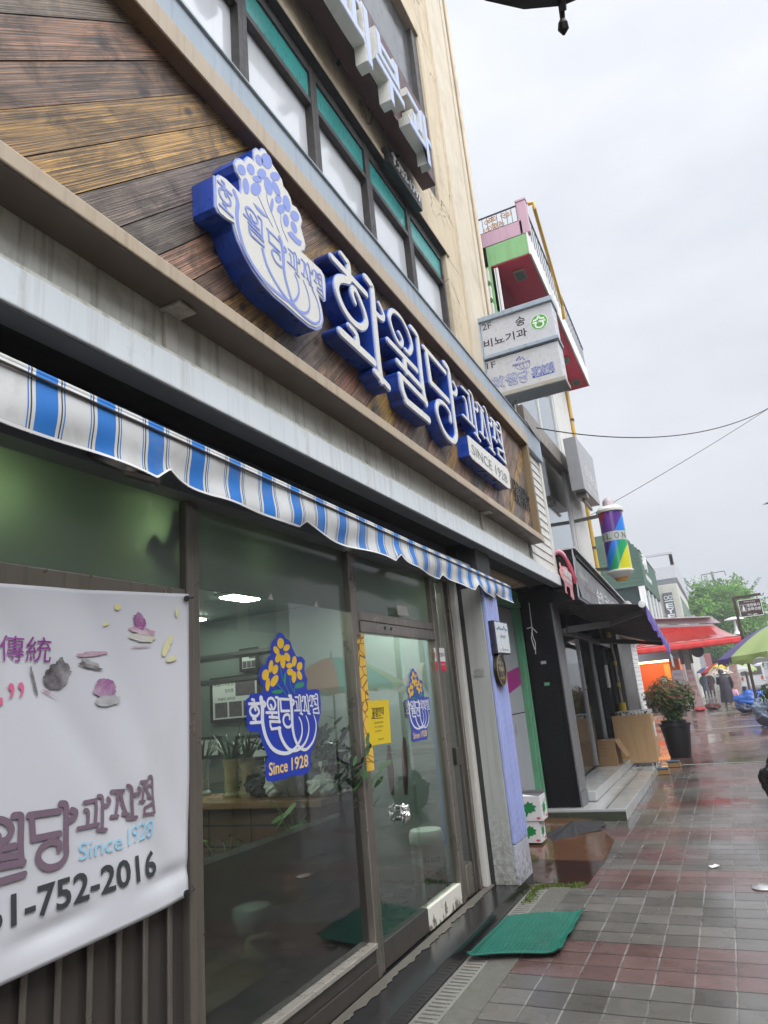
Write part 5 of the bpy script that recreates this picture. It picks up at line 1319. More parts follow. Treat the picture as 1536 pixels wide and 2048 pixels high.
pk.build('pink_display', plain('pink_display', (.55, .18, .28), .5), NB)
# steps
stp = MB(); stp.box(-.4, .27, 9.68, 13.99, .135, .26); s2p = stp.build('upper_step', plain('white_wet_tile', (.42, .43, .42), .12, var=.12, scale=2.2, dirtamt=.15), NB, bevel=.01)
stp = MB(); stp.box(-.4, .70, 9.12, 14.0, .0, .13); stp.build('lower_step', plain('wet_tile_step', (.36, .37, .36), .13, var=.15, scale=2.2, dirtamt=.3, dirt=(.10, .10, .08)), NB, bevel=.01)
tl = MB()
for y in (10.4, 11.6, 12.8): tl.box(-.39, .699, y, y + .006, .13, .1305); tl.box(-.39, .269, y, y + .006, .26, .2605)
tl.box(.46, .47, 9.13, 13.99, .13, .1306); tl.build('tile_joint', M['black'], NB)
rs = MB(); rs.box(-.38, .69, 9.105, 9.119, .005, .10); rs.build('mossy_riser', plain('mossy_black_riser', (.03, .035, .018), .7, var=.6, scale=9, dirtamt=.6, dirt=(.07, .09, .02)), NB)
# fascia of the black shop
A1, A2 = Vector((.545, 9.2, 0)), Vector((.47, 14.4, 0))
fa = MB(); fa.add([(.14, 9.2, 2.68), (.54, 9.2, 2.68), (.14, 14.4, 2.6), (.47, 14.4, 2.6), (.14, 9.2, 3.35), (.54, 9.2, 3.35), (.14, 14.4, 3.10), (.47, 14.4, 3.10)], [(0, 2, 3, 1), (4, 5, 7, 6), (0, 1, 5, 4), (2, 6, 7, 3), (0, 4, 6, 2), (1, 3, 7, 5)])
fa.build('fascia_box', M['blacktile'], NB)
fp = MB(); fp.add([(.546, 9.34, 2.72), (.475, 14.38, 2.63), (.475, 14.38, 3.02), (.546, 9.34, 3.24)], [(0, 1, 2, 3)])
fp.prism([(.542, 9.34, 2.72), (.542, 9.34, 3.24), (.545, 9.2, 3.28), (.545, 9.2, 2.85)], (.02, 0, 0))
fp.build('fascia_panel', M['fgrey'], NB)
cp = MB(); cp.bar((.50, 9.18, 3.365), (.44, 14.42, 3.115), .20, .03); cp.build('fascia_cap', plain('pale_metal_cap', (.45, .46, .48), .3, metal=.3), NB, bevel=.004)
sh = MB(); sh.bar((.555, 9.36, 3.29), (.482, 14.4, 3.06), .02, .05); sh.build('fascia_shadow_gap', M['black'], NB)
def fpt(y, z): k = (y - 9.34) / 5.04; return Vector((.546 - .071 * k, y, z))
w = MB()
text_on(w, '정성을 담은 한끼', fpt(9.5, 3.02), fpt(10.2, 2.99), fpt(9.5, 3.09), .004)
text_on(w, '순천 국밥 전문점', fpt(10.9, 2.78), fpt(13.7, 2.72), fpt(10.9, 3.02), .004, 0, .012)
w.build('fascia_writing', M['white'], NB)
w = MB()
for i in range(5):
    y = 9.75 + i * .28; line_p = [(y, 2.78), (y + .1, 2.92 - .01 * i), (y + .22, 2.85), (y + .3, 2.99 - .02 * i)]
    stroke(w, line_p, .012, lambda a, b, h: fpt(a, b) + Vector((h, 0, 0)), .003, .004)
w.build('faded_drawing', flat('faded_red_line', (.20, .10, .10), .5), NB)
# pig sign on the end of the fascia box
XG = 9.18
PG = thing('pig_sign', (.34, 9.18, 2.7), 'pink pig cut out sign under a red arch on the black fascia end', 'sign')
gy = lambda a, b, ox=1100, oy=1090, s_=.10417: ony(ox + a * s_, oy + b * s_, XG)
ar = MB(); pts = [gy(a, b) for a, b in ((118, 190), (160, 165), (215, 170), (275, 215), (335, 310), (390, 430), (440, 560), (475, 660), (485, 745))]
ar.tube(pts, [.018, .02, .022, .024, .026, .03, .032, .03, .02], 10); ar.build('arch', plain('arch_red', (.33, .035, .06), .35, var=.2), PG, smooth=True)
pts2 = [gy(a, b) for a, b in ((112, 215), (130, 160), (180, 140), (240, 165), (290, 215), (330, 280))]
a2 = MB(); a2.tube([p + Vector((0, -.02, .012)) for p in pts2], [.012, .024, .026, .022, .016, .006], 10); a2.build('arch_light', plain('arch_pink', (.62, .26, .32), .35), PG, smooth=True)
pg = [(180, 335), (205, 345), (210, 390), (245, 420), (270, 410), (330, 440), (350, 500), (400, 555), (420, 640), (440, 760), (440, 870), (465, 1000), (468, 1060), (445, 1040), (420, 990), (408, 1000), (400, 900), (390, 830), (350, 800), (320, 790), (325, 880), (345, 940), (310, 920), (298, 860), (290, 740), (265, 680), (235, 640), (205, 560), (185, 490), (200, 440), (185, 390)]
MB().prism([gy(a, b) for a, b in pg], (0, -.03, 0)).build('pig', plain('pig_pink', (.66, .30, .32), .4), PG)
w = MB(); f = lambda a, b: gy(a, b) + Vector((0, -.032, 0))
text_on(w, '고향국밥', f(262, 560), f(435, 700), f(250, 425), .001, .01, .03); text_on(w, '순대전문', f(280, 665), f(440, 790), f(270, 600), .001, .01, .02); w.build('writing', M['white'], PG)
pc = MB(); pc.bar((.545, 9.19, 2.70), (.56, 9.19, 3.34), .03, .012); pc.build('tape_strip', plain('grey_tape', (.40, .42, .45), .4), PG)
# black awning with purple valance
AB = thing('black_awning', (.6, 11.5, 2.4), 'black folding arm awning with a purple valance over the dark shop', 'awning')
a_, b_2 = Vector((1.26, 9.7, 2.55)), Vector((1.19, 14.0, 2.164))
w_, x_ = Vector((.2, 9.7, 2.70)), Vector((.2, 14.0, 2.52))
dkc = plain('black_awning_cloth', (.028, .022, .022), .7, var=.2, scale=4)
MB().add([w_, a_, b_2, x_], [(0, 1, 2, 3)]).build('cloth', dkc, AB, solid=.012)
MB().tube([a_, b_2], .035, 12).build('front_bar', plain('awning_bar', (.10, .09, .12), .4), AB, smooth=True)
c = MB(); c.lathe([(.001, -.03), (.045, -.025), (.05, 0), (.045, .025), (.001, .03)], a_ + Vector((0, -.03, 0)), 14, (0, 1, 0)); c.build('end_cap', M['white'], AB, smooth=True)
def pv(u, v):
    p = a_.lerp(b_2, u); return p + Vector((.035 + .01 * math.sin(u * 30) * v, 0, -.02 - v * (.19 + .02 * math.sin(u * 40)))) 
MB().grid(pv, 80, 5).build('valance', plain('violet_cloth', (.13, .07, .42), .6, var=.12), AB, solid=.004)
w = MB()
for i in range(5): 
    p = a_.lerp(b_2, .15 + .17 * i) + Vector((.05, 0, -.15)); text_on(w, '국밥', p, p + (b_2 - a_) * .09, p + Vector((0, 0, .1)), .001)
w.build('writing', flat('lavender_print', (.45, .42, .62), .5), AB)
MB().prism([b_2 + Vector((.04, -.5, -.16)), b_2 + Vector((.04, .05, -.2)), b_2 + Vector((.04, .05, -.42)), b_2 + Vector((.04, -.45, -.38))], (.006, 0, 0)).build('loose_flap', plain('pale_flap', (.42, .45, .47), .5), AB)
arm = MB()
arm.bar((.17, 9.95, 2.36), (.72, 10.35, 2.40), .06, .09); arm.bar((.72, 10.35, 2.40), (1.22, 9.95, 2.47), .05, .06)
arm.bar((.17, 12.6, 2.30), (.70, 13.5, 2.26), .06, .08); arm.bar((.70, 13.5, 2.26), (1.15, 13.3, 2.17), .05, .06); arm.bar((.17, 9.8, 2.34), (.17, 13.8, 2.25), .05, .07)
arm.build('folding_arm', plain('grey_arm', (.14, .14, .14), .4, metal=.3), AB, bevel=.006)
t = thing('knotted_cord', (.0, 9.22, 1.9), 'knotted white cord hanging on the black pillar', 'cord')
c_ = MB(); pq = lambda a, b: ony(920 + a * .1823, 1000 + b * .1823, 9.235)
c_.tube([pq(757, 1125), pq(770, 1240), pq(790, 1400), pq(785, 1520), pq(820, 1640)], .006, 6); c_.tube([pq(735, 1410), pq(785, 1395), pq(845, 1455)], .008, 6); c_.tube([pq(790, 1400), pq(800, 1500), pq(825, 1560), pq(830, 1690)], .005, 6)
c_.build('cord', M['white'], t)
for a, b, m, lab in ((1087, 1325, 'greypanel', 'tiny grey label on the black pillar'), (1094, 1368, 'greenpaint', 'tiny green label on the black pillar')):
    p = ony(a, b, 9.2485); tag(MB().box(p.x - .035, p.x + .035, 9.243, 9.2485, p.z - .02, p.z + .02).build('pillar_label', M[m]), lab, 'label')
# middle storey: glazing, white ribbed column, pipe corner
sk = plain('mirror_glass', (.42, .47, .50), .02, metal=1, var=.03, scale=.6)
b = MB(); b.box(.08, .09, 9.3, 12.4, 3.36, 7.95); b.build('mirror_glazing', sk, NB)
f = MB(); f.bar((.13, 9.3, 5.46), (.13, 12.6, 5.55), .10, .30); f.build('floor_beam', plain('bronze_beam', (.23, .20, .17), .4, metal=.3, var=.1), NB, bevel=.01)
f = MB()
for y in (9.3, 12.35): f.box(.06, .12, y, y + .05, 3.4, 7.95)
f.box(.06, .115, 10.9, 10.94, 5.7, 7.95); f.build('glazing_frame', M['white'], NB, bevel=.004)
c = MB(); y = 12.45
while y < 14.0: c.box(.0, .14, y, y + .13, 3.3, 7.95); y += .15
c.build('ribbed_column', M['siding'], NB, bevel=.02)
c = MB(); c.box(-.3, .12, 14.05, 14.25, 3.2, 9.2); c.box(-.3, .1, 14.6, 14.9, 3.1, 9.4); c.build('brown_corner', plain('brown_corner_render', (.16, .12, .085), .7, var=.3, scale=6, dirtamt=.3), NB, bevel=.01)
c = MB(); c.box(-.3, .11, 14.26, 14.36, 3.2, 9.2); c.build('pale_corner', plain('peach_corner', (.52, .38, .28), .6, streak=.4), NB, bevel=.01)
tp = MB(); tp.box(.1, .6, 14.42, 16.9, 3.0, 3.12); tp.build('tan_canopy', M['siding'], NB, bevel=.006)
ts = MB()
for k in range(5): ts.box(.1, .50, 14.43, 16.9, 2.45 + k * .11, 2.55 + k * .11)
ts.build('tan_siding', plain('tan_siding', (.55, .42, .27), .5, streak=.2), NB, bevel=.004)
gl_ = MB(); gl_.box(-.15, .02, 9.28, 9.30, 4.9, 8.0); gl_.box(-.4, -.16, 9.27, 9.3, 2.9, 8.3); gl_.build('green_side', M['greenlt'] if 'greenlt' in M else plain('pale_green_paint', (.20, .40, .17), .55, var=.12, scale=3, streak=.3, dirt=(.07, .12, .06)), NB)
lv = MB()
for k in range(6): lv.box(-.14, -.01, 9.2, 9.27, 6.2 + k * .3, 6.42 + k * .3)
lv.build('white_louvre', M['siding'], NB, bevel=.01)
# balcony
GR = plain('balcony_green', (.21, .44, .19), .55, var=.1, scale=3, streak=.3, dirt=(.10, .06, .03), dirtamt=.1)
CR = plain('crimson_soffit', (.70, .04, .10), .5, var=.12, scale=2.5, dirtamt=.08)
PK = plain('pink_render', (.50, .32, .40), .6, var=.08, scale=3, streak=.3)
def wedge(z0, z1, xn, xf, x0=-.02, y0=9.3, y1=14.8):
    return MB().add([(x0, y0, z0), (xn, y0, z0), (x0, y1, z0), (xf, y1, z0), (x0, y0, z1), (xn, y0, z1), (x0, y1, z1), (xf, y1, z1)], [(0, 2, 3, 1), (4, 5, 7, 6), (0, 1, 5, 4), (2, 6, 7, 3), (0, 4, 6, 2), (1, 3, 7, 5)])
wedge(8.004, 8.36, .63, .56).build('green_band', GR, NB, bevel=.006)
wedge(7.99, 8.001, .625, .555, y0=9.31).build('crimson_soffit', CR, NB)
e = MB(); e.add([(.632, 9.3, 7.98), (.66, 9.3, 7.98), (.562, 14.8, 7.98), (.59, 14.8, 7.98), (.632, 9.3, 8.37), (.66, 9.3, 8.37), (.562, 14.8, 8.37), (.59, 14.8, 8.37)], [(0, 2, 3, 1), (4, 5, 7, 6), (0, 1, 5, 4), (2, 6, 7, 3), (0, 4, 6, 2), (1, 3, 7, 5)]); e.build('white_edge', M['white'], NB, bevel=.004)
wedge(8.371, 8.62, .60, .53, x0=-.4).build('pink_parapet', PK, NB, bevel=.008)
p_ = MB(); p_.box(.55, .70, 9.3, 9.42, 8.372, 8.95); p_.box(.54, .71, 9.29, 9.43, 8.951, 8.99); p_.build('pink_post', PK, NB, bevel=.008)
vn = MB(); vm = []
for y in (9.75, 11.9, 13.2, 14.4):
    vn.box(.28, .46, y - .14, y + .14, 7.965, 7.989)
vno = vn.build('soffit_vent', plain('vent_frame', (.38, .34, .26), .5), NB, bevel=.006)
vg = MB()
for y in (9.75, 11.9, 13.2, 14.4):
    vg.box(.30, .44, y - .115, y + .115, 7.960, 7.964)
vg.build('vent_grille', plain('vent_grey', (.14, .17, .16), .6, var=.4, scale=60), vno)
RL = thing('balcony_railing', (.3, 9.32, 8.62), 'ornate black and orange iron railing on the pink balcony', 'railing')
r_ = MB(); r_.tube([(-.5, 9.33, 8.92), (.55, 9.33, 8.92)], .014, 8); r_.tube([(-.5, 9.33, 8.64), (.55, 9.33, 8.64)], .01, 8)
for k in range(14): x = -.5 + k * .08; r_.tube([(x, 9.33, 8.64), (x, 9.33, 8.92)], .005, 6)
r_.tube([(.66, 9.45, 8.9), (.58, 14.8, 8.9)], .014, 8)
for k in range(24): y = 9.6 + k * .22; x = .66 - .08 * (y - 9.45) / 5.35; r_.tube([(x, y, 8.38), (x, y, 8.9)], .006, 6)
r_.build('rails', plain('iron_dark', (.05, .06, .07), .5), RL)
def spiral(mb, cx, cz, r, s0, turns, m=26):
    mb.tube([(cx + r * (1 - .85 * i / m) * math.cos(s0 + turns * 6.28 * i / m), 9.31, cz + r * (1 - .85 * i / m) * math.sin(s0 + turns * 6.28 * i / m)) for i in range(m + 1)], .006, 5)
sc_m = MB(); random.seed(4)
for k in range(14): spiral(sc_m, .05 + .04 * (k % 10) + ru(-.01, .01), 8.69 + .13 * (k // 7) + ru(-.02, .02), .05, ru(0, 6), (-1) ** k * 1.3)
sc_m.build('orange_scrollwork', plain('orange_iron', (.45, .22, .06), .5), RL)
sc_m = MB()
for k in range(6): spiral(sc_m, -.34 + .08 * (k % 3), 8.70 + .12 * (k // 3), .05, ru(0, 6), (-1) ** k * 1.3)
sc_m.build('white_scrollwork', plain('pale_red_iron', (.5, .33, .30), .5), RL)
GP = thing('gas_pipe', (.5, 14.3, 3), 'long yellow gas pipe running up the corner of the pink balcony building', 'pipe')
g1_ = MB(); g1_.tube([(.17, 14.1, 3.2), (.17, 14.1, 7.9)], .04, 12); g1_.build('pipe', plain('gas_yellow', (.55, .34, .05), .4, var=.12, streak=.2), GP, smooth=True); g1_ = MB(); g1_.tube([(.72, 9.42, 8.94), (.80, 9.45, 8.95), (.80, 9.45, 8.85), (.72, 11.4, 8.2), (.70, 11.5, 7.95)], .03, 10)
g1_.build('upper_pipe', bpy.data.materials['gas_yellow'], GP, smooth=True)
bk_ = MB()
for z in (4.2, 5.6, 7.0): bk_.box(.10, .22, 14.06, 14.14, z, z + .05)
bk_.build('clamps', M['steeldark'], GP)
# --- projecting double sign of the main building
YP = 8.2
PS = thing('projecting_sign', (.5, YP, 5.3), 'projecting double sign box with green round clinic emblem above the blue shop drawing', 'sign box')
W1x, W2x = .0, .975
def sbx(z0, z1, d=.30):
    b = MB(); b.box(W1x, W2x, YP, YP + d, z0, z1); return b
sbx(5.936, 6.44).build('upper_box', plain('sign_white', (.50, .50, .52), .3, var=.04), PS, bevel=.006)
sbx(5.36, 5.865).build('lower_box', plain('sign_white_b', (.50, .50, .51), .3, var=.05, streak=.2, dirt=(.33, .25, .15)), PS, bevel=.006)
f = MB(); f.box(W1x - .05, W2x + .02, YP - .04, YP + .33, 6.442, 6.51); f.box(W1x - .0, W2x + .02, YP - .04, YP + .33, 5.885, 5.934); f.box(W1x - .06, W1x - .002, YP - .03, YP + .32, 5.3, 6.44)
f.build('frame', M['greyband'], PS, bevel=.006)
f = MB(); f.box(W1x, W2x - .12, YP + .02, YP + .28, 5.866, 5.884); f.build('gap', M['black'], PS)
f = MB(); f.box(W1x, W2x + .02, YP - .03, YP + .33, 5.30, 5.358); f.build('bottom_tray', plain('rusty_tray', (.34, .32, .27), .5, var=.2, dirtamt=.35, dirt=(.30, .16, .05), scale=5), PS, bevel=.006)
f = MB(); f.box(W1x + .01, W2x, YP - .02, YP + .32, 5.292, 5.299); f.build('tray_underside', M['soffit'], PS)
py_ = lambda a, b, h=0: ony(930 + a * .2148, 380 + b * .2148, YP - .001) + Vector((0, -h, 0))
w = MB()
def ptxt(s_, bl, br, tl, bold=.0):
    w = MB(); p, q, r = py_(*bl), py_(*br), py_(*tl); text_on(w, s_, (p.x, YP, p.z), (q.x, YP, p.z), (p.x, YP, r.z), .003, 0, bold); w.build('black_writing', M['ink'], PS)
ptxt('2F', (165, 1310), (250, 1285), (158, 1255)); ptxt('송', (475, 1275), (565, 1250), (472, 1190), .01); ptxt('비뇨기과', (182, 1478), (585, 1372), (180, 1400), .012); ptxt('1F', (208, 1672), (290, 1650), (204, 1615))
pass
c = py_(690, 1228); rr = .105
MB().prism([(c.x + rr * 1.08 * math.cos(i * .2094), YP - .001, c.z + rr * 1.08 * math.sin(i * .2094)) for i in range(30)], (0, -.002, 0)).build('emblem_rim', M['white'], PS)
MB().prism([(c.x + rr * math.cos(i * .2094), YP - .0035, c.z + rr * math.sin(i * .2094)) for i in range(30)], (0, -.001, 0)).build('emblem_disc', flat('clinic_green', (.08, .36, .03), .4), PS)
w = MB(); P2 = lambda a, b, h: Vector((c.x + a * rr, YP - .0045 - h, c.z + b * rr))
stroke(w, [(-.62, .35), (-.2, .45), (0, .8), (.2, .45), (.62, .35)], .22, lambda a, b, h: P2(a, b, h), 0, .001)
stroke(w, [(-.72, .02), (.72, .02)], .22, lambda a, b, h: P2(a, b, h), .0002, .0012, smooth=False)
stroke(w, [(.5 * math.cos(t), -.35 + .42 * math.sin(t)) for t in [R(110 + i * 20) for i in range(19)]], .2, lambda a, b, h: P2(a, b, h), .0004, .0014, smooth=False)
w.build('emblem_letter', M['white'], PS)
w = MB(); stroke(w, [(-.26, -.35), (.26, -.35)], .17, lambda a, b, h: P2(a, b, h), .0018, .0024, smooth=False); stroke(w, [(0, -.1), (0, -.6)], .17, lambda a, b, h: P2(a, b, h), .0020, .0026, smooth=False)
w.build('emblem_cross', flat('clinic_green_dark', (.05, .30, .03), .4), PS)
w = MB()
def pbox(k, L, Rr, T, B, wd):
    p, q, zt, zb_ = py_(*L), py_(*Rr), py_(*T).z, py_(*B).z
    letter_to(w, k, (p.x, YP, zb_), (q.x, YP, zb_), (p.x, YP, zt), wd, .0025, .003)
def both():
    global w
    w = MB(); 
    for wd, nm, mt, lift in ((.017, 'blue_lettering', flat('print_blue_b', (.03, .07, .33), .4), 0), (.0062, 'lettering_core', M['white'], .0012)):
        w = MB()
        def pb2(k, L, Rr, T, B):
            p, q, zt, zb_ = py_(*L), py_(*Rr), py_(*T).z, py_(*B).z
            letter_to(w, k, (p.x, YP - lift, zb_), (q.x, YP - lift, zb_), (p.x, YP - lift, zt), wd, .0025, .003)
        pb2('화', (262, 1810), (368, 1780), (300, 1740), (310, 1840)); pb2('월', (378, 1780), (480, 1740), (430, 1708), (425, 1815)); pb2('당', (488, 1740), (590, 1720), (540, 1685), (540, 1790))
        for k, L, Rr, T, B in (('과', (618, 1690), (690, 1680), (650, 1648), (650, 1728)), ('자', (692, 1680), (760, 1665), (725, 1630), (725, 1712)), ('점', (765, 1660), (828, 1645), (800, 1605), (800, 1690))):
            if lift == 0: pb2(k, L, Rr, T, B)
            else:
                p, q, zt, zb_ = py_(*L), py_(*Rr), py_(*T).z, py_(*B).z
                letter_to(w, k, (p.x, YP - lift, zb_), (q.x, YP - lift, zb_), (p.x, YP - lift, zt), .004, .0025, .003)
        w.build(nm, mt, PS, recalc=False)
both()
w = MB(); q = [py_(632, 1748), py_(832, 1710), py_(830, 1692), py_(630, 1735)]
w.box(q[0].x, q[1].x, YP - .004, YP - .002, q[0].z - .005, q[0].z + .028)
for (cx, cy) in ((505, 1555), (480, 1585), (535, 1560), (550, 1575), (515, 1575), (490, 1570)):
    p = py_(cx, cy); w.poly([(p.x + a, YP - .004, p.z + b) for a, b in [(.016 * math.cos(t) * (1 if i % 2 else .45), .016 * math.sin(t) * (1 if i % 2 else .45)) for i, t in enumerate([k * .628 for k in range(10)])]])
def ln(pts, wd):
    qq = [py_(*p) for p in pts]; stroke(w, [(p.x, p.z) for p in qq], wd, lambda a, b, h: Vector((a, YP - .003 - h, b)), 0, .0006)
ln([(465, 1620), (475, 1650), (510, 1672), (540, 1662), (545, 1635)], .004); ln([(500, 1625), (520, 1655), (560, 1668), (578, 1650), (575, 1625)], .004); ln([(535, 1620), (560, 1655), (590, 1655), (605, 1630), (600, 1605)], .004)
t2 = py_(442, 1650), py_(605, 1605)
text_on(w, '화월당과자점', (t2[0].x, YP - .003, t2[0].z - .0), (t2[1].x, YP - .003, t2[0].z - .0), (t2[0].x, YP - .003, t2[0].z + .035), .0006, 0, .01)
w.build('blue_drawing', flat('print_blue_c', (.03, .07, .33), .4), PS, recalc=False)
sx = q[1].x - q[0].x
for s_, k0_, k1_ in (('SINCE', .1, .5), ('1928', .58, .9)): w = MB(); text_on(w, s_, (q[0].x + sx * k0_, YP - .004, q[0].z), (q[0].x + sx * k1_, YP - .004, q[0].z), (q[0].x + sx * k0_, YP - .004, q[0].z + .02), .001); w.build('since_writing', M['white'], PS)
cw = MB(); cw.tube([(.37, 8.0, 5.0), (.38, 8.05, 5.15), (.20, 8.2, 5.1), (.38, 8.4, 4.96), (.38, 8.9, 4.90)], .006, 6); tag(cw.build('loose_cable', M['black']), 'thin loose cable looping from the grey flashing below the projecting sign', 'cable')

# --- spray can shaped salon sign
SC = thing('salon_can_sign', (.78, 12.3, 3.25), 'multicoloured spray can shaped salon sign standing off the wall', 'sign')
cc = Vector((.785, 12.3, 0)); r0 = .203
def canmat():
    g = G('rainbow_can_print'); p = g.pos(); sp = g.n('ShaderNodeSeparateXYZ', {0: p})
    x = g.math('SUBTRACT', sp.outputs[0], .61); z = g.math('SUBTRACT', sp.outputs[2], 3.4)
    d = g.math('ADD', g.math('MULTIPLY', x, 2.0), g.math('MULTIPLY', z, -1.0))      # diagonal bands
    c = g.ramp(g.rng(d, -1.15, .65, 0, 1), [(0, (.45, .02, .05)), (.19, (.45, .02, .05)), (.191, (.13, .03, .26)), (.35, (.16, .05, .30)), (.351, (.09, .03, .22)), (.50, (.09, .04, .25)), (.501, (.02, .19, .62)), (.64, (.02, .15, .55)), (.641, (.02, .30, .12)), (.80, (.03, .33, .13)), (.801, (.55, .52, .03)), (1, (.55, .52, .03))])
    for e in g.t.nodes:
        if e.type == 'VALTORGB': e.color_ramp.interpolation = 'CONSTANT'
    return g.fin(c, .18)
MB().lathe([(r0, 3.42), (r0, 3.93)], cc, 36, cap=False).build('lower_print', canmat(), SC, smooth=True)
MB().lathe([(r0, 4.09), (r0, 4.47)], cc, 36, cap=False).build('upper_print', bpy.data.materials['rainbow_can_print'], SC, smooth=True)
MB().lathe([(r0 + .002, 3.93), (r0 + .002, 4.09)], cc, 36, cap=False).build('name_band', plain('grey_band_print', (.42, .44, .40), .3), SC, smooth=True)
MB().lathe([(r0, 3.39), (r0 + .02, 3.40), (r0 + .02, 3.42), (r0, 3.43)], cc, 36).build('lower_ring', M['acryl'], SC, smooth=True)
MB().lathe([(r0 * .62, 3.30), (r0 + .012, 3.385), (r0 + .02, 3.40)], cc, 36).build('base_cup', M['acryl'], SC, smooth=True)
MB().lathe([(.001, 3.24), (r0 * .45, 3.245), (r0 * .6, 3.30)], cc, 30).build('amber_base', plain('amber_plastic', (.55, .27, .03), .3), SC, smooth=True)
MB().lathe([(r0 + .025, 4.46), (r0 + .03, 4.50), (r0 * .9, 4.56), (r0 * .6, 4.575)], cc, 36).build('shoulder', M['acryl'], SC, smooth=True)
MB().lathe([(.10, 4.57), (.095, 4.67), (.085, 4.69), (.05, 4.73), (.001, 4.735)], cc, 28).build('nozzle_cap', plain('mauve_cap', (.42, .35, .38), .4), SC, smooth=True)
br2 = MB(); br2.bar((.1, 12.5, 4.47), (.72, 12.4, 4.47), .08, .05); br2.bar((.1, 12.5, 3.55), (.7, 12.4, 3.5), .05, .05); br2.build('wall_bracket', M['steeldark'], SC)
w = MB()
for i, ch in enumerate('SALON'):
    a = R(-90 - 92 + i * 37); d = Vector((math.cos(a), math.sin(a), 0)); s_ = Vector((-math.sin(a), math.cos(a), 0)); o = cc + d * (r0 + .004) + Vector((0, 0, 3.96))
    text_on(w, ch, o - s_ * .04, o + s_ * .04, o - s_ * .04 + Vector((0, 0, .105)), .0)
w.build('writing', plain('dark_green_letters', (.05, .055, .04), .4), SC)
# --- grey box sign beyond the pipe
GS = thing('grey_box_sign', (.4, 12.7, 4.9), 'flat grey box sign with small white letters beside the yellow pipe', 'sign box')
b = MB(); P = [onx(a, b2, .5) for a, b2 in ((1150, 872), (1185, 916), (1200.6, 1010.6), (1169.6, 977))]
b.prism([Vector((.5, 14.05 + (p.y - 11.8) * 1.0, p.z)) if False else p for p in P], (-.22, 0, 0)); b.build('case', plain('grey_sign_case', (.33, .33, .34), .4, streak=.2), GS, bevel=.006)
w = MB(); yA, yB = P[3].y + .5, P[1].y - .2; text_on(w, '미용실', (.5, yA, 5.2), (.5, yB, 5.2), (.5, yA, 5.45), .003); text_on(w, '2층 순천점', (.5, yA, 5.0), (.5, yB, 5.0), (.5, yA, 5.12), .003); w.build('writing', M['white'], GS)
u_ = MB(); u_.box(.30, .48, P[3].y + .25, P[3].y + .5, 4.78, 4.87); u_.tube([(.39, P[3].y + .4, 4.76), (.39, P[3].y + 1.2, 4.76)], .03, 10); u_.build('lamp_fitting', M['steel'], GS)

# ================================================================== things on and by the steps
CB = thing('cardboard_box', (0, 12.6, .26), 'brown cardboard box on the upper step beside the wooden cart', 'box')
cm = plain('brown_cardboard', (.27, .16, .075), .75, var=.12, scale=3, dirtamt=.1)
b = MB(); x0, x1, z0, z1 = -.22, .19, .262, .65
b.box(x0, x1, 12.4, 12.95, z0, z1); b.build('carton', cm, CB, bevel=.004)
b = MB(); b.add([(x1 + .003, 12.42, z1), (x1 + .003, 12.93, z1), (x1 + .15, 12.9, z1 - .28), (x1 + .14, 12.45, z1 - .26)], [(0, 1, 2, 3)]); b.build('flap', cm, CB, solid=.004)
w = MB()
for i in range(5): text_on(w, ('취급주의', '국내산', '10kg', '순천시', '보관')[i], (x0 + .12, 12.399, .63 - i * .055), (x0 + .26, 12.399, .63 - i * .055), (x0 + .12, 12.399, .665 - i * .055), .001)
w.build('writing', flat('faded_brown_print', (.12, .06, .03), .6), CB)
WC = thing('wooden_cart', (.42, 13.5, .13), 'tan plywood serving cart on castors at the end of the tiled steps', 'cart')
def ply():
    g = G('plywood'); gr_ = g.noise(1, 5, .65, stretch=(28, 28, 1.6), dist=.6); c = g.mix(gr_, (.30, .175, .075), (.52, .345, .175)); return g.fin(c, .5)
plm = ply()
b = MB(); b.box(.07, .735, 13.3, 13.325, .19, 1.0); b.build('front_panel', plm, WC, bevel=.012)
b = MB(); b.box(.70, .73, 13.327, 13.85, .24, .98); b.build('side_panel', plm, WC, bevel=.006)
b = MB(); b.box(.09, .70, 13.33, 13.84, .24, .27); b.box(.09, .70, 13.33, 13.84, .9, .93); b.box(.09, .12, 13.33, 13.84, .27, .9); b.build('shelf', plm, WC)
b = MB(); b.box(.14, .72, 13.33, 13.86, .985, 1.06); b.build('patterned_top', (lambda g: g.fin(g.mix(g.math('GREATER_THAN', g.n('ShaderNodeTexVoronoi', {'Vector': g.pos(), 'Scale': 30}).outputs['Distance'], .52), (.6, .6, .58), (.05, .05, .05)), .4))(G('terrazzo_print')), WC, bevel=.01)
b = MB()
for x, y in ((.13, 13.36), (.66, 13.36), (.66, 13.8), (.13, 13.8)): b.lathe([(.001, -.012), (.035, -.012), (.035, .012), (.001, .012)], (x, y, .167), 14, (1, 0, 0)); b.box(x - .02, x + .02, y - .02, y + .02, .175, .238)
b.build('castors', M['black'], WC)
b = MB(); b.box(.735, .737, 13.5, 13.75, .6, .85); b.build('paper_note', M['white'], WC)
q = onz(1297, 1533, .05)
for i, (x, y, lab) in enumerate(((.78, 13.2, 'blue scrubbing brush on a wood block at the step edge'), (.9, 14.2, 'blue brush lying behind the wood block brush'))):
    t = thing('floor_brush', (x, y, .0), lab, 'brush')
    MB().box(x - .11, x + .11, y - .05, y + .05, .005, .08).build('wood_block', plain('wood_block_%d' % i, (.30, .17, .06), .6, var=.2), t, bevel=.006)
    MB().box(x - .14, x + .10, y - .06, y + .04, .085, .115).build('blue_back', plain('blue_brush_%d' % i, (.06, .11, .17), .5), t, bevel=.01)
PP_ = thing('potted_shrub', (.91, 15.9, 0), 'red tipped photinia shrub in a large black pot by the side road', 'potted plant')
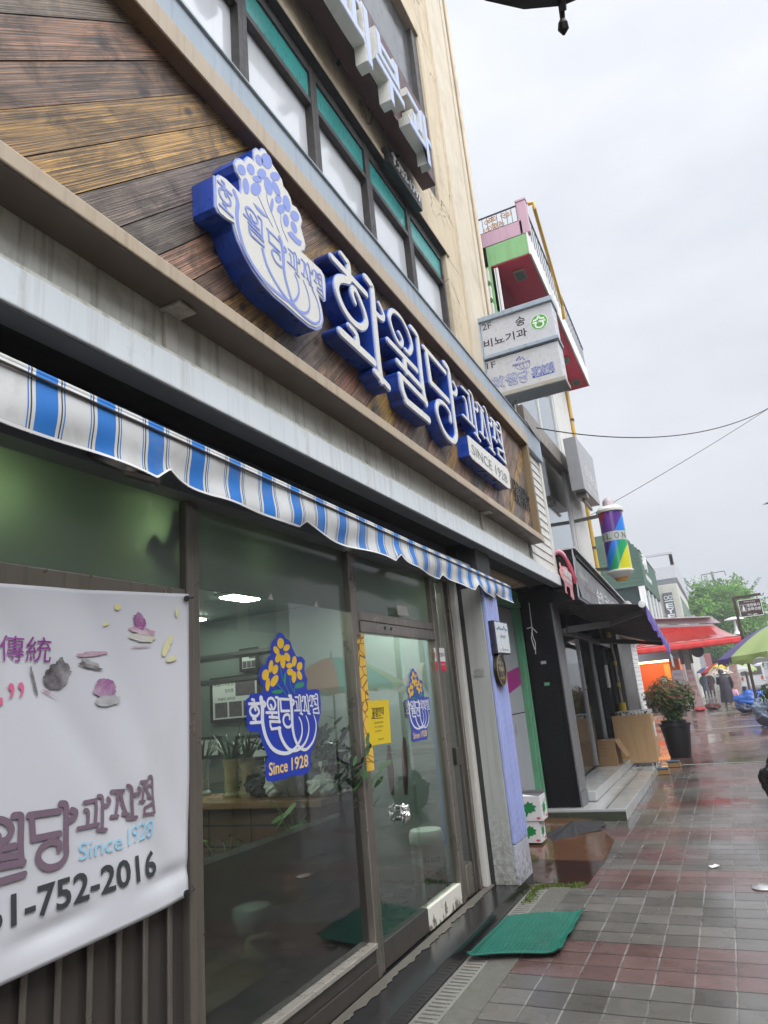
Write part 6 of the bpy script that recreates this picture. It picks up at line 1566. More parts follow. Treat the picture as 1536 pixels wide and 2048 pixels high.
pc_ = Vector((.91, 15.9, 0)); pbk = plain('black_plastic_pot', (.014, .014, .015), .4)
MB().lathe([(.20, 0), (.21, .02), (.29, .60), (.31, .61), (.31, .66), (.28, .66), (.27, .62)], pc_, 28).build('pot', pbk, PP_, smooth=True)
MB().lathe([(.001, .63), (.265, .632)], pc_, 20, cap=False).build('soil', plain('soil', (.02, .014, .01), .9), PP_)
MB().lathe([(.24, .64), (.25, .72), (.23, .72)], pc_ + Vector((-.02, .03, 0)), 24, cap=False).build('inner_pot', pbk, PP_)
random.seed(9)
def shrub(mb, n, c, rx, rz, zc, colf, ls):
    for _ in range(n):
        a = ru(0, 6.28); ph = math.acos(ru(-1, 1)); rr_ = rnd() ** .4
        d = Vector((math.sin(ph) * math.cos(a), math.sin(ph) * math.sin(a), math.cos(ph)))
        k = 1 + .28 * noise.noise(d * 2.6 + Vector((c.x, 3, 1)))
        p = Vector((c.x, c.y, zc)) + Vector((d.x * rx, d.y * rx, d.z * rz)) * rr_ * k
        n_ = (d + Vector((ru(-.6, .6), ru(-.6, .6), ru(-.1, .9)))).normalized(); t1 = n_.orthogonal().normalized(); t1 = (t1 * math.cos(a) + n_.cross(t1) * math.sin(a)); t2 = n_.cross(t1)
        L = ls * ru(.7, 1.3); mb.col = colf(d, p)
        mb.add([p, p + t1 * L * .5 + t2 * L * .2, p + t1 * L + n_ * -.1 * L, p + t1 * L * .5 - t2 * L * .2], [(0, 1, 2, 3)])
def tintleaf(name):
    g = G(name); c = g.mix(g.noise(8, 3), g.attr(), g.mix(.5, g.attr(), (.01, .01, .01)))
    tl_ = g.n('ShaderNodeBsdfTranslucent', {'Color': c}); g.set(g.b.inputs['Base Color'], c); g.b.inputs['Roughness'].default_value = .45
    m1 = g.n('ShaderNodeMixShader', {0: .25, 1: g.b.outputs[0], 2: tl_.outputs[0]}); g.t.links.new(m1.outputs[0], g.out.inputs[0]); return g.m
def shc(d, p):
    z = p.z; k = ru(.7, 1.3)
    if z > 1.15 and rnd() < .2: return (.30 * k, .05 * k, .03 * k)
    if z > .95 and rnd() < .3: return (.20 * k, .11 * k, .04 * k)
    if rnd() < .15: return (.16 * k, .30 * k, .03 * k)
    return (.05 * k, .11 * k, .025 * k)
s_ = MB(); shrub(s_, 2600, pc_, .50, .40, 1.20, shc, .085); shrub(s_, 500, pc_, .22, .28, .82, shc, .08); s_.build('foliage', tintleaf('shrub_leaf'), PP_, recalc=False)
s_ = MB()
for k in range(7): a = k * .9; s_.tube([pc_ + Vector((.05 * math.cos(a), .05 * math.sin(a), .6)), pc_ + Vector((.25 * math.cos(a), .25 * math.sin(a), 1.1))], [.012, .006], 5)
s_.build('stems', plain('stem_brown', (.07, .045, .03), .7), PP_)
GP2 = thing('wall_pipe', (.21, 13.9, .3), 'grey and yellow banded gas pipe on the dark wall behind the cart', 'pipe')
p_ = MB(); p_.tube([(.21, 13.9, 1.2), (.21, 13.9, 2.05), (.19, 13.9, 2.25), (.17, 13.9, 2.6)], .032, 12); p_.build('pipe', M['steel'], GP2, smooth=True)
vy_ = plain('valve_yellow', (.58, .40, .02), .4)
MB().tube([(.21, 13.9, .3), (.21, 13.9, 1.2)], .065, 14).build('yellow_sleeve', vy_, GP2, smooth=True)
for x, z, h, r in ((.21, 1.5, .07, .036), (.21, 1.9, .07, .036), (.18, 2.42, .12, .05)): MB().tube([(x, 13.9, z), (x, 13.9, z + h)], r, 12).build('yellow_collar', vy_, GP2, smooth=True)
p_ = MB(); p_.box(.11, .14, 13.2, 13.4, 1.5, 1.9); tag(p_.build('paper_notice', M['white']), 'small white paper notice on the black pier next to the pipe', 'notice')
q = onz(1525, 1777); tag(MB().lathe([(.001, .001), (.07, .001), (.075, .008), (.06, .02), (.001, .022)], (q.x, q.y, 0), 24).build('survey_cap', plain('white_metal_cap', (.5, .5, .5), .25, metal=.4), smooth=True), 'small pale round cap set in the wet paving near the right edge', 'cap')
q = onz(1430, 1736); tag(MB().poly([(q.x + a, q.y + b, .006 + .01 * (i % 3)) for i, (a, b) in enumerate(ell(0, 0, .06, .025, 20, 9))]).build('fallen_petal', M['white'], recalc=False), 'small white scrap lying beside the pink stain on the paving', 'litter')

# ================================================================== across the side road
YC = 36.0
CF = thing('corner_cafe', (0, YC + 2, 0), 'corner cafe with an open orange lit counter under a red awning', 'cafe')
wh = plain('cafe_grey_fascia', (.38, .38, .40), .5, var=.06)
P = lambda a, b, y=YC: ony(a, b, y)
xl, xr = -2.6, P(1358, 1305).x
zf0, zf1 = P(1300, 1322).z, P(1300, 1285).z
b = MB(); b.box(xl, xr, YC, YC + .12, zf0, zf1 + .5); b.box(xl, xr, YC + 2.3, YC + 2.5, 0, zf1); b.box(xl, xr, YC, YC + 6, zf1 + .51, zf1 + .7); b.box(xl, xl + .15, YC, YC + 2.3, 0, zf1)
b.build('fascia', wh, CF)
orange = plain('orange_wall', (.75, .13, .01), .5, var=.12); 
b = MB(); b.box(xl + .2, xr - .25, YC + 2.2, YC + 2.29, .0, zf0); b.box(P(1345, 1340).x - .1, xr - .1, YC + .13, YC + 2.19, 1.0, zf0); b.build('orange_wall', orange, CF)
b = MB(); b.box(-.75, -.1, YC + 2.12, YC + 2.19, .9, zf0 - .2); b.build('lit_panel', plain('yellow_panel', (.80, .42, .10), .5, var=.2), CF)
b = MB(); b.box(xl + .3, P(1340, 1328).x, YC + .14, YC + .20, zf0 - .10, zf0 - .02); b.build('lamp_strip', emit('warm_strip', (1, .72, .30), 7), CF)
b = MB(); b.box(xl + .6, xr - .5, YC + .8, YC + 1.6, zf0 + .12, zf0 + .16); b.build('hidden_fill_lamp', emit('warm_fill', (1, .70, .34), 7), CF)  # glowing panel hidden behind the fascia, added to brighten the cafe interior
b = MB(); b.box(xl + .3, xr - .2, YC + .3, YC + .9, .0, .95); b.build('counter', plain('cafe_counter', (.10, .05, .03), .4, var=.3), CF)
b = MB(); b.box(P(1372, 1340).x, P(1384, 1340).x, YC - .1, YC + .2, 0, zf0 + .9); b.build('steel_post', M['steel'], CF, bevel=.02)
b = MB(); b.box(P(1356, 1300).x, P(1382, 1300).x, YC - .05, YC + .1, zf0 - .3, zf1 + .4); b.build('brown_post', plain('brown_post', (.10, .07, .06), .6), CF)
w = MB(); a_, c_ = P(1300, 1303, YC - .01), P(1332, 1303, YC - .01); text_on(w, 'CASSOSO', a_, (c_.x, c_.y, a_.z), a_ + Vector((0, 0, .32)), .01, .01, .02); w.build('red_letters', flat('red_letters', (.55, .06, .03), .5), CF)
w = MB(); a_, c_ = P(1342, 1312, YC - .01), P(1357, 1311, YC - .01); text_on(w, 'TAKE OUT', a_, (c_.x, c_.y, a_.z), a_ + Vector((0, 0, .09)), .01); w.build('small_letters', M['ink'], CF)
RA = thing('red_awning', (1, YC - 1, 3), 'red extended awning with a grey wet sheen on the corner cafe', 'awning')
yb, yf = YC - .1, YC - 2.4
t0, t1, f0, f1 = ony(1290, 1252, yb), ony(1424, 1248, yb), ony(1270, 1298, yf), ony(1484, 1272, yf)
def redcloth():
    g = G('red_awning_cloth'); z = g.n('ShaderNodeSeparateXYZ', {0: g.pos()}).outputs[2]; n_ = g.noise(1.5, 4, .6, stretch=(3, .6, 1))
    c = g.mix(n_, (.30, .018, .014), (.38, .03, .022)); return g.fin(c, .16, Specular_IOR_Level=1.0, Coat_Weight=1.0, Coat_Roughness=.10)
rc = redcloth()
MB().grid(lambda u, v: t0.lerp(t1, u).lerp(f0.lerp(f1, u), v) + Vector((0, 0, -.10 * math.sin(math.pi * v) - .02 * math.sin(u * 40) * v)), 60, 8).build('cloth', rc, RA, smooth=True, solid=.02)
MB().grid(lambda u, v: f0.lerp(f1, u) + Vector((0, -.03 + .02 * math.sin(u * 60) * v, -.27 * v)), 60, 3).build('valance', plain('red_valance', (.58, .03, .025), .6, var=.08), RA, smooth=True, solid=.01)
MB().bar(f0, f1, .06).build('front_bar', M['steeldark'], RA)
MB().add([t0 + Vector((0, -.35, .30)), t1 + Vector((.05, -.35, .30)), t1 + Vector((.0, .05, .36)), t0 + Vector((0, .05, .36)), t0 + Vector((0, .0, .05)), t1 + Vector((.4, .0, .0))], [(0, 1, 2, 3), (3, 2, 5, 4)]).build('awning_hood', plain('awning_hood', (.36, .30, .31), .4), RA, solid=.03)
def easel(name, q, mcol, label, lines, ty):
    p = [ony(a, b2, ty) for a, b2 in q]; t = thing(name, (p[3].x, ty, 0), label, 'menu board')
    MB().prism(p, (0, .05, 0)).build('board', mcol, t, bevel=.005)
    w = MB()
    for s_, v0, v1 in lines:
        L0, R0 = p[3].lerp(p[0], v0), p[2].lerp(p[1], v0); L1 = p[3].lerp(p[0], v1); d = Vector((0, -.004, 0))
        text_on(w, s_, L0.lerp(R0, .12) + d, L0.lerp(R0, .88) + d, L1.lerp(p[2].lerp(p[1], v1), .12) + d, .004)
    w.build('writing', flat('menu_ink_' + name, (.35, .05, .08), .5), t)
easel('menu_board', [(1343, 1341), (1366, 1339), (1377, 1400), (1352, 1402)], plain('white_menu', (.55, .52, .54), .4), 'white menu board with red lines standing beside the cafe post', [('아메리카노 2.0', .8, .9), ('카페라떼 3.0', .62, .72), ('바닐라라떼', .45, .55), ('스무디 에이드', .22, .34)], YC - .6)
easel('tall_menu_board', [(1371, 1340), (1385, 1339), (1410, 1417), (1391, 1420)], plain('pinkish_menu', (.42, .30, .29), .4), 'tall pinkish menu board leaning in front of the cafe on wet brick', [('커피', .86, .95), ('음료', .70, .80), ('디저트', .5, .6), ('빙수', .3, .4)], YC - 1.2)
t = thing('framed_menu', P(1330, 1372), 'small gilt framed menu on the cafe counter', 'frame')
p = [P(a, b2, YC + .25) for a, b2 in ((1320, 1353), (1334, 1352), (1341, 1380), (1327, 1381))]
MB().prism(p, (0, .03, 0)).build('gilt_frame', plain('gilt', (.45, .30, .10), .4, metal=.4), t)
c0 = sum(p, Vector()) / 4; MB().prism([c0 + (x - c0) * .7 + Vector((0, -.005, 0)) for x in p], (0, .004, 0)).build('menu_sheet', M['white'], t)
def lump(name, c, r, m, label, cat, seed=0, n=56):
    c = Vector(c)
    def f(u, v):
        a = u * 2 * math.pi; ph = (v - .5) * math.pi; p = Vector((r[0] * math.cos(ph) * math.cos(a), r[1] * math.cos(ph) * math.sin(a), r[2] * math.sin(ph) + r[2] * .92))
        k = 1 + .22 * noise.noise(Vector((p.x / r[0], p.y / r[1], p.z / r[2])) * 1.7 + Vector((seed, 0, 0))) + .07 * noise.noise(Vector((p.x / r[0], p.y / r[1], p.z / r[2])) * 5 + Vector((seed, 3, 0)))
        fold = abs(noise.noise(Vector((p.x / r[0], p.y / r[1], p.z / r[2])) * 2.6 + Vector((seed, 9, 4)))); k += -.08 * max(0, .22 - fold) / .22
        q = p * k; q.z = max(q.z, .004); return c + q
    return tag(MB().grid(f, n, n // 2).build(name, m, smooth=2), label, cat)
q = onz(1386, 1404)
lump('dark_bag', (P(1390, 1400, 36).x, 35.5, 0), (.28, .3, .55), M['black'], 'dark rain covered bag on the ground behind the tall menu board', 'bag', 2)
lump('red_basin', (P(1405, 1408, 35).x - .1, 34.2, 0), (.25, .25, .10), plain('red_plastic', (.45, .03, .025), .35), 'red plastic basin on the wet paving beside the tall menu board', 'basin', 3)
lump('dark_red_heap', (P(1425, 1408, 35).x + .0, 34.6, 0), (.33, .3, .16), plain('dark_red_goods', (.12, .03, .025), .5, var=.5, scale=8), 'dark red heap of goods on the ground by the basin', 'heap', 4)
tag(MB().lathe([(.001, -.02), (.27, -.02), (.28, 0), (.27, .02), (.001, .02)], ony(1395, 1302, YC - 1.6), 28, (0, -1, 0)).build('round_sign', M['blackletter'], smooth=True), 'round black disc sign hanging beyond the red awning', 'sign')
# green boarded house above the cafe
YG = YC + 1.2
GHB = thing('green_boarded_house', (-1, YG + 4, 0), 'dark green boarded upper storey with white letters above the cafe', 'building')
gmt = (lambda g: g.fin(g.mix(g.noise(1, 4, .6, stretch=(1, .5, 8)), (.035, .085, .058), (.06, .125, .085)), .6))(G('green_boards'))
cx0 = ony(1283, 1092, YG)
xe = ony(1279, 1170, YG).x
zt = cx0.z; zb = ony(1279, 1172, YG).z
xc = (cx0.x + xe) / 2
b = MB()
sidep = [(ony(1190, 1080, YG).x - 2, zb), (xc, zb), (xc, zt - .15), (xc - .5, zt + .55), (xc - 1.1, zt + .9), (ony(1190, 1080, YG).x - 2, zt + .9)]
b.prism([Vector((x, YG, z)) for x, z in sidep], (0, 9.5, 0)); b.build('boarded_wall', gmt, GHB)
b = MB(); k = 0; z = zb + .03
while z < zt - .2: b.box(xc + .003, xc + .03, YG + .02, YG + 9.48, z, z + .17); z += .2
z = zb + .03
while z < zt + .3: b.box(xc - 3.2, xc - .02 - max(0, (z - zt + .15)) * .8, YG - .03, YG - .003, z, z + .17); z += .2
b.build('boards', gmt, GHB)
b = MB(); b.bar((xc - .5, YG - .06, zt + .6), (xc - .5, YG + 9.6, zt + .6), .12, .04); b.bar((xc + .04, YG - .06, zt - .12), (xc + .04, YG + 9.6, zt - .12), .08, .06); b.build('roof_edge', M['siding'], GHB)
b = MB(); b.box(xc - 3, xc - .1, YG + .2, YG + .25, zf1 + .7, zb); b.box(xc - .12, xc - .06, YG + .3, YG + 9.4, zf1 + .7, zb); b.build('glazing', plain('green_glass', (.10, .15, .14), .03, metal=.6, var=.4, scale=1.5), GHB)
for k in range(5): y = YG + .0 + k * 2.3; f = MB(); f.box(xc - .10, xc - .0, y, y + .12, zf1 + .7, zb - .005); f.build('glazing_bar', M['white'], GHB)
f = MB(); f.box(xc - .30, xc - .11, YG + .0, YG + .19, zf1 + .7, zb - .005); f.build('glazing_post', M['white'], GHB)
w = MB(); text_on(w, '카페', (xc + .031, YG + 1.0, zb + 1.05), (xc + .031, YG + 3.2, zb + 1.05), (xc + .031, YG + 1.0, zb + 1.9), .0, .05, .03); text_on(w, '커피와 빵', (xc + .031, YG + 1.6, zb + .5), (xc + .031, YG + 4.6, zb + .5), (xc + .031, YG + 1.6, zb + .8), .0, .03); w.build('letters', M['white'], GHB)
b = MB(); b.box(xc - 3.2, xc - .2, YC + 2.6, YG + 9.4, 0, zf1 + .7); 
b.build('ground_floor', plain('dim_ground_floor', (.10, .09, .085), .6), GHB)
# eye shop and grey concrete house behind
YE = YG + 10
EB = thing('optician_building', (0, YE + 6, 0), 'cream framed building with a tall EYE sign beyond the green house', 'building')
xa, xb_ = ony(1300, 1200, YE).x, ony(1357, 1185, YE).x
ztp = ony(1340, 1168, YE).z
b = MB(); b.box(xa, xb_, YE, YE + 14, 0, ztp); b.build('wall', plain('cream_frame', (.48, .46, .40), .6, streak=.3), EB, bevel=.03)
b = MB(); q = [ony(*p_, YE - .02) for p_ in ((1325, 1187), (1344, 1186), (1358, 1245), (1337, 1246))]; b.box(q[0].x, (q[1].x), YE - .12, YE - .01, q[3].z - .5, q[0].z); b.build('sign_panel', plain('slate_sign', (.10, .115, .14), .4), EB)
w = MB(); sx0, sx1 = q[0].x, q[1].x; mid = (sx0 + sx1) / 2; hz = q[0].z - q[3].z
for i, ch in enumerate('EYE'):
    zc_ = ony(1343, (1216, 1227, 1238)[i], YE).z; text_on(w, ch, (mid - .22, YE - .125, zc_), (mid + .22, YE - .125, zc_), (mid - .22, YE - .125, zc_ + .30), .0, .02, .025)
for s_ in (-1, 1): w.tube([(mid + s_ * .13 + .11 * math.cos(t), YE - .14, q[0].z - .32 + .11 * math.sin(t)) for t in [i * math.pi / 8 for i in range(17)]], .02, 6)
w.box(mid - .25, mid + .25, YE - .14, YE - .125, q[0].z - .56, q[0].z - .50); w.build('letters', M['white'], EB)
f = MB()
for k in range(5):
    for j in range(2): f.box(xb_ + .003, xb_ + .05, YE + 1 + k * 2.6, YE + 3 + k * 2.6, 3.2 + j * 1.9, 4.6 + j * 1.9)
f.build('window', plain('pale_window', (.30, .34, .37), .1, var=.3), EB)
YM = YE + 5
MBd = thing('concrete_house', (0, YM + 5, 0), 'pale grey concrete house with an open roof frame behind the EYE building', 'building')
cg = plain('pale_concrete', (.40, .40, .42), .7, var=.06)
a0, a1 = ony(1290, 1135, YM), ony(1348, 1128, YM); zr0 = ony(1345, 1130, YM).z; zr1 = ony(1340, 1108, YM).z
zg0 = ony(1340, 1157, YM).z
b = MB(); b.box(a0.x - 3, a1.x, YM, YM + 16, zg0, zr0); b.box(a0.x - 3, a1.x - .4, YM + .8, YM + 16, 0, zg0); b.box(a1.x - .25, a1.x, YM, YM + 16, zr0, zr1 + .0); b.box(a0.x - 3, a1.x, YM, YM + .2, zr1, zr1 + .22); b.box(a1.x - .25, a1.x, YM, YM + .3, zr0, zr1)
b.build('wall', cg, MBd, bevel=.03)
b = MB(); b.box(a0.x - 3, a1.x - .05, YM + .02, YM + .75, zg0 - .5, zg0 - .01); b.build('deep_window', plain('shade_glass', (.14, .15, .16), .2), MBd)
random.seed(6)
bz = MB()
for i in range(9):
    y = YE + 17 + i * 7.5; x1 = xb_ + ru(-.2, .35); h = ru(4.6, 6.8) - i * .12
    t = thing('street_building', (x1 - 3, y + 3.5, 0), ['grey', 'beige', 'pale blue grey', 'brown grey', 'cream', 'white', 'dull green grey', 'dark grey', 'light brown'][i] + ' distant building in the row beyond the EYE building, ' + ['nearest', 'second', 'third', 'fourth', 'fifth', 'sixth', 'seventh', 'eighth', 'last'][i] + ' down the street', 'building', 'far buildings along the left side')
    colr = [(.30, .30, .31), (.40, .36, .29), (.30, .34, .38), (.27, .23, .20), (.44, .42, .36), (.48, .48, .48), (.26, .30, .27), (.16, .16, .17), (.34, .28, .22)][i]
    MB().box(x1 - 5, x1, y, y + 7.3, 0, h).build('wall', plain('far_wall_%d' % i, colr, .7), t, bevel=.03)
    f = MB()
    for k in range(3):
        for j in range(2): f.box(x1 + .002, x1 + .04, y + .6 + k * 2.2, y + 2.1 + k * 2.2, 2.9 + j * 1.7, 4.0 + j * 1.7)
    f.build('window', plain('far_window_%d' % i, (.14, .16, .18), .15), t)
    s_ = MB(); s_.box(x1 + .05, x1 + .55, y + .8, y + .95, 2.1, 3.2); s_.build('sign', plain('far_sign_%d' % i, [(.3, .1, .1), (.5, .5, .5), (.1, .15, .3), (.45, .4, .1), (.5, .5, .48), (.1, .1, .1), (.2, .3, .2), (.5, .2, .1), (.4, .4, .4)][i], .5), t)
t = thing('end_building', (4, 150, 0), 'low pale building closing the far end of the street', 'building')
MB().box(-14, 30, 150, 156, 0, 6.0).build('wall', plain('end_wall', (.36, .37, .38), .7), t)
f = MB()
for k in range(12): f.box(-12 + k * 3, -10.4 + k * 3, 149.9, 149.99, 1.0, 2.4); f.box(-12 + k * 3, -10.4 + k * 3, 149.9, 149.99, 3.5, 4.8)
f.build('window', M['steeldark'], t)

# ================================================================== tree, pole, lamps, signs
YT_ = 78.0
def leafmat():
    g = G('zelkova_leaf'); c = g.attr(); tl_ = g.n('ShaderNodeBsdfTranslucent', {'Color': c}); g.set(g.b.inputs['Base Color'], c); g.b.inputs['Roughness'].default_value = .55
    m1 = g.n('ShaderNodeMixShader', {0: .35, 1: g.b.outputs[0], 2: tl_.outputs[0]}); g.t.links.new(m1.outputs[0], g.out.inputs[0]); return g.m
random.seed(17)
tc = ony(1449, 1262, YT_); TR = thing('street_tree', (tc.x - .6, YT_, 0), 'big fresh green street tree at the end of the row', 'tree')
tk = MB(); base = Vector((tc.x - .6, YT_, 0)); tk.tube([base, base + Vector((.05, 0, 1.6)), base + Vector((.15, 0, 3.2))], [.32, .24, .2], 10)
limbs = []
for k in range(9):
    a = k * .7; e = tc + Vector((math.cos(a) * ru(1.5, 3), math.sin(a) * 2.2, ru(-1.5, 3))); s0 = base + Vector((.15, 0, ru(2.2, 3.2))); tk.tube([s0, s0.lerp(e, .5) + Vector((0, 0, .4)), e], [.12, .07, .02], 6); limbs.append(e)
tk.build('trunk', plain('bark', (.07, .06, .05), .9, var=.3), TR)
cr = MB(); RX, RZ = 4.1, 5.3
clumps = []
for _ in range(520):
    d = Vector((random.gauss(0, 1), random.gauss(0, 1), random.gauss(0, 1))).normalized(); r_ = ru(.35, 1.0) ** .6
    sil = 1 + .16 * noise.noise(d * 2.2)
    top = 1.0 if d.z > 0 else .85
    clumps.append((tc + Vector((d.x * RX, d.y * RX * .9, d.z * RZ * top)) * r_ * sil, ru(.45, .95), ru(.55, 1.25)))
for c, r, v in clumps:
    for _ in range(120):
        d = Vector((random.gauss(0, 1), random.gauss(0, 1), random.gauss(0, 1) * .8)); p = c + d * r * .5
        n_ = Vector((ru(-1, 1), ru(-1, 1), ru(-.2, 1.2))).normalized(); t1 = n_.orthogonal().normalized(); a = ru(0, 6.28); t1 = t1 * math.cos(a) + n_.cross(t1) * math.sin(a); t2 = n_.cross(t1); L = ru(.09, .19)
        k = v * ru(.75, 1.3); cr.col = (.125 * k * ru(.8, 1.3), .29 * k, .035 * k)
        cr.add([p - t1 * L, p + t2 * L * .5, p + t1 * L, p - t2 * L * .5], [(0, 1, 2, 3)])
for _ in range(34):
    a = ru(0, 6.28); e = tc + Vector((math.cos(a) * RX * ru(.5, .95), 0, RZ * math.sqrt(ru(.1, .9)))); d = (e - tc).normalized()
    for k in range(26):
        p = e + d * k * .045 + Vector((ru(-.1, .1), ru(-.1, .1), ru(-.05, .05))); L = ru(.06, .13); cr.col = (.06, .15, .03); t1 = Vector((ru(-1, 1), ru(-1, 1), ru(-1, 1))).normalized(); t2 = t1.orthogonal().normalized(); cr.add([p - t1 * L, p + t2 * L * .5, p + t1 * L, p - t2 * L * .5], [(0, 1, 2, 3)])
cr.build('crown', leafmat(), TR, recalc=False)
YU = 95.0; a_ = ony(1423, 1143, YU)
UP = thing('utility_pole', (a_.x, YU, 0), 'utility pole whose crossarm shows above the tree', 'pole')
MB().tube([(a_.x, YU, 0), (a_.x, YU, a_.z)], [.2, .13], 10).build('pole', plain('pole_concrete', (.20, .20, .20), .7), UP)
l_, r_2 = ony(1402, 1150, YU), ony(1449, 1142, YU); b = MB(); b.bar(l_, r_2, .1); b.tube([l_, l_ + Vector((0, 0, -.8))], .05, 6); b.tube([r_2, r_2 + Vector((0, 0, -.5))], .05, 6); b.build('crossarm', M['steeldark'], UP)
for k in range(3): b.lathe([(.05, 0), (.07, .1), (.03, .25)], l_.lerp(r_2, .7 + .1 * k), 8)
YSg = 24.0
SGN = thing('direction_sign', (ony(1500, 1345, YSg).x, YSg, 0), 'brown hanging direction sign with a white pagoda on an angled pole', 'sign')
brn = plain('brown_sign_metal', (.055, .03, .022), .45, var=.15)
pt, pr_, pb0 = ony(1467, 1196, YSg), ony(1521, 1188, YSg), ony(1499, 1345, YSg)
b = MB(); b.bar((pt.x, YSg, 0), pt, .085); b.bar(pt + Vector((-.04, 0, .0)), pr_, .075); b.build('post', brn, SGN, bevel=.01)
Q = [ony(*q_, YSg) for q_ in ((1473, 1202), (1518, 1195), (1530, 1228), (1484, 1236))]
xA, xB = (Q[0].x + Q[3].x) / 2, (Q[1].x + Q[2].x) / 2; zA, zB = (Q[2].z + Q[3].z) / 2, (Q[0].z + Q[1].z) / 2
MB().box(xA, xB, YSg - .02, YSg + .02, zA, zB).build('plate', brn, SGN)
f = MB()
for q_ in ((xA, xB, zA, zA + .018), (xA, xB, zB - .018, zB), (xA, xA + .018, zA + .019, zB - .019), (xB - .018, xB, zA + .019, zB - .019)): f.box(q_[0], q_[1], YSg - .026, YSg - .021, q_[2], q_[3])
wd, ht = xB - xA, zB - zA
f.build('white_border', M['white'], SGN)
w = MB(); fx = lambda u, v: Vector((xA + wd * u, YSg - .021, zA + ht * v))
text_on(w, '명관음사', fx(.36, .56), fx(.93, .56), fx(.36, .74), .003, 0, .02); text_on(w, '동화선원', fx(.36, .33), fx(.93, .33), fx(.36, .51), .003, 0, .02); text_on(w, '조계종 포교당', fx(.25, .82), fx(.75, .82), fx(.25, .89), .003); text_on(w, '300m', fx(.30, .08), fx(.50, .08), fx(.30, .16), .003)
for k, (w_2, z_) in enumerate(((.085, .36), (.065, .45), (.045, .53), (.025, .60))): w.poly([fx(.2 - w_2, z_) + Vector((0, -.003, 0)), fx(.2 + w_2, z_) + Vector((0, -.003, 0)), fx(.2 + w_2 * .5, z_ + .085) + Vector((0, -.003, 0)), fx(.2 - w_2 * .5, z_ + .085) + Vector((0, -.003, 0))])
for q_ in ((.08, .32, .30, .315), (.08, .32, .70, .715), (.08, .09, .3, .71), (.31, .32, .3, .71)): w.box(xA + wd * q_[0], xA + wd * q_[1], YSg - .025, YSg - .022, zA + ht * q_[2], zA + ht * q_[3])
w.poly([fx(.55, .07) + Vector((0, -.003, 0)), fx(.72, .07) + Vector((0, -.003, 0)), fx(.72, .12) + Vector((0, -.003, 0)), fx(.55, .12) + Vector((0, -.003, 0))]); w.build('writing', M['white'], SGN)
YL = 46.0; h_ = ony(1470, 1248, YL)
SLp = thing('street_lamp', (h_.x, YL, 0), 'pale street lamp with a wide flat head behind the brown sign post', 'street lamp')
b = MB(); b.tube([(h_.x, YL, 0), (h_.x, YL, h_.z - .5)], .07, 8); b.build('pole', M['steeldark'], SLp)
b = MB(); b.lathe([(.22, -.6), (.10, -.4), (.07, 0), (.07, .25)], h_, 14); b.lathe([(.55, .25), (.5, .33), (.1, .42)], h_, 18); b.build('lamp_head', M['white'], SLp)
YL2 = 18.0; e_ = ony(1524, 1010, YL2)
SL2 = thing('street_light', (6.2, YL2, 0), 'grey street light arm reaching in at the right edge', 'street lamp')
b = MB(); b.tube([(6.2, YL2, 0), (6.2, YL2, 5.6), (5.6, YL2, 5.9), (4.3, YL2, e_.z + .12)], [.09, .07, .05, .04], 10); b.build('pole', M['steeldark'], SL2)
b = MB(); b.add([e_, e_ + Vector((.35, -.07, .10)), e_ + Vector((.8, -.06, .13)), e_ + Vector((.8, .06, .13)), e_ + Vector((.35, .07, .10)), e_ + Vector((.35, 0, -.01)), e_ + Vector((.8, 0, .03))], [(0, 1, 5), (0, 5, 4), (1, 2, 6, 5), (5, 6, 3, 4), (0, 4, 1), (1, 4, 3, 2), (2, 3, 6)]); b.build('lamp_head', plain('lamp_grey', (.16, .17, .17), .4), SL2)
def wire(a, b2, sag, label, r=.008):
    m = 24; pts = [a.lerp(b2, i / m) - Vector((0, 0, sag * 4 * (i / m) * (1 - i / m))) for i in range(m + 1)]
    return tag(MB().tube(pts, r, 5, cap=True).build('overhead_wire', M['black'], smooth=True), label, 'wire')
wire(Vector((.36, 9.1, ony(1055, 860, 9.1).z)), ony(1560, 803, 16), .42, 'overhead wire running from the grey flashing to the right edge', .009)
wire(ony(1182, 1030, 15), ony(1560, 802, 19), .05, 'thin overhead wire rising from the grey box sign to the right edge', .007)
wire(ony(1345, 1178, YE - .1), ony(1400, 1262, YE + 45), .4, 'sagging cable along the fronts past the EYE sign', .02)
wire(ony(1500, 1228, 60), ony(1560, 1226, 60), .1, 'distant cable in the sky right of the brown sign', .02)
wire(ony(1500, 1262, 60), ony(1560, 1240, 60), .1, 'lower distant cable right of the tree', .02)

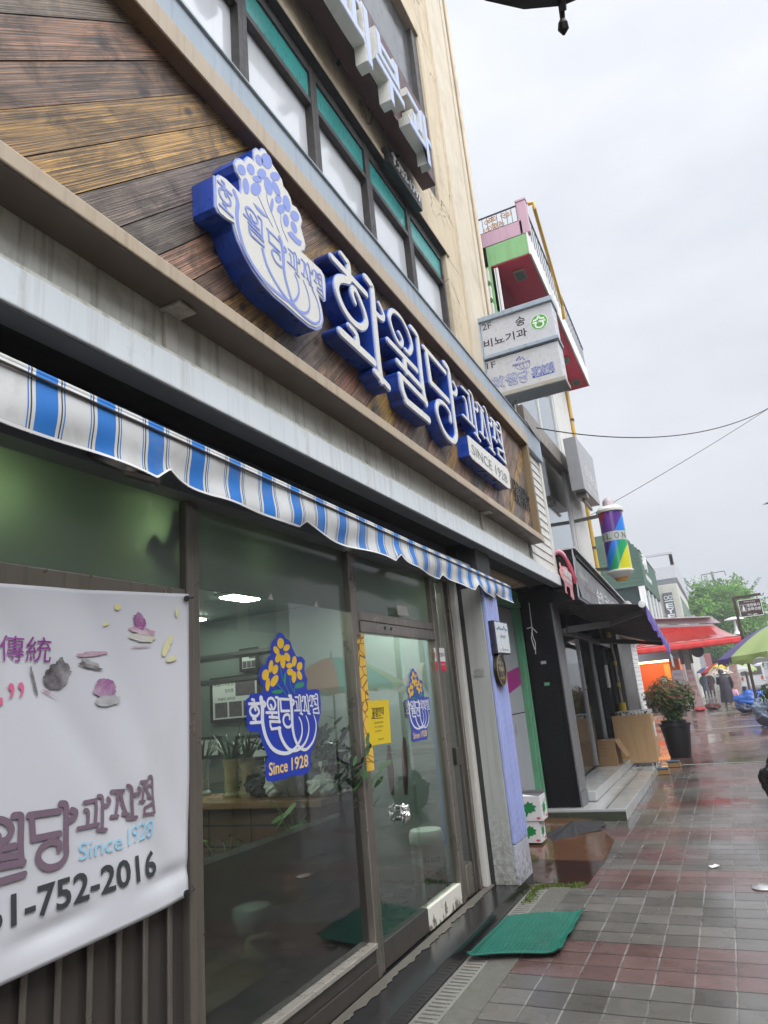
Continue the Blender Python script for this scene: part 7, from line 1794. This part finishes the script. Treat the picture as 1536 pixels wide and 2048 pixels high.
# ================================================================== people
def person(base, h, face, coat, trouser, hair, pose, label, skin=(.42, .26, .18)):
    """one skinned figure; face = heading angle; pose gives joints in heights of the figure"""
    bx = Vector(base); k = h; ca, sa = math.cos(face), math.sin(face)
    W_ = lambda s_, f_, z: bx + Vector((ca * s_ - sa * f_, sa * s_ + ca * f_, z)) * k if False else bx + Vector(((ca * s_ - sa * f_) * k, (sa * s_ + ca * f_) * k, z * k))
    J = dict(pel=(0, 0, .52), waist=(0, .0, .62), chest=(0, .02, .74), neck=(0, .04, .84), head=(0, .05, .89), top=(0, .05, .965),
             shl=(-.11, .02, .80), ell=(-.15, .03, .64), wrl=(-.13, .10, .52), shr=(.11, .02, .80), elr=(.16, .04, .64), wrr=(.15, .10, .53),
             hil=(-.055, 0, .50), knl=(-.06, .03, .28), anl=(-.06, 0, .04), tol=(-.06, .08, .015), hir=(.055, 0, .50), knr=(.06, .03, .28), anr=(.06, 0, .04), tor=(.06, .08, .015))
    J.update(pose)
    Rd = dict(pel=.07, waist=.06, chest=.06, neck=.033, head=.058, top=.045, shl=.045, ell=.033, wrl=.02, shr=.045, elr=.033, wrr=.02, hil=.06, knl=.04, anl=.026, tol=.02, hir=.06, knr=.04, anr=.026, tor=.02)
    names = list(J); E = [('pel', 'waist'), ('waist', 'chest'), ('chest', 'neck'), ('neck', 'head'), ('head', 'top'), ('chest', 'shl'), ('shl', 'ell'), ('ell', 'wrl'), ('chest', 'shr'), ('shr', 'elr'), ('elr', 'wrr'), ('pel', 'hil'), ('hil', 'knl'), ('knl', 'anl'), ('anl', 'tol'), ('pel', 'hir'), ('hir', 'knr'), ('knr', 'anr'), ('anr', 'tor')]
    t = thing('person', bx, label, 'person')
    me = bpy.data.meshes.new('body'); me.from_pydata([W_(*J[n_]) - bx for n_ in names], [(names.index(a), names.index(b2)) for a, b2 in E], [])
    ob = bpy.data.objects.new('body', me); C.objects.link(ob); ob.parent = t; ORG[ob.name] = bx
    md = ob.modifiers.new('skin', 'SKIN'); sv = me.skin_vertices[0].data
    for i, n_ in enumerate(names): sv[i].radius = (Rd[n_] * k, Rd[n_] * k)
    sv[names.index('pel')].use_root = True
    ob.modifiers.new('sub', 'SUBSURF').levels = 2; ob.modifiers['sub'].render_levels = 2
    me.materials.append(trouser)
    # hands: palm with five curled fingers
    hm = MB()
    for s_, wr in ((-1, 'wrl'), (1, 'wrr')):
        c = W_(*J[wr]); 
        for q in range(5):
            o = Vector((ca, sa, 0)) * (q - 2) * .011 * k / 1.7; L = [.05, .07, .075, .07, .055][q] * k / 1.7
            hm.tube([c + o, c + o + Vector((-sa * .3, ca * .3, -.8)) * L * .6, c + o + Vector((-sa * .7, ca * .7, -.8)) * L], [.011, .010, .007], 6)
    hm.build('hands', plain('skin', skin, .5), t)
    return t, W_, J
YP1 = 33.0
cx = (onz(1458, 1418).x + ony(1458, 1418, YP1).x) / 2
pb = Vector((ony(1460, 1418, YP1).x, YP1, 0)); hp_ = 1.72
coatm = plain('dark_plum_coat', (.018, .014, .024), .7, var=.3, scale=6)
t, W_, J = person(pb, hp_, 0, None, plain('bare_leg', (.22, .13, .10), .5), None, dict(neck=(-.02, .09, .83), head=(-.03, .13, .875), top=(-.035, .15, .945), chest=(0, .05, .735), knr=(.06, .02, .28), anr=(.085, -.10, .08), tor=(.09, -.06, .02), ell=(-.14, .08, .66), wrl=(-.10, .17, .72), shl=(-.10, .05, .795), shr=(.115, .05, .795)), 'person in a long dark plum coat walking away with a patterned umbrella and pink bag')
ct = MB()
rings = [(.155, .20, .12), (.15, .30, .115), (.135, .45, .11), (.125, .58, .105), (.13, .70, .105), (.125, .78, .09), (.08, .83, .065), (.045, .85, .045)]
def coat(u, v):
    i = min(int(v * 7), 6); f_ = v * 7 - i; a = u * 2 * math.pi
    rx = rings[i][0] * (1 - f_) + rings[i + 1][0] * f_; z = rings[i][1] * (1 - f_) + rings[i + 1][1] * f_; ry = rings[i][2] * (1 - f_) + rings[i + 1][2] * f_
    w_2 = 1 + .06 * math.sin(a * 7) * (1 - v); lean = .05 * max(0, (z - .5)) / .3
    return W_(rx * math.cos(a) * w_2, ry * math.sin(a) * w_2 + lean, z)
ct.grid(coat, 40, 28)
for s_, n_ in ((-1, 'l'), (1, 'r')): ct.tube([W_(*J['sh' + n_]), W_(*J['el' + n_]), Vector(W_(*J['wr' + n_])).lerp(W_(*J['el' + n_]), .12)], [.06 * hp_, .047 * hp_, .035 * hp_], 12)
ct.build('coat', coatm, t, smooth=True)
hr = MB(); hc = W_(-.03, .12, .915); hr.lathe([(.001, -.12), (.09, -.10), (.115, -.02), (.11, .06), (.07, .11), (.001, .125)], hc + Vector((0, -.02, 0)), 16); hr.build('hair', plain('black_hair', (.01, .009, .009), .5), t, smooth=True)
cl = MB(); cl.tube([W_(.085 * math.cos(a), .07 + .05 * math.sin(a), .822) for a in [i * .4 for i in range(17)]], .008, 6); cl.build('pale_collar', M['white'], t)
sh = MB()
for n_ in 'lr': a, b2 = W_(*J['an' + n_]), W_(*J['to' + n_]); sh.tube([a + Vector((0, -.06, -.03)), a + Vector((0, 0, -.03)), b2 + Vector((0, .03, 0))], [.035, .045, .03], 8)
sh.build('shoes', plain('tan_shoe', (.16, .09, .06), .5), t)
bgp = Vector((pb.x + .30, YP1 + .05, .42))
def bag(u, v): a = u * 2 * math.pi; r = .04 + .11 * math.sin(math.pi * min(1, .25 + .75 * (1 - v))); return bgp + Vector((r * math.cos(a) * (1 + .15 * noise.noise((a, v * 4, 0))), .45 * r * math.sin(a), .60 * v - .18))
tag(MB().grid(bag, 20, 12).build('pink_bag', plain('pink_plastic_bag', (.62, .32, .45), .35, var=.1), smooth=True), 'pale pink plastic bag held by the person in the plum coat', 'bag')
st_ = MB(); st_.tube([(pb.x + .36, YP1 - .05, .70), (pb.x + .55, YP1 - .02, .05)], .014, 8); tag(st_.build('folded_umbrella', M['black']), 'thin dark folded umbrella beside the pink bag', 'umbrella')
def parasol(name, c, r, h, cols, label, pole_z, n=8, tilt=(0, 0), group=None, rot=0.0, drop=.12, polem='steel', cat='parasol'):
    c = Vector(c); t = thing(name, (c.x, c.y, pole_z), label, cat, group)
    def P_(u, v):
        a = rot + u * 2 * math.pi; rr_ = r * v * (1 - .04 * (1 - math.cos(n * (u * 2 * math.pi))) * v)
        z = h * (1 - v ** 1.7) + (.0 if v < 1 else 0); return c + Vector((rr_ * math.cos(a), rr_ * math.sin(a), z + tilt[0] * rr_ * math.cos(a) + tilt[1] * rr_ * math.sin(a)))
    for i in range(n):
        m = cols[i % len(cols)]; b = MB(); b.grid(lambda u, v: P_((i + u) / n, v), 8, 10)
        b.grid(lambda u, v: P_((i + u) / n, 1) + Vector((0, 0, -drop * v * (1 - .4 * abs(math.sin(u * math.pi * 2))))), 8, 2); b.build('canopy_panel', m, t, smooth=True)
    rb = MB()
    for i in range(n): rb.tube([P_(i / n, .05) - Vector((0, 0, .01)), P_(i / n, .5) - Vector((0, 0, .012)), P_(i / n, 1) - Vector((0, 0, .01))], .008, 5)
    rb.build('ribs', M['steeldark'], t)
    b = MB(); b.tube([(c.x, c.y, pole_z), (c.x, c.y, c.z + h + .12)], .022, 10); b.build('pole', M[polem], t)
    return t
tc_ = lambda nm, c: (lambda g: (g.t.links.new(g.n('ShaderNodeMixShader', {0: .45, 1: g.b.outputs[0], 2: g.n('ShaderNodeBsdfTranslucent', {'Color': (*c, 1)}).outputs[0]}).outputs[0], g.out.inputs[0]), g.fin(g.mix(g.noise(3, 4), tuple(x * .88 for x in c), c), .45))[1])(G(nm))
lime, purp, wht, pnk, red_, teal_ = tc_('lime_cloth', (.52, .68, .28)), tc_('lilac_cloth', (.20, .17, .42)), tc_('white_cloth', (.62, .63, .60)), tc_('rose_cloth', (.68, .42, .48)), tc_('red_cloth', (.66, .04, .035)), tc_('teal_cloth', (.02, .48, .52))
YB = 15.0; ap = ony(1590, 1246, YB)
parasol('market_parasol', (ap.x, YB, 1.85), 1.45, .62, [lime, wht, pnk, wht, lime, purp, purp, lime, wht, pnk, pnk, wht], 'large lilac, lime, white and pink market parasol at the right edge', 0, n=12, rot=R(4), tilt=(.03, -.03))
def dr(u, v): a = R(200 + 110 * u); r_ = 1.42 + .06 * math.sin(u * 37) * v; return Vector((ap.x + r_ * math.cos(a), YB + r_ * math.sin(a), 1.88 - 1.0 * v * (.55 + .45 * u)))
tag(MB().grid(lambda u, v: dr(.45 + .55 * u, v), 60, 10).build('plastic_sheet', (lambda g: (g.t.links.new(g.n('ShaderNodeMixShader', {0: .45, 1: g.b.outputs[0], 2: g.n('ShaderNodeBsdfTransparent').outputs[0]}).outputs[0], g.out.inputs[0]), g.fin((.55, .57, .56), .2))[1])(G('clear_plastic')), smooth=True), 'clear wet plastic sheet hanging from the big market parasol', 'sheet')
yq = 46.0; ap2 = ony(1452, 1322, yq)
parasol('market_parasol', (ap2.x, yq, ap2.z - .55), 1.5, .6, [lime, wht, lime, wht, red_], 'smaller lime and white parasol further down the street', 0, drop=.2)
UB = thing('patterned_umbrella', (pb.x - .12, YP1 + .25, 1.2), 'beige umbrella with dark blotches carried by the person in the plum coat', 'umbrella')
uc = Vector((pb.x - .12, YP1 + .62, 1.50))
pm_ = (lambda g: g.fin(g.mix(g.math('GREATER_THAN', g.noise(9, 2, .5), .54), (.46, .38, .32), (.06, .05, .05)), .4))(G('blotched_cloth'))
MB().grid(lambda u, v: uc + Vector((.56 * v * math.cos(u * 6.283) * (1 - .04 * (1 - math.cos(8 * u * 6.283))), .56 * v * math.sin(u * 6.283), .26 * (1 - v ** 1.8))), 48, 8).build('canopy', pm_, UB, smooth=True)
b = MB(); b.tube([uc + Vector((0, 0, .30)), Vector(W_(*J['wrl'])) + Vector((0, 0, -.08))], .008, 6); b.build('shaft', M['steel'], UB)
for i, (px, cc_, lab) in enumerate(((1412, (.05, .06, .08), 'far person in dark blue clothes under the blue umbrella, left of two'), (1424, (.07, .035, .03), 'far person in dark red clothes under the blue umbrella, right of two'))):
    p_ = ony(px, 1380, 50); bb = Vector((p_.x, 50 + i * .4, 0)); cm_ = plain('far_coat_%d' % i, cc_, .7)
    t, W2, J2 = person(bb, 1.66, math.pi if i else 0, None, cm_, None, {}, lab)
    MB().lathe([(.16, .5), (.19, .9), (.21, 1.25), (.17, 1.38), (.06, 1.43)], bb, 14).build('coat', cm_, t, smooth=True)
    MB().lathe([(.001, 1.45), (.085, 1.5), (.095, 1.56), (.06, 1.62), (.001, 1.64)], bb + Vector((0, .06, 0)), 12).build('hair', M['black'], t, smooth=True)
p_ = ony(1416, 1350, 50); UB2 = thing('blue_umbrella', (p_.x, 50.1, 1.5), 'blue and white umbrella over two far people', 'umbrella')
for i, m in enumerate((tc_('blue_cloth', (.06, .10, .28)), tc_('pale_cloth', (.5, .52, .55)))):
    MB().grid(lambda u, v: Vector((p_.x, 50.1, 1.62)) + Vector((.75 * v * math.cos((u * .72 + i * .72) * (6.283 if i == 0 else 2.444 / .72 * .0 + 6.283)), .75 * v * math.sin((u * .72 + i * .72) * 6.283), .35 * (1 - v ** 1.8))), 24, 8).build('canopy', m, UB2, smooth=True) if i == 0 else MB().grid(lambda u, v: Vector((p_.x, 50.1, 1.62)) + Vector((.75 * v * math.cos((.72 + .28 * u) * 6.283), .75 * v * math.sin((.72 + .28 * u) * 6.283), .35 * (1 - v ** 1.8))), 12, 8).build('canopy', m, UB2, smooth=True)
MB().tube([(p_.x, 50.1, 1.0), (p_.x, 50.1, 2.02)], .012, 6).build('shaft', M['steel'], UB2)
# --- market goods at the right
tarp = plain('blue_tarpaulin', (.012, .08, .33), .3, var=.25, scale=3)
c = onz(1512, 1421); lump('blue_tarp_bundle', (ony(1515, 1415, 31).x, 31, 0), (.75, .6, .40), tarp, 'bright blue tarpaulin covered heap on the pavement beside the walking person', 'heap', 7, 80)
lump('dark_bundle', (ony(1490, 1415, 31).x - .0, 30.6, 0), (.30, .5, .20), plain('navy_sheet', (.012, .02, .05), .4), 'low dark sheet bunched at the left end of the blue tarpaulin heap', 'heap', 9)
lump('grey_bundle', (ony(1545, 1430, 22.6).x, 22.6, 0), (.50, .5, .45), plain('slate_tarpaulin', (.10, .13, .18), .4, var=.2), 'slate grey tarpaulin covered heap cut by the right edge', 'heap', 11, 80)
lump('black_bundle', (onz(1556, 1600).x + .12, 10.0, 0), (.26, .40, .28), plain('black_sheet', (.010, .010, .011), .5, var=.4), 'black plastic covered heap nearest at the right edge', 'heap', 13, 80)
t = thing('market_sign', (ony(1466, 1400, 37).x, 37, 0), 'beige standing banner with red lines behind the walking person', 'sign')
q = [ony(*p_2, 37) for p_2 in ((1456, 1325), (1472, 1323), (1486, 1396), (1467, 1399))]; MB().prism(q, (0, .05, 0)).build('board', plain('beige_banner', (.38, .30, .26), .5), t)
w = MB()
for i in range(5): L0, R0 = q[0].lerp(q[3], .18 + .15 * i), q[1].lerp(q[2], .18 + .15 * i); d = Vector((0, -.006, 0)); text_on(w, ['순천', '시장', '과일', '채소', '할인'][i], L0.lerp(R0, .2) + d, L0.lerp(R0, .8) + d, L0.lerp(R0, .2) + Vector((.02, 0, .17)) + d, .003)
w.build('writing', flat('faded_red', (.48, .08, .09), .5), t)
random.seed(44)
for i, (px, py, y, r_, col, lab) in enumerate(((1440, 1335, 40, .35, (.62, .50, .03), 'yellow folded cloth hanging under the far parasol'), (1452, 1328, 40, .22, (.55, .04, .03), 'red folded cloth hanging under the far parasol'), (1437, 1345, 42, .18, (.60, .45, .04), 'small yellow bag hanging below the yellow cloth'))):
    p_ = ony(px, py, y); lump('hanging_cloth', (p_.x, y, p_.z - r_ * .5), (r_, .1, r_ * .45), plain('cloth_%d' % i, col, .6), lab, 'cloth', i)
SV = thing('parked_van', (2.9, 60, 0), 'white van parked far down the street behind the parasols', 'van')
vx = ony(1483, 1372, 60).x; vm_ = plain('van_white', (.45, .46, .46), .3)
MB().prism([(vx, 60 + a, z) for a, z in ((0, .35), (0, 1.9), (.3, 2.0), (3.2, 2.0), (3.9, 1.3), (4.5, 1.1), (4.55, .4))], (1.7, 0, 0)).build('body', vm_, SV, bevel=.04)
MB().box(vx + .12, vx + 1.58, 59.97, 59.995, 1.15, 1.75).build('rear_window', M['steeldark'], SV)
for s_ in (.1, 1.45):
    MB().box(vx + s_, vx + s_ + .15, 59.96, 59.995, .8, 1.05).build('tail_light', plain('tail_red', (.4, .02, .02), .3), SV)
    for yy in (60.9, 63.6): MB().lathe([(.2, -.1), (.34, -.1), (.34, .1), (.2, .1)], (vx + s_ + .08, yy, .34), 18, (1, 0, 0)).build('wheel', M['black'], SV)
random.seed(3)
rp_b = onz(1545, 1400)
t = thing('low_plant', (ony(1532, 1390, 17).x, 17, 0), 'leafy green plant in front of the plastic sheet at the right edge', 'plant')
pc2 = Vector((ony(1542, 1380, 17).x, 17, 0)); s_ = MB(); shrub(s_, 320, pc2, .28, .26, 1.05, lambda d, p: (.05 * ru(.6, 1.4), .13 * ru(.6, 1.4), .025), .10); s_.build('foliage', bpy.data.materials['shrub_leaf'], t, recalc=False)
MB().lathe([(.14, 0), (.17, .75), (.15, .78)], pc2, 16).build('pot', pbk, t)

# ================================================================== photographer's black umbrella overhead (only its rim shows)
UM = thing('black_umbrella', (2.1, -.1, 2.0), 'black umbrella rim with a rib tip at the top edge', 'umbrella')
tip = ony(1125, 12, .55)
ru_ = .56; NR = 8; RD = Vector((-.25, .97, 0)).normalized(); AZ = math.atan2(RD.y, RD.x)
hub = Vector((tip.x, tip.y, tip.z)) - RD * ru_ + Vector((0, 0, .175 + .16 * ru_))
def um(u, v):
    a = AZ + u * 2 * math.pi; w_2 = (1 - math.cos(NR * u * 2 * math.pi)) / 2
    r = ru_ * v * (1 - .10 * w_2 * v); x_, y_ = r * math.cos(a), r * math.sin(a)
    return Vector((hub.x + x_, hub.y + y_, hub.z - .175 * v ** 1.8 + .02 * w_2 * v - .16 * (x_ * RD.x + y_ * RD.y)))
MB().grid(um, 96, 12).build('canopy', plain('black_nylon', (.02, .021, .024), .5), UM, smooth=True)
rb = MB()
for i in range(NR):
    pts = [um(i / NR, v / 8) - Vector((0, 0, .006)) for v in range(9)]; rb.tube(pts, .003, 6)
    e = um(i / NR, 1); dd = Vector((e.x - hub.x, e.y - hub.y, 0)).normalized(); rb.lathe([(.001, -.012), (.0045, -.01), (.003, .004), (.0025, .014), (.0045, .017), (.0055, .023), (.001, .028)], e + dd * .002 + Vector((0, 0, .008)), 10, dd * .6 + Vector((0, 0, -.8)))
rb.build('ribs', M['blackletter'], UM)
MB().tube([hub + Vector((0, 0, .05)), hub + Vector((.03, -.05, -.75))], .006, 8).build('shaft', M['steel'], UM)

# ================================================================== the other side of the street (seen in the reflections)
OB = thing('opposite_building', (14, 8, 0), 'beige building across the street, seen mirrored in the shop glass', 'building')
MB().box(11, 18, -14, 9.5, 0, 9.5).build('wall', plain('opposite_beige', (.48, .46, .41), .7), OB)
f = MB()
for k in range(6):
    for z in (3.6, 6.6): f.box(10.96, 10.995, -12 + k * 3.5, -9.8 + k * 3.5, z, z + 1.6)
f.build('window', plain('opposite_window', (.07, .09, .10), .1), OB)
f = MB(); f.box(10.7, 10.99, -13, 9, 2.7, 3.3); f.build('sign_band', plain('opposite_sign', (.50, .38, .04), .5), OB)
f = MB(); f.box(10.9, 10.99, -13, 9, 0, 2.65); f.build('shop_front', plain('opposite_shop', (.05, .05, .05), .2, var=.5, scale=2), OB)
OB2 = thing('opposite_white_house', (14, 16, 0), 'white sided house across the street, seen mirrored in the shop glass', 'building')
MB().box(10.4, 18, 9.8, 19, 0, 7.2).build('wall', plain('opposite_white', (.52, .52, .50), .6), OB2)
f = MB(); f.box(10.3, 10.395, 11, 12.2, 1.2, 6.0); f.build('yellow_sign', plain('opposite_yellow', (.62, .5, .04), .5), OB2)
f = MB()
for k in range(3): f.box(10.36, 10.398, 12.8 + k * 2, 14.2 + k * 2, 4, 5.3)
f.build('window', plain('opposite_window_b', (.20, .19, .28), .2), OB2)
parasol('market_parasol', (5.0, 12.3, 1.95), 1.4, .62, [teal_, red_, wht, lime, teal_, red_, wht, lime], 'teal, red and green parasol across the pavement, mirrored in the shop window', 0, rot=R(10))
t = thing('fruit_stall', (6.3, 9.5, 0), 'low stall of goods across the pavement, mirrored dark in the glass', 'stall')
MB().box(5.4, 7.2, 7.5, 12, .55, .62).build('table_top', plain('stall_wood', (.14, .09, .05), .6), t)
b = MB()
for x in (5.5, 7.1):
    for y in (7.6, 9.7, 11.9): b.bar((x, y, .0), (x, y, .55), .06)
b.build('leg', M['black'], t)

# ================================================================== wet air
def haze():
    m = bpy.data.materials.new('pale_wet_air'); m.use_nodes = True; t = m.node_tree; t.nodes.clear()
    o = t.nodes.new('ShaderNodeOutputMaterial'); v = t.nodes.new('ShaderNodeVolumePrincipled')
    v.inputs['Color'].default_value = (.93, .95, 1, 1); v.inputs['Density'].default_value = .002; v.inputs['Anisotropy'].default_value = .2
    t.links.new(v.outputs[0], o.inputs['Volume']); return m
tag(MB().box(-310, 310, -210, 510, -1.1, 17.5).build('haze', haze()), kind='stuff')
